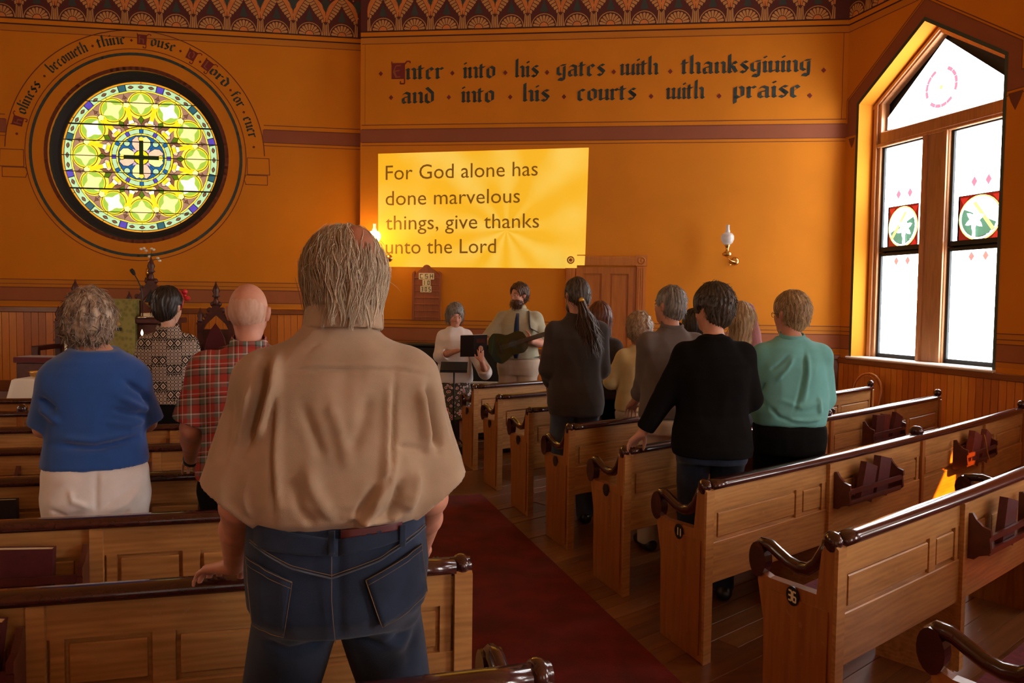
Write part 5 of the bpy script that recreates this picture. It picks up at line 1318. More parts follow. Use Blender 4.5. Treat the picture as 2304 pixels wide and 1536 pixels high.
def unit(v): v = np.array(v, float); return v/(np.linalg.norm(v)+1e-9)
def hand_prims(w, d, pn, th, curl=25, s=1.0, spread=.9):
    """wrist, direction, palm normal (towards the palm), thumb side, finger curl in degrees per joint"""
    w = np.array(w, float); d = unit(d); pn = unit(np.array(pn)-np.dot(pn, d)*d); sd = unit(th-np.dot(th, d)*d-np.dot(th, pn)*pn)
    pr = []; kn = []
    for i, (off, ln, r) in enumerate(((.030, .080, .0095), (.010, .086, .0098), (-.011, .082, .0093), (-.031, .068, .0082))):
        k = w+d*(.088-.006*abs(i-1.2))*s+sd*off*s; kn.append(k); pr.append((rc(w+sd*off*.55*s+d*.012, k, .0165*s, .0115*s), .012))
        p = k; a = rad(curl*.6); dd = unit(d*math.cos(a)+pn*math.sin(a)+sd*(.10*(1.2-i))*spread)
        for j, f_ in enumerate((.46, .30, .24)):
            q = p+dd*ln*f_*s; pr.append((rc(p, q, (r-.0008*j)*s, (r-.0008*(j+1))*s), .0025)); p = q; a += rad(curl); side_c = sd*(.10*(1.2-i))*spread
            dd = unit(d*math.cos(a)+pn*math.sin(a)+side_c*.5)
    t0 = w+sd*.022*s+d*.022*s; t1 = t0+unit(sd*.8+d*.55+pn*.25)*.042*s; t2 = t1+unit(sd*.35+d*.8+pn*.45)*.034*s; t3 = t2+unit(sd*.1+d*.8+pn*.6)*.026*s
    pr += [(rc(t0, t1, .016*s, .0125*s), .01), (rc(t1, t2, .0115*s, .0105*s), .003), (rc(t2, t3, .0105*s, .0085*s), .003)]
    return pr
def head_prims(fem=False, wide=1.0):
    p = [el((0, -.012, .018), (.076*wide, .094, .100)), (el((0, .030, -.045), (.056*wide, .064, .078)), .03), (rc((0, .068, -.092), (0, .050, -.098), .022, .026), .02),
         (rc((0, .088, .010), (0, .106, -.030), .008, .0125), .008), (rc((-.012, .094, -.032), (.012, .094, -.032), .008, .008), .006), (rc((-.028, .083, .022), (.028, .083, .022), .010, .010), .012),
         (rc((-.018, .090, -.060), (.018, .090, -.060), .007, .007), .007), (rc((-.034, .066, -.022), (-.04, .05, -.04), .018, .018), .02), (rc((.034, .066, -.022), (.04, .05, -.04), .018, .018), .02)]
    for s in (-1, 1): p += [(el((s*.078*wide, -.006, -.008), (.010, .019, .031)), .006), (el((s*.086*wide, -.014, .004), (.007, .015, .024)), .005)]
    f = union(p, .02)
    for s in (-1, 1): f = minus(f, el((s*.031, .100, .004), (.016, .014, .011)), .008)
    f = minus(f, el((0, .104, -.059), (.022, .008, .0028)), .003)
    return f
def person(label, loc, heading, H=1.75, girth=1.0, sw=.185, head=(0, 0, 0), hoff=(0, 0, 0), arms=None, top=None, bottom=None, hair=None, skin='skin', h=.0085, fwd=.10, stance=.095, shz=1.385, armr=1.0, tors=None, extras=None, name='person', lean=0, group=None, face=False, hands=(25, 25), shoes=True, headw=1.0, lower=True):
    """local frame: x to the person's right, y forward, z up"""
    root = empty(name, loc, rad(heading)); tag(root, label, 'person', group); S = H/1.75; g = girth
    fem = sw < .172
    T = tors or [(.80, .160, .115, -.02), (.88, .176, .128, -.018), (.97, .170, .122, -.006), (1.06, .152, .108, .004), (1.15, .150, .108, .006), (1.27, .165, .116, 0), (1.34, .166, .112, -.004), (1.39, .135, .094, -.010), (1.435, .095, .072, -.014), (1.47, .062, .056, -.016), (1.49, .052, .050, -.016)]
    if not tors: T = [(z*S, a*g*S, b*(g*.6+.4*g*g)*S, c*S) for z, a, b, c in T]
    sw = (sw-.028)*S; top = dict(top or {}); zs = shz*S
    arms = arms or {}
    A = {}
    for sd, k in ((-1, 'L'), (1, 'R')):
        a = arms.get(k, ((sd*(sw+.06*S), -.02, 1.13*S), (sd*(sw+.05*S), .08, .88*S)))
        A[k] = [np.array((sd*sw, -.012, zs)), np.array(a[0], float), np.array(a[1], float)]
    hc = np.array((0+hoff[0], .022*S+hoff[1], 1.637*S+hoff[2])); R = rot3(*head); nb = np.array((0, -.012, 1.455*S))
    hf = local(head_prims(fem, headw), hc, R/1.0)
    pr = [loft([(z, a*.89, b*.87, c) for z, a, b, c in T]), (hf, .012), (rc(nb, hc+np.array((0, -.022, -.07)), .055*S*(.88 if fem else 1), .052*S*(.86 if fem else 1)), .03)]
    for sd, k in ((-1, 'L'), (1, 'R')):
        s_, e_, w_ = A[k]; ar = .92 if fem else 1.05; ar *= S*(.5+.5*g)*armr
        pr += [(rc(nb+np.array((sd*.02, 0, -.03)), s_, .048*S, .046*S), .04), (rc(s_, e_, .052*ar, .040*ar), .035), (rc(e_, e_+(w_-e_)*.35, .040*ar, .037*ar), .02), (rc(e_+(w_-e_)*.35, w_, .040*ar, .026*ar), .02)]
        hd = arms.get(k+'h', (w_-e_, (0, 0, -1) if abs(unit(w_-e_)[2]) < .6 else (-sd, 0, 0), (0, 1, 0) if abs(unit(w_-e_)[2]) > .6 else (-sd, 0, 0)))
        pr += hand_prims(w_, np.array(hd[0], float), np.array(hd[1], float), np.array(hd[2], float), hands[0 if sd < 0 else 1], S*(.93 if fem else 1.05))
    legs = []
    for sd in (-1, 1):
        hip = (sd*.088*S*g**.5, -.012, .90*S); kn = (sd*stance*S, fwd, .49*S); an = (sd*stance*S, fwd-.03, .085)
        legs += [(rc(hip, kn, .088*S*g**.7, .058*S), .04), (rc(kn, an, .056*S, .036*S), .02)]
        pr += [(rc(hip, kn, .080*S, .052*S), .04), (rc(kn, an, .050*S, .034*S), .02), (rc((sd*stance*S, fwd-.05, .05), (sd*stance*S, fwd+.12, .035), .034, .028), .02)]
    body = union(pr, .03)
    lim = .62*S
    lo = (-lim, -.35, 0.0); hi = (lim, .75, 1.86*S)
    o = sdf_obj('body', body, lo, hi, h, skin, root)
    ease = top.get('ease', .014); m_ = top.get('mat'); TT = top.get('tab') or [(z, a+ease, b+ease, c) for z, a, b, c in T]
    if m_:
        sp = [loft(TT, top.get('n', 2.3))]; cuts = []; holes = []
        sl = top.get('sleeve', 1.0); se = top.get('sease', .016)
        for sd, k in ((-1, 'L'), (1, 'R')):
            s_, e_, w_ = A[k]; r0 = (.056+se*.5)*S; r1 = (.046+se*1.1)*S; r2 = (.032+se*.8)*S; r0 *= .5+.5*g; r1 *= .5+.5*g; r0 = top.get('r0', r0); r1 = top.get('r1', r1)
            if sl <= 1: end = s_+(e_-s_)*sl; dv = unit(e_-s_); q = cut(rc(s_, e_+dv*.1, r0, r1+(top.get('flare', 0))), (end, unit(dv+np.array((sd*top.get('tilt', 0), 0, 0))))); holes.append((end, dv, (r0+(r1-r0)*sl)+top.get('flare', 0)*sl))
            else:
                dv = unit(w_-e_); end = e_+(w_-e_)*(sl-1); q = union([rc(s_, e_, r0, r1), cut(rc(e_, w_+dv*.05, r1, r2), (end, dv))], .012); holes.append((end, dv, r1+(r2-r1)*(sl-1)))
            sp.append((q, .028)); sp.append((rc(nb+np.array((sd*.02, 0, -.035)), s_, .056*S, r0*.93), .045))
        sp.append((rc(nb+np.array((0, 0, -.02)), nb+np.array((0, 0, .004)), .070*S, .062*S), .03))
        sf = union(sp, .03); hem = top.get('hem', .92*S)
        sf = cut(sf, ((0, 0, hem), (0, 0, -1)), ((0, -.05, 1.492*S+top.get('neck', 0)), (0, -.18, 1)))
        for e_, dv, r_ in holes: sf = minus(sf, rc(e_-dv*.03, e_+dv*.06, max(.01, r_-.024), max(.012, r_-.013)))
        if top.get('vneck'): sf = minus(sf, rc((0, .13, 1.53*S), (0, .17, 1.33*S), .072, .012))
        d_ = top.get('disp') or wrinkles(hash(label) % 97, top.get('wr', .006))
        o = sdf_obj(top.get('name', 'shirt'), sf, (-lim, -.4, hem-.03), (lim, .6, 1.56*S), top.get('h', h), m_, root, d_)
        if top.get('collar'):
            cz = nb[2]+.046*S
            cf = minus(union([rc((0, -.014, cz), (0, -.010, cz+.020*S), .079*S, .071*S)]), rc((0, -.014, cz-.05), (0, -.010, cz+.08), .068*S, .063*S))
            cf = cut(cf, ((0, 0, cz+.030*S), (0, -.25, 1)), ((0, 0, cz-.035*S), (0, .25, -1)))
            cf = minus(cf, rc((0, .10, cz-.04), (0, .12, cz+.08), .02, .045))
            q = sdf_obj('collar', cf, (-.12, -.13, cz-.07), (.12, .13, cz+.09), min(h, .006), m_, o)
    b_ = dict(bottom or {'mat': 'black_trousers'})
    if top.get('hem', .92*S) < .86*S: b_['tuck'] = True; b_['waist'] = .90*S; b_['ease'] = .004
    wz = b_.get('waist', .98*S); wz = wz if b_.get('tuck') else min(wz, top.get('hem', .92*S)+.022); em = b_.get('ease', .012)
    zb = [(z, a+em, b+em, c) for z, a, b, c in T if z < wz+.12]
    if not b_.get('tuck') and m_:
        hm = top.get('hem', .92*S); TA = np.array(T); ia = lambda z, k: float(np.interp(z, TA[:, 0], TA[:, k]))
        zb = [q_ for q_ in zb if q_[0] < hm-.012]+[(hm-.010, ia(hm, 1)+em, ia(hm, 2)+em, ia(hm, 3)), (hm+.006, ia(hm, 1)-.008, ia(hm, 2)-.008, ia(hm, 3)), (hm+.05, ia(hm, 1)-.02, ia(hm, 2)-.02, ia(hm, 3))]
    if lower:
        if b_.get('skirt'):
            bf = loft([(.42*S, .26*S, .22*S, 0), (.8*S, .19*S, .16*S, -.01), (wz, T[2][1]+.01, T[2][2]+.01, 0), (wz+.02, T[2][1], T[2][2], 0)])
        else:
            lp = [loft(zb)]
            for sd in (-1, 1):
                hip = (sd*.088*S*g**.5, -.012, .88*S); kn = (sd*stance*S, fwd, .49*S); an = (sd*(stance+.003)*S, fwd-.025, .07)
                lp += [(rc(hip, kn, (.088+em)*S*g**.7, (.066+em)*S), .022), (rc(kn, an, (.064+em)*S, (.056+em)*S), .02)]
            bf = union(lp, .022)
        bf = cut(bf, ((0, 0, wz), (0, 0, 1)), ((0, 0, .05), (0, 0, -1)))
        o2 = sdf_obj('skirt' if b_.get('skirt') else 'trousers', bf, (-.4*S, -.35, .03), (.4*S, .45, wz+.03), b_.get('h', h*1.15), b_['mat'], root, b_.get('disp') or wrinkles(3, b_.get('wr', .004)))
        if shoes:
            for sd in (-1, 1):
                fx_ = sd*stance*S; sf = union([rc((fx_, fwd-.065, .045), (fx_+sd*.007, fwd+.13, .035), .044, .036), rc((fx_, fwd-.04, .05), (fx_, fwd-.03, .09), .042, .038)], .02)
                sf = cut(sf, ((0, 0, .002), (0, 0, -1))); sdf_obj('shoe', sf, (fx_-.08, fwd-.13, -.02), (fx_+.08, fwd+.2, .16), .009, 'black', root)
    # hair in head space
    if hair:
        kind, mat = hair[0], hair[1]; opt = hair[2] if len(hair) > 2 else {}
        hw = headw; th = opt.get('t', .012)
        cap = el((0, -.014, .024), (.079*hw+th, .097+th, .103+th*1.1)); scap = el((0, -.014, .036), (.079*hw+th, .097+th, .094+th)); face_c = opt.get('face', el((0, .135, -.035), (.078, .095, .088)))
        if kind == 'short': hf_ = union([scap, (el((0, -.040, -.038), (.064*hw+.004, .062+.004, .070)), .045)], .02)
        if kind == 'short':
            for s in (-1, 1): hf_ = minus(hf_, el((s*.104, .018, -.032), (.044, .048, .050)), .008)
            hf_ = minus(hf_, face_c, .012); hf_ = minus(hf_, rc((-.12, .045, -.09), (.12, .045, -.09), .068, .068), .01)
        elif kind == 'bob': hf_ = union([cap, (el((0, -.035, -.035), (.088*hw+th*.6, .078+th*.5, .092)), .03)], .02); hf_ = minus(hf_, el((0, .150, -.036), (.076, .112, .108)), .012)
        elif kind == 'curly': hf_ = union([cap, (el((0, -.045, -.02), (.080*hw+th*.5, .070+th*.5, .085)), .03)], .02); hf_ = minus(hf_, face_c, .012)
        elif kind == 'long': hf_ = union([cap, (rc((0, -.05, 0), (0, -.075, -.22), .080, .060), .04), (rc((-.05, -.03, -.02), (-.06, -.04, -.20), .04, .035), .03), (rc((.05, -.03, -.02), (.06, -.04, -.20), .04, .035), .03)], .02); hf_ = minus(hf_, face_c, .012)
        elif kind == 'ponytail': hf_ = union([cap, (el((0, -.07, -.02), (.06, .045, .07)), .03)], .02); hf_ = minus(hf_, face_c, .012); hf_ = minus(hf_, rc((-.12, .045, -.09), (.12, .045, -.09), .068, .068), .01)
        elif kind == 'bald': hf_ = minus(el((0, -.012, .010), (.0785*hw, .0965, .094)), rc((0, -.0, .082), (0, .08, .04), .094, .094), .01); hf_ = minus(hf_, face_c, .01)
        if opt.get('add'): hf_ = union([hf_]+opt['add'], .02)
        nz = snoise(int(hc[2]*1000) % 50, 1.0); am = opt.get('amp', .004)
        def hd(v, n):
            q = v.copy(); ang = np.arctan2(q[:, 0], -q[:, 1]+.001)
            if kind == 'curly': return am*2*nz(v*95)
            return am*(np.sin(ang*30+6*nz(v*22))*.6+nz(v*np.array([60, 60, 22])))
        v, fa = polygonise(hf_, (-.2, -.22, -.32), (.2, .2, .2), opt.get('h', min(h, .0055)))
        v = relax(v, fa, 1); n = vnormals(v, fa); v = v+n*hd(v, n)[:, None]
        vw = v@R.T+hc; ho = link_mesh('hair', vw, fa, mat, root, gc=v)
        ns_ = opt.get('strands', 260)
        if ns_:
            r = np.random.default_rng(5); n = vnormals(v, fa); cand = np.nonzero((v[:, 1] < .035) & (v[:, 2] > opt.get('zmin', -.07 if kind == 'short' else -.25)))[0]; pick = r.choice(cand, ns_); p0 = v[pick]; nn = n[pick]; L_ = opt.get('len', .035)*r.uniform(.6, 1.3, ns_)
            flow = np.stack([nn[:, 0]*.25, -.35-0*nn[:, 1], -1.0+0*nn[:, 2]], -1); flow = flow+r.normal(size=flow.shape)*opt.get('mess', .35); flow -= nn*(flow*nn).sum(1, keepdims=True)*.85; flow /= np.linalg.norm(flow, axis=1, keepdims=True)+1e-9
            paths = np.stack([p0+nn*(.001+.006*t_)+flow*(L_*t_)[:, None]+np.array([0, 0, -.25])*(L_*t_*t_)[:, None]*.5 for t_ in np.linspace(0, 1, 5)], 1)
            strand_mesh('hair_strands', paths@R.T+hc, r.uniform(.0012, .0024, ns_), mat, root)
    if face:
        for s in (-1, 1):
            c_ = R@np.array((s*.031, .0785, .003))+hc; b2 = MB(); b2.ball(tuple(c_), .0115, 10, 8); e = b2.build('eye', 'eye_white', root)
            c_ = R@np.array((s*.031+opt_look(face), .0873, .000))+hc; b2 = MB(); b2.ball(tuple(c_), .0046, 8, 6); b2.build('iris', 'iris_dark', e)
            for lz, lr in ((.0085, .0085), (-.0075, .0045)): b2 = MB(); b2.ball(tuple(R@np.array((s*.031, .0795, lz))+hc), (.0145, .0125, lr), 10, 8); b2.build('eyelid', skin, e)
            a_, b_2 = [R@np.array(q)+hc for q in ((s*.016, .094, .030), (s*.048, .078, .028))]; b2 = MB(); b2.tube([a_, (a_+b_2)/2+R@np.array((0, .004, .004)), b_2], .0035, 6); b2.build('eyebrow', hair[1] if hair else 'hair_grey', root)
        a_, c_, b_2 = [R@np.array(q)+hc for q in ((-.020, .088, -.059), (0, .0985, -.0595), (.020, .088, -.059))]; b2 = MB(); b2.tube([a_, c_, b_2], .0032, 6); b2.build('lips', 'lip', root)
    if top.get('glasses'):
        b2 = MB()
        for s in (-1, 1):
            pts = [R@np.array((s*.033+.021*math.cos(t_), .102-.010*abs(math.cos(t_)), .002+.016*math.sin(t_)))+hc for t_ in np.linspace(0, 2*PI, 13)]; b2.tube(pts, .0014, 5, caps=False)
            b2.tube([R@np.array(q)+hc for q in ((s*.054, .094, .006), (s*.076, .05, .008), (s*.080*headw, -.01, .004))], .0014, 5)
        b2.tube([R@np.array(q)+hc for q in ((-.012, .102, .006), (.012, .102, .006))], .0014, 5); b2.build('glasses', 'iron', root)
    return dict(root=root, hc=hc, R=R, A=A, T=T, TT=TT, S=S, body=body)
def beard_hairs(root, v, fa, mat, R, n_=420):
    r = np.random.default_rng(2); nn = vnormals(v, fa); pk = r.choice(len(v), n_); p0 = v[pk]; n0 = nn[pk]; fl = n0*.6+np.array((0, .1, -1))+r.normal(size=p0.shape)*.25; fl /= np.linalg.norm(fl, axis=1, keepdims=True)
    strand_mesh('beard_hairs', np.stack([p0+fl*(.028*t_) for t_ in np.linspace(0, 1, 4)], 1), r.uniform(.0012, .0022, n_), mat, root)
def opt_look(f): return 0 if f is True else f
def on_back(f, x, z, off=.003, y0=-.5, sgn=1):
    """march onto a figure from behind and return the surface point"""
    P = np.array([[x, y0, z]], f4); 
    for _ in range(60):
        d = float(f(P)[0]); 
        if d < off: break
        P[0, 1] += sgn*max(d*.7, .0008)
    return P[0].astype(float)
# ------------------------------------------------------------------ the congregation and the musicians
CF = None
def pixel_point(px, py, depth):
    """point seen at a photograph position, at a given distance down the hall (measuring aid)"""
    cm = SC.camera.matrix_world; d = cm.to_3x3()@Vector(((px-1152)/1780, (768-py)/1780, -1)); return Vector((0, 0, 1.62))+d*(depth/d.y)
def place(px, y, rel): 
    p = pixel_point(px, 700, y); return (p.x, y, 0), math.degrees(math.atan2(-p.x, y))+rel
def to_local(loc, hd, px, py, y):
    p = pixel_point(px, py, y); a = rad(hd); dx, dy = p.x-loc[0], p.y-loc[1]
    return (dx*math.cos(a)+dy*math.sin(a), -dx*math.sin(a)+dy*math.cos(a), p.z)
def W2L(loc, hd, p):
    a = rad(hd); dx, dy = p[0]-loc[0], p[1]-loc[1]; return (dx*math.cos(a)+dy*math.sin(a), -dx*math.sin(a)+dy*math.cos(a), p[2])

# man in the tan shirt, nearest the camera
loc, hd = place(762, 1.87, 0)
def q(px, py): return ((px-765)*.001039, 1.62-(py-679)*.001039)
FOLD = [([q(617, 775), q(607, 860), q(590, 930), q(566, 1010)], -.020, .012), ([q(636, 790), q(632, 850), q(618, 930), q(600, 985)], .012, .012), ([q(590, 850), q(578, 930), q(560, 990)], .012, .012),
 ([q(634, 860), q(630, 1000), q(636, 1140)], -.008, .006), ([q(646, 870), q(640, 1000), q(646, 1120)], .006, .010),
 ([q(884, 838), q(880, 950), q(872, 1040), q(855, 1080)], -.008, .007), ([q(872, 850), q(868, 950), q(862, 1040)], .006, .010),
 ([q(958, 850), q(968, 910), q(978, 960), q(985, 1010)], -.018, .012), ([q(940, 860), q(950, 930), q(962, 1000)], .012, .014), ([q(1000, 900), q(1020, 960), q(1030, 1000)], -.004, .012),
 ([q(640, 826), q(760, 823), q(890, 826), q(960, 842)], -.0045, .004), ([q(640, 818), q(760, 815), q(890, 818), q(950, 832)], .002, .006),
 ([q(690, 890), q(715, 960), q(735, 1010)], -.006, .012), ([q(745, 880), q(770, 960), q(790, 1040)], .005, .014), ([q(830, 870), q(815, 940), q(790, 1000)], -.005, .014),
 ([q(880, 990), q(866, 1060), q(830, 1120), q(795, 1150)], .012, .014), ([q(900, 1050), q(880, 1110), q(860, 1145)], -.012, .010), ([q(845, 1060), q(815, 1110), q(790, 1158)], -.010, .009), ([q(930, 1040), q(925, 1090), q(900, 1130)], .008, .012),
 ([q(700, 1020), q(720, 1080), q(760, 1140)], .007, .014), ([q(670, 1040), q(690, 1110), q(720, 1150)], -.005, .012), ([q(590, 1030), q(575, 1090), q(590, 1140)], .006, .012),
 ([q(880, 985), q(930, 1000), q(960, 1010)], -.006, .008), ([q(780, 1128), q(850, 1140), q(900, 1135)], .008, .008),
 ([q(545, 880), q(535, 960), q(520, 1030)], -.005, .012), ([q(520, 900), q(500, 980), q(488, 1030)], .003, .014), ([q(700, 790), q(712, 775), q(730, 770)], -.002, .006)]
FOLD = [(p, a_*1.7, w_) for p, a_, w_ in FOLD]
TAN = person('large man in tan short-sleeved shirt and blue jeans, seen from behind in foreground', loc, hd, H=1.80, armr=.92, sw=.175, shz=1.385, fwd=.12, stance=.165, headw=1.04, hoff=(.012, 0, -.026), head=(4, 8, 2), h=.0065, skin='skin_pink',
 tors=[(.87, .150, .12, -.02), (.92, .195, .15, -.02), (1.0, .200, .15, -.01), (1.10, .195, .145, 0), (1.2, .195, .15, .01), (1.3, .192, .14, 0), (1.38, .185, .125, -.005), (1.43, .150, .105, -.01), (1.48, .10, .07, -.012), (1.53, .06, .055, -.012)],
 arms={'L': ((-.225, -.02, 1.150), (-.278, .33, .895)), 'R': ((.218, -.02, 1.150), (.235, .36, .905)), 'Lh': ((-.62, .72, -.25), (-.1, -.1, -1), (.7, .6, 0)), 'Rh': ((-.1, .8, -.45), (0, -.25, -1), (-1, 0, 0))}, hands=(30, 32),
 top=dict(mat='tan_cotton', hem=1.108, sleeve=1.0, sease=.038, flare=.012, r0=.080, r1=.094, tilt=.42, n=2.5, h=.0055, collar=False, neck=.055, wr=.003,
   tab=[(1.08, .172, .130, 0), (1.112, .186, .140, -.004), (1.135, .205, .165, -.008), (1.18, .222, .178, -.008), (1.286, .217, .165, 0), (1.38, .207, .145, 0), (1.44, .192, .125, -.008), (1.48, .170, .105, -.012), (1.51, .140, .092, -.014), (1.535, .105, .080, -.014), (1.56, .082, .070, -.012), (1.58, .074, .064, -.012)], disp=strokes(FOLD, lambda v, n: wrinkles(11, .0055, 17, 9)(v, n)+wrinkles(31, .0022, 46, 24)(v, n))),
 bottom=dict(mat='denim', waist=1.125, tuck=True, ease=.012, h=.0075, disp=strokes([([q(600, 1420), q(660, 1440), q(750, 1420)], -.010, .012), ([q(780, 1410), q(860, 1440), q(960, 1400)], -.008, .012), ([q(850, 1420), q(900, 1450), q(960, 1360)], .010, .02), ([q(940, 1400), q(925, 1470), q(930, 1536)], -.008, .015), ([q(765, 1180), q(768, 1300), q(772, 1410)], -.007, .010)], wrinkles(5, .004, 14, 10))))
S = TAN['S']; troot = TAN['root']; tb = {o.name.split('.')[0]: o for o in troot.children}
# collar stand and fall
hc, R = TAN['hc'], TAN['R']
def coll(r0, r1, z0, z1): return cut(minus(rc((.01, -.014, z0-.02), (.012, -.016, z1+.02), r0, r1), rc((.01, -.010, z0-.09), (.012, -.012, z1+.09), r0-.007, r1-.006)), ((0, 0, z1), (0, .18, 1)), ((0, 0, z0), (0, -.12, -1)))
cf = union([coll(.088, .082, 1.555, 1.612), (coll(.097, .086, 1.552, 1.600), .004)], .004); cf = minus(cf, rc((0, .13, 1.5), (0, .13, 1.66), .03, .05))
sdf_obj('collar', cf, (-.13, -.14, 1.49), (.13, .12, 1.66), .005, 'tan_cotton', tb['shirt'], None, 1)
# hair: thinning crown, long straggling silver locks
hs = union([el((0, -.014, .022), (.088, .106, .112)), (el((0, -.050, -.040), (.080, .058, .078)), .03)], .02); hs = minus(hs, el((0, .135, -.035), (.080, .095, .090)), .012)
v, fa = polygonise(hs, (-.2, -.22, -.3), (.2, .2, .2), .0055); v = relax(v, fa, 1); n = vnormals(v, fa); ang = np.arctan2(v[:, 0], -v[:, 1]+.001); nz = snoise(4, 1.0)
v = v+n*(.0035*np.sin(ang*34+7*nz(v*20)))[:, None]; link_mesh('hair', v@R.T+hc, fa, 'hair_silver_base', troot, gc=v)
sc_ = el((.018, -.032, .040), (.066, .088, .100)); sdf_obj('thinning_crown', local(sc_, hc, R), tuple(hc-.16), tuple(hc+.16), .007, 'scalp', troot, None, 1)
r = np.random.default_rng(12); paths = []; rr = []
for g_ in range(330):                       # wavy locks, each a bundle of hairs gathering to a tip
    ph = r.uniform(-rad(126), rad(126)); th0 = r.uniform(.15, 1.62)
    if th0 < .95 and r.uniform() < .72 and -.6 < ph < 1.6: continue
    Lh = r.uniform(.075, .165); kx, ky = r.normal()*.35, r.uniform(0, 6.28); amp_ = r.uniform(.004, .011); fr_ = r.uniform(38, 62); out_ = r.uniform(-.10, .22)
    guide = []; th = th0; p_ = ph; last = None; n_ = 11
    for t_ in range(n_):
        ds = Lh/(n_-1)
        if th < 1.70:
            p = np.array((.092*math.sin(th)*math.sin(p_), -.014-.110*math.sin(th)*math.cos(p_), .022+.118*math.cos(th))); th += ds/.108; p_ += kx*ds*3*math.sin(th)
            last = p
        else:
            side = math.sin(p_); f_ = out_ if last[2] < -.06 else -.12
            p = last+np.array((side*f_*ds, -math.cos(p_)*(.02+f_*.5)*ds, -ds)); last = p
            if p[2] < -.116: break
        w_ = amp_*math.sin(t_*ds*fr_+ky)*min(1, t_/3); tang = np.array((math.cos(p_), math.sin(p_), 0)); guide.append(p+tang*w_)
    while len(guide) < n_: guide.append(guide[-1]+np.array((r.normal()*.0015, r.normal()*.001, -.0035)))
    G_ = np.array(guide); nb_ = r.integers(18, 34)
    for q_ in range(nb_):
        o_ = r.normal(size=3)*np.array((.0075, .004, .004)); tt_ = np.linspace(1, .35, n_)[:, None]; paths.append(G_+o_*tt_+r.normal()*.0015); rr.append(r.uniform(.0005, .0012))
paths = np.array(paths); strand_mesh('hair_strands', paths@R.T+hc, rr, 'hair_silver', troot)
# stray hairs standing off the head
paths = []; rr = []
for i in range(150):
    ph = r.uniform(-2, 2); th0 = r.uniform(.1, 1.6); p0 = np.array((.092*math.sin(th0)*math.sin(ph), -.014-.11*math.sin(th0)*math.cos(ph), .022+.118*math.cos(th0))); o_ = unit(p0)*.02+np.array((r.normal()*.015, 0, -.03))
    paths.append([p0+o_*t_+np.array((0, 0, .012*math.sin(t_*3))) for t_ in np.linspace(0, 1, 6)]); rr.append(.0006)
strand_mesh('stray_hairs', np.array(paths)@R.T+hc, rr, 'hair_silver', troot)
# jeans details laid onto the cloth
LG = [loft([(z, a+.020, b+.020, c) for z, a, b, c in TAN['T'] if z < 1.26])]
for sd in (-1, 1): LG.append((rc((sd*.088*S, -.012, .88*S), (sd*.165*S, .12, .49*S), .100*S, .078*S), .022))
LG = cut(union(LG, .022), ((0, 0, 1.13), (0, 0, 1)))
def cloth_patch(name, poly, mat, off, parent, n=9, thick=.003):
    """quad patch (4 corners x,z) draped on the back of a figure"""
    b = MB(); (x0, z0), (x1, z1), (x2, z2), (x3, z3) = poly; pts = []
    for i in range(n+1):
        for j in range(n+1):
            u, w = i/n, j/n; x = (x0*(1-u)+x1*u)*(1-w)+(x3*(1-u)+x2*u)*w; z = (z0*(1-u)+z1*u)*(1-w)+(z3*(1-u)+z2*u)*w; pts.append(tuple(on_back(LG, x, z, off)))
    m_ = len(pts); pts += [(p[0], p[1]+thick+.004, p[2]) for p in pts]
    fs = [(i*(n+1)+j, (i+1)*(n+1)+j, (i+1)*(n+1)+j+1, i*(n+1)+j+1) for i in range(n) for j in range(n)]
    rim = [i*(n+1) for i in range(n)]+[n*(n+1)+j for j in range(n)]+[(n-i)*(n+1)+n for i in range(n)]+[n-j for j in range(n)]
    fs += [(rim[k], rim[(k+1) % len(rim)], rim[(k+1) % len(rim)]+m_, rim[k]+m_) for k in range(len(rim))]
    b.smooth = True; b.add(pts, fs); return b.build(name, mat, parent)
def cloth_line(name, path, mat, off, parent, r_=.0022):
    b = MB(); pts = []
    for (a, c) in zip(path, path[1:]):
        k = max(2, int(math.hypot(c[0]-a[0], c[1]-a[1])/.012)); pts += [tuple(on_back(LG, a[0]+(c[0]-a[0])*i/k, a[1]+(c[1]-a[1])*i/k, off)) for i in range(k)]
    pts.append(tuple(on_back(LG, *path[-1], off))); b.tube(pts, r_, 5, sq=.6); return b.build(name, mat, parent)
jr = tb['trousers']
for pts in ([q(572, 1222), q(672, 1262), q(654, 1382), q(590, 1368)], [q(822, 1265), q(946, 1212), q(960, 1320), q(858, 1372)]):
    pk = cloth_patch('back_pocket', pts, 'denim', .007, jr)
    k = lambda a, b, f=.06: (a[0]+(b[0]-a[0])*f, a[1]+(b[1]-a[1])*f)
    cloth_line('stitching', [pts[0], pts[1]], 'stitch', .0105, pk, .0014); cloth_line('stitching', [pts[1], pts[2], pts[3], pts[0]], 'stitch', .0105, pk, .0010)
    lo_ = [k(pts[0], pts[3], .10), k(pts[1], pts[2], .10)]; cloth_line('stitching', lo_, 'stitch', .0105, pk, .0010)
wb = cloth_patch('waistband', [q(590, 1200), q(765, 1212), q(765, 1178), q(588, 1150)], 'denim', .006, jr, 8); cloth_patch('waistband', [q(765, 1212), q(950, 1186), q(945, 1152), q(765, 1178)], 'denim', .006, jr, 8)
cloth_line('yoke_seam', [q(580, 1186), q(660, 1225), q(752, 1250), q(850, 1222), q(955, 1172)], 'stitch', .006, jr, .0013); cloth_line('yoke_seam', [q(582, 1192), q(660, 1231), q(752, 1256), q(850, 1228), q(957, 1179)], 'denim_grey', .006, jr, .003)
cloth_line('centre_seam', [q(752, 1212), q(752, 1300), q(760, 1400)], 'stitch', .006, jr, .0013)
for x in (752, 902): cloth_patch('belt_loop', [q(x-7, 1205), q(x+7, 1205), q(x+7, 1160), q(x-7, 1160)], 'denim', .012, jr, 4)
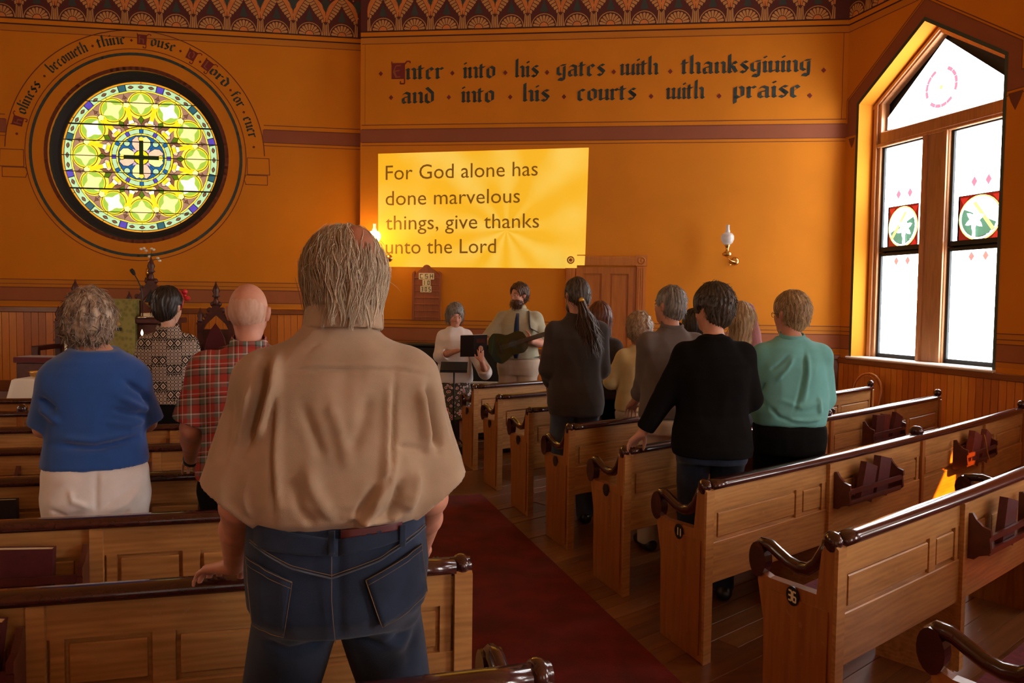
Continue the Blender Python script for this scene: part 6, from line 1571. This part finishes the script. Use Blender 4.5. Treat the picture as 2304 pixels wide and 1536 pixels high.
cloth_patch('belt', [q(770, 1176), q(900, 1168), q(902, 1152), q(770, 1158)], 'book_maroon', .008, jr, 6)

SHF = loft([(z, a+.0005, b+.0005, c) for z, a, b, c in TAN['TT']], 2.5)
b = MB(); x0, x1, z0, z1 = -.040, .058, 1.474, 1.494; pts = []
for i in range(9):
    for j in range(3): pts.append(tuple(on_back(SHF, x0+(x1-x0)*i/8, z0+(z1-z0)*j/2, .004)))
b.smooth = True; b.add(pts, [(i*3+j, (i+1)*3+j, (i+1)*3+j+1, i*3+j+1) for i in range(8) for j in range(2)]); b.build('label_tab', 'tan_cotton', tb['shirt'])

# woman in blue
loc, hd = place(212, 3.17, 0)
BF = [([(.10, 1.30), (.17, 1.24), (.19, 1.20)], -.012, .010), ([(.08, 1.24), (.15, 1.19), (.19, 1.17)], .010, .012), ([(.05, 1.19), (.12, 1.165), (.18, 1.15)], -.009, .010), ([(-.15, 1.06), (0, 1.045), (.17, 1.07)], -.014, .012), ([(-.12, 1.085), (0, 1.07), (.12, 1.09)], .009, .014), ([(-.19, 1.24), (-.13, 1.19)], -.010, .010), ([(-.19, 1.20), (-.12, 1.14)], .008, .012), ([(.03, 1.14), (.12, 1.12), (.18, 1.13)], .007, .012)]
person('grey-haired woman in bright blue top and white trousers, seen from behind', loc, hd, H=1.635, sw=.165, girth=1.2, headw=1.0, head=(-20, 4, 0), hoff=(-.012, 0, -.004), h=.0075,
 tors=[(.72, .172, .14, -.03), (.84, .186, .155, -.028), (.93, .184, .148, -.015), (1.05, .170, .13, 0), (1.16, .170, .13, .005), (1.26, .176, .125, 0), (1.33, .168, .11, -.005), (1.37, .145, .09, -.01), (1.405, .095, .065, -.012), (1.44, .055, .05, -.012)],
 arms={'L': ((-.180, .02, 1.11), (-.12, .26, 1.08)), 'R': ((.188, .02, 1.11), (.13, .26, 1.07))},
 top=dict(mat='blue_knit', hem=.958, sleeve=1.0, sease=.012, ease=.012, neck=.02, disp=strokes([(p, a_*1.9, w_) for p, a_, w_ in BF], wrinkles(2, .009, 13, 12))),
 bottom=dict(mat='white_cotton', waist=1.02, ease=.010, h=.008, disp=strokes([([(0, .96), (.0, .88), (.0, .80)], -.012, .008), ([(.02, .82), (.09, .86), (.16, .90)], -.010, .008), ([(.03, .79), (.10, .82), (.15, .87)], .009, .010), ([(-.02, .82), (-.08, .85), (-.09, .89)], .009, .009), ([(-.03, .80), (-.10, .79), (-.16, .82)], -.010, .009), ([(-.16, .78), (-.10, .76), (-.05, .79)], .010, .01), ([(.05, .74), (.12, .80)], -.008, .008)], wrinkles(8, .003, 12, 9))),
 hair=('curly', 'hair_salt', dict(t=.016, amp=.004, strands=900, len=.03, mess=.6)))

# woman in patterned shirt with red bow
loc, hd = place(378, 5.3, -5)
P3 = person('dark-haired woman in black and cream patterned shirt with red hair bow', loc, hd, H=1.67, sw=.155, head=(-28, 6, 0), hoff=(0, 0, .01), h=.009, skin='skin_pale', arms={'L': ((-.20, .0, 1.12), (-.10, .22, 1.08)), 'R': ((.20, .0, 1.12), (.10, .22, 1.08))},
 top=dict(mat='aztec_print', hem=.93, sleeve=1.7, sease=.012, ease=.018, collar=True, wr=.005), bottom=dict(mat='black_trousers', waist=1.0), hair=('short', 'hair_black', dict(t=.014, strands=160, len=.03, face=el((0, .150, -.04), (.074, .095, .090)))))
hc, R = P3['hc'], P3['R']; b = MB()
b.tube([R@np.array((.088*math.sin(a), .02+.03*math.cos(a), .024+.108*math.cos(a)))+hc for a in np.linspace(-1.5, 1.9, 16)], .008, 6, sq=.4)
bc = np.array((.090, .02, .075))
for dx, dz in ((.012, .030), (.034, -.014)): 
    b.ball(tuple(R@(bc+np.array((dx, .0, dz)))+hc), (.020, .020, .018), 8, 6)
b.ball(tuple(R@(bc+np.array((.014, 0, .004)))+hc), (.011, .011, .011), 8, 6)
plain('red_ribbon', (.60, .012, .018), .5); b.build('hair_bow', 'red_ribbon', P3['root'])

# bald man in plaid
loc, hd = place(560, 3.25, 0)
P4 = person('bald man in red and grey plaid shirt, hand on pew', loc, hd, H=1.69, sw=.19, girth=1.12, head=(-14, 10, 0), hoff=(0, .01, -.01), h=.0075, skin='skin_pink',
 arms={'L': ((-.222, .02, 1.10), (-.245, .34, .905)), 'R': ((.25, .02, 1.12), (.12, .26, 1.08)), 'Lh': ((-.05, .9, -.3), (0, -.2, -1), (1, .1, 0))}, hands=(32, 25),
 top=dict(mat='plaid', hem=.90, sleeve=.88, sease=.024, flare=.014, ease=.022, collar=True, wr=.006), bottom=dict(mat='black_trousers', waist=1.0), hair=('bald', 'hair_stubble', dict(strands=0, amp=.0008)))
w_ = P4['A']['L'][2]; d = unit(P4['A']['L'][2]-P4['A']['L'][1]); b = MB(); b.tube([w_-d*.030, w_-d*.012], .036, 14); b.build('wrist_watch', 'watch', P4['root'])

# ponytailed man
loc, hd = place(1298, 5.75, 12)
L_ = lambda px, py, y: to_local(loc, hd, px, py, y)
P5 = person('tall bearded man with long brown ponytail in long charcoal shirt', loc, hd, H=1.805, sw=.185, head=(18, 6, 0), h=.009, arms={'L': ((-.200, .03, 1.15), (-.14, .24, 1.02)), 'R': ((.195, .03, 1.15), (.14, .24, 1.02))},
 top=dict(mat='charcoal', hem=.72, sleeve=1.95, sease=.016, ease=.024, collar=True, wr=.008, tab=None), bottom=dict(mat='denim_grey', waist=.95), hair=('ponytail', 'hair_dark', dict(t=.008, strands=160, len=.04)))
hc, R = P5['hc'], P5['R']; r = np.random.default_rng(9); paths = []; rr = []
for i in range(420):
    o_ = r.normal(size=3)*.010; wv = r.uniform(0, 6); sp = r.normal(); L0 = r.uniform(.20, .42); pts = []
    for t_ in np.linspace(0, 1, 9):
        pts.append(np.array((.012+sp*.030*t_+.10*t_**1.3*(.6+.4*math.sin(i))+o_[0], -.118-.055*min(1, t_*3)+o_[1]*(.5+t_)+.03*t_, -.035-L0*t_))+np.array((.012*math.sin(wv+t_*9)*t_, 0, 0)))
    paths.append(pts); rr.append(r.uniform(.002, .0045))
strand_mesh('ponytail', np.array(paths)+hc, rr, 'hair_brown', P5['root']); b = MB(); b.tube([hc+np.array((.010, -.112, -.025)), hc+np.array((.014, -.128, -.045))], .020, 10); b.build('hair_tie', 'ribbon_gold', P5['root'])
sdf_obj('beard', local(minus(el((0, .042, -.078), (.062, .062, .062)), el((0, .03, -.01), (.08, .09, .045)), .01), hc, R), tuple(hc-.2), tuple(hc+.2), .007, 'hair_dark', P5['root'])
loc, hd = place(1350, 6.55, 5)
person('auburn-haired person just beyond the ponytailed man, only hair and shoulder showing', loc, hd, H=1.62, sw=.16, h=.011, top=dict(mat='charcoal', sleeve=1.8), bottom=dict(mat='black_trousers'), hair=('long', 'hair_auburn', dict(t=.016, strands=200, len=.06)))

# elderly woman in cream
loc, hd = place(1440, 6.2, 18)
person('short elderly woman with curly fair hair and cream cardigan', loc, hd, H=1.535, sw=.165, girth=1.12, head=(-5, 6, 0), h=.010, arms={'L': ((-.215, .04, 1.02), (-.13, .26, .98)), 'R': ((.215, .04, 1.02), (.13, .26, .98))},
 top=dict(mat='cream_cotton', hem=.80, sleeve=1.8, sease=.018, ease=.018, wr=.006), bottom=dict(mat='khaki'), hair=('curly', 'hair_oldfair', dict(t=.020, amp=.006, strands=500, len=.03, mess=.8)))

# man in the grey shirt
loc, hd = place(1510, 5.15, 24)
L_ = lambda px, py, y: to_local(loc, hd, px, py, y)
person('greying man in dark grey shirt with hand on the pew ahead', loc, hd, H=1.735, sw=.19, girth=1.05, head=(28, -2, 0), hoff=(0, .01, 0), h=.0085, face=True,
 arms={'L': (L_(1452, 862, 5.25), L_(1427, 905, 5.50)), 'R': ((.25, .05, 1.12), (.14, .26, 1.04)), 'Lh': ((.1, .8, -.5), (0, -.3, -1), (1, .2, 0))}, hands=(28, 25),
 top=dict(mat='grey_shirt', hem=.90, sleeve=1.55, sease=.020, ease=.022, collar=True, wr=.008), bottom=dict(mat='khaki', waist=.98), hair=('short', 'hair_grey', dict(t=.006, strands=300, len=.025)))

# woman in the black sweater
loc, hd = place(1608, 4.27, 10)
L_ = lambda px, py, y: to_local(loc, hd, px, py, y)
P8 = person('short-haired woman in black sweater and glasses leaning on a pew post', loc, hd, H=1.715, sw=.178, girth=1.12, head=(42, 4, 0), hoff=(-.005, .01, .0), h=.0075, face=True,
 arms={'L': (L_(1503, 880, 4.30), L_(1447, 972, 4.34)), 'R': ((.205, .03, 1.12), (.14, .26, 1.04)), 'Lh': (np.array(L_(1410, 1008, 4.40))-np.array(L_(1447, 972, 4.34)), (0, -.2, -1), (.9, .5, 0))}, hands=(34, 25),
 top=dict(mat='black_knit', hem=.82, sleeve=1.92, sease=.016, ease=.022, wr=.006, neck=.012, glasses=True), bottom=dict(mat='denim', waist=.95), hair=('short', 'hair_dark', dict(t=.021, amp=.006, strands=700, len=.022, mess=.7, zmin=-.035)))

# man in the teal shirt
loc, hd = place(1782, 4.6, 16)
L_ = lambda px, py, y: to_local(loc, hd, px, py, y)
TF = [([(.04, 1.38), (.035, 1.25), (.0, 1.10), (-.03, 1.02)], -.010, .010), ([(.055, 1.37), (.055, 1.24), (.03, 1.08)], .009, .012), ([(-.02, 1.34), (-.06, 1.27), (-.12, 1.20)], .009, .010), ([(-.04, 1.36), (-.10, 1.30), (-.15, 1.26)], -.008, .008), ([(-.17, 1.20), (-.20, 1.12), (-.17, 1.05)], -.014, .012), ([(-.10, 1.10), (.02, 1.06), (.14, 1.09)], .006, .014), ([(.12, 1.12), (.13, 1.02)], .009, .012), ([(-.05, .99), (.06, .985), (.14, 1.0)], .010, .010), ([(-.15, 1.06), (-.10, 1.0), (-.03, .98)], -.008, .01)]
person('fair-haired man in glasses and teal dress shirt with black trousers', loc, hd, H=1.69, sw=.19, girth=1.12, head=(32, 3, 0), hoff=(.0, .01, 0), h=.0075, skin='skin_pink', face=True,
 arms={'L': ((-.215, .06, 1.07), (-.13, .28, 1.02)), 'R': ((.205, .04, 1.09), (.13, .28, 1.04))},
 tors=[(.78, .175, .14, -.02), (.88, .186, .15, -.02), (.97, .186, .148, 0), (1.06, .192, .155, .02), (1.17, .190, .15, .015), (1.27, .185, .135, 0), (1.34, .178, .118, -.006), (1.385, .155, .098, -.012), (1.43, .09, .065, -.014), (1.455, .058, .055, -.014)],
 top=dict(mat='teal_shirt', hem=.945, sleeve=1.75, sease=.022, n=2.4, collar=True, glasses=True, disp=strokes([(p, a_*1.5, w_) for p, a_, w_ in TF], wrinkles(21, .007, 14, 8)),
   tab=[(.93, .192, .155, 0), (.96, .200, .165, 0), (1.02, .214, .18, .01), (1.10, .214, .18, .015), (1.2, .208, .165, .01), (1.28, .202, .15, 0), (1.34, .192, .13, -.006), (1.385, .165, .105, -.012), (1.43, .10, .075, -.014), (1.47, .07, .065, -.014)]),
 bottom=dict(mat='black_trousers', waist=.975, ease=.018), hair=('short', 'hair_blond', dict(t=.013, amp=.005, strands=800, len=.028, mess=.4, zmin=-.05)))

# heads glimpsed between them
loc, hd = place(1562, 6.75, 20)
person('black-haired woman glimpsed between the grey shirt man and black sweater woman', loc, hd, H=1.57, sw=.155, head=(-10, 0, 0), h=.011, top=dict(mat='charcoal', sleeve=1.8), hair=('bob', 'hair_black', dict(strands=120)))
loc, hd = place(1668, 5.95, 8)
P11 = person('long blond-haired woman with pink shawl behind the black sweater woman', loc, hd, H=1.63, sw=.155, head=(10, 0, 0), h=.010, top=dict(mat='pink_scarf', sleeve=1.8), bottom=dict(mat='denim_grey'), hair=('long', 'hair_blond', dict(t=.014, strands=400, len=.07)))
hc = P11['hc']; sh = minus(union([rc(hc+np.array((.055, -.02, .085)), hc+np.array((.085, -.05, -.10)), .040, .045), (rc(hc+np.array((.085, -.05, -.10)), hc+np.array((.13, -.05, -.32)), .045, .06), .03)], .03), el(hc+np.array((0, .02, .0)), (.075, .10, .09)))
sdf_obj('shawl', sh, tuple(hc-.45), tuple(hc+.35), .008, 'pink_scarf', P11['root'], wrinkles(7, .006, 30, 6))

# guitar player facing the congregation
loc, hd = place(1168, 8.8, 180-8)
L_ = lambda px, py, y: to_local(loc, hd, px, py, y)
P12 = person('bearded guitarist in short-sleeved pale shirt, navy tie and khaki trousers', loc, hd, H=1.84, sw=.20, girth=1.22, head=(-38, 6, 0), h=.0085, face=True, skin='skin_pink',
 arms={'R': (L_(1100, 765, 8.72), L_(1117, 772, 8.50)), 'L': (L_(1222, 772, 8.75), L_(1196, 768, 8.50)), 'Rh': ((-.8, .1, -.5), (0, -1, .1), (0, .1, 1)), 'Lh': ((.8, .1, .3), (0, -1, .2), (0, .2, 1))}, hands=(45, 30),
 top=dict(mat='shaded_white', hem=1.02, sleeve=.98, sease=.026, flare=.012, ease=.02, collar=True, wr=.007), bottom=dict(mat='khaki', waist=1.06, ease=.018), hair=('short', 'hair_brown', dict(t=.018, amp=.006, strands=300, len=.022, mess=.6, face=el((0, .128, -.010), (.086, .104, .104)))))
hc, R = P12['hc'], P12['R']
sdf_obj('beard', local(minus(el((0, .045, -.082), (.066, .068, .072)), el((0, .05, -.008), (.07, .09, .042)), .012), hc, R), tuple(hc-.2), tuple(hc+.2), .006, 'beard', P12['root'], wrinkles(4, .004, 60, 60))
bo = [o for o in P12['root'].children if o.name.startswith('beard')][0]; me_ = bo.data; vv = np.array([v.co[:] for v in me_.vertices]); ff = np.array([p.vertices[:] for p in me_.polygons]); beard_hairs(P12['root'], vv, ff, 'beard', R)
b = MB(); a_, c_, b_2 = [R@np.array(q)+hc for q in ((-.020, .104, -.060), (0, .112, -.0605), (.020, .104, -.060))]; b.tube([a_, c_, b_2], .0042, 6); b.build('lower_lip', 'lip', P12['root'])
def on_front(f, x, z, off): return on_back(f, x, z, off, .6, -1)
SF = loft([(z, a+.022, b+.022, c) for z, a, b, c in P12['T']])
b = MB(); ts = [on_front(SF, .0, z, .006) for z in (1.52, 1.46, 1.40, 1.30, 1.20, 1.10, 1.03)]; b.tube([tuple(p) for p in ts], [.016, .022, .026, .031, .034, .038, .02], 8, sq=.3); b.build('necktie', 'navy', P12['root'])
b = MB(); rw = [(.192*1.22*math.sin(a), .155*math.cos(a), 1.045+.004*math.sin(a)) for a in np.linspace(0, 2*PI, 28)]; b.tube([(x*1.0, y*1.1, z) for x, y, z in rw], .016, 6, sq=.5); b.build('belt', 'black', P12['root'])
# acoustic guitar
gr_ = tag(empty('acoustic_guitar', tuple(pixel_point(1148, 776, 8.44))), 'dark green acoustic guitar held by the bearded man', 'guitar')
gx = unit(np.array(pixel_point(1232, 750, 8.40))-np.array(pixel_point(1148, 776, 8.44))); gn = unit(np.array((.05, -1, .12))); gn = unit(gn-(gn@gx)*gx); gz = np.cross(gx, gn)
if gz[2] < 0: gz = -gz
def gm(u, v, w): u, v, w = u*.9, v*.88, w*.9; p = gx*u+gz*v+gn*w; return (p[0], p[1], p[2])
prof = []
for i in range(48):
    a = 2*PI*i/48; u = math.cos(a); wv = .5*(1-u)          # 0 neck side, 1 tail side
    hw = np.interp(u, [-1, -.85, -.55, -.2, .05, .35, .65, .88, 1], [0, .14, .195, .165, .125, .132, .138, .10, 0]); prof.append((u*.245-.02, (1 if a < PI else -1)*hw))
plain('guitar_green', (.008, .028, .014), .12, coat=.6); plain('fretboard', (.02, .012, .008), .4)
b = MB(); b.map = gm; b.prism(prof, -.05, .05, 'z'); b.build('body', 'guitar_green', gr_)
b = MB(); b.map = gm; b.prism([(.05+.05*math.cos(2*PI*i/20), .05*math.sin(2*PI*i/20)) for i in range(20)], .0505, .053, 'z'); b.build('sound_hole', 'black', gr_)
b = MB(); b.map = gm; b.box(-.13, -.105, -.07, .07, .05, .062, bev=.003); b.build('bridge', 'fretboard', gr_)
b = MB(); b.map = gm; b.box(.10, .56, -.028, .028, .048, .066, bev=.004); b.build('neck', 'fretboard', gr_)
b = MB(); b.map = gm; b.prism([(.56, -.028), (.585, -.04), (.72, -.045), (.72, .045), (.585, .04), (.56, .028)], .035, .052, 'z'); hs_ = b.build('headstock', 'guitar_green', gr_)
for u in (.60, .645, .69):
    for sg in (-1, 1): b = MB(); b.map = gm; b.tube([(u, sg*.04, .044), (u, sg*.062, .044)], .004, 6); b.ball((u, sg*.066, .044), (.010, .008, .007), 8, 6); b.build('tuning_peg', 'brass', hs_)
b = MB(); b.map = gm
for k in range(6): b.tube([(-.118, -.025+.01*k, .066), (.56, -.018+.0072*k, .070)], .0008, 4)
b.build('strings', 'chrome', gr_, kind='stuff')
b = MB(); A_s = [np.array(L_(1212, 748, 8.62)), np.array(on_front(SF, -.150, 1.36, .012)), np.array(on_front(SF, -.135, 1.44, .012)), np.array((-.12, .05, 1.535)), np.array((-.10, -.06, 1.52)), np.array((-.02, -.175, 1.36)), np.array((.16, -.17, 1.18))]
b.tube([tuple(p) for p in A_s], .024, 8, sq=.25); b.build('guitar_strap', 'olive_strap' if 'olive_strap' in M else 'book_black', P12['root'])

# singer in the white blouse
loc, hd = place(1024, 8.52, 180+6)
L_ = lambda px, py, y: to_local(loc, hd, px, py, y)
P13 = person('grey-haired woman in white blouse and floral skirt reading an open black songbook', loc, hd, H=1.60, sw=.160, girth=1.08, head=(6, 20, 0), h=.0085, face=True, skin='skin_pink',
 arms={'R': (L_(990, 800, 8.45), L_(1032, 788, 8.24)), 'L': (L_(1092, 838, 8.40), L_(1083, 812, 8.17)), 'Rh': ((-1, .25, .15), (0, 0, 1), (0, 1, 0)), 'Lh': ((.1, .05, 1), (0, -1, 0), (1, 0, .1))}, hands=(20, 30),
 top=dict(mat='white_cotton', hem=.775, sleeve=1.35, sease=.026, ease=.028, vneck=True, wr=.008), bottom=dict(mat='floral_print', skirt=True, waist=.95), hair=('bob', 'hair_grey', dict(t=.014, strands=300, len=.05)))
b = MB(); hc, R = P13['hc'], P13['R']
bk = tag(empty('songbook', tuple(pixel_point(1066, 778, 8.16)), rad(6)), 'open black songbook with picture on cover held by the white blouse singer', 'book')
for sg, nm in ((-1, 'cover'), (1, 'cover')):
    b = MB(); A_ = rad(18*sg)
    b.map = lambda x, y, z, s=sg: (s*x*math.cos(rad(14))+.0, y-(-x)*math.sin(rad(14))*1.0*.8-.22*z, z+.04*s*x)
    b.box(0, .142, -.003, 0, -.112, .112); c_ = b.build('cover', 'book_black', bk)
    b = MB(); b.map = lambda x, y, z, s=sg: (s*x*math.cos(rad(14))+.0, y-(-x)*math.sin(rad(14))*.8-.22*z, z+.04*s*x)
    b.box(.002, .138, .001, .010, -.110, .118); b.build('pages', 'white_cloth', bk)
    if sg > 0:
        b = MB(); b.map = lambda x, y, z, s=sg: (s*x*math.cos(rad(14)), y-(-x)*math.sin(rad(14))*.8-.22*z, z+.04*s*x)
        b.box(.03, .12, -.005, -.003, .03, .07); b.build('cover_picture', 'rack_wood', c_)
        b = MB(); b.map = lambda x, y, z, s=sg: (s*x*math.cos(rad(14)), y-(-x)*math.sin(rad(14))*.8-.22*z, z+.04*s*x)
        b.ball((.075, -.004, -.03), (.026, .002, .03), 10, 6); b.build('cover_picture', 'skin', c_)
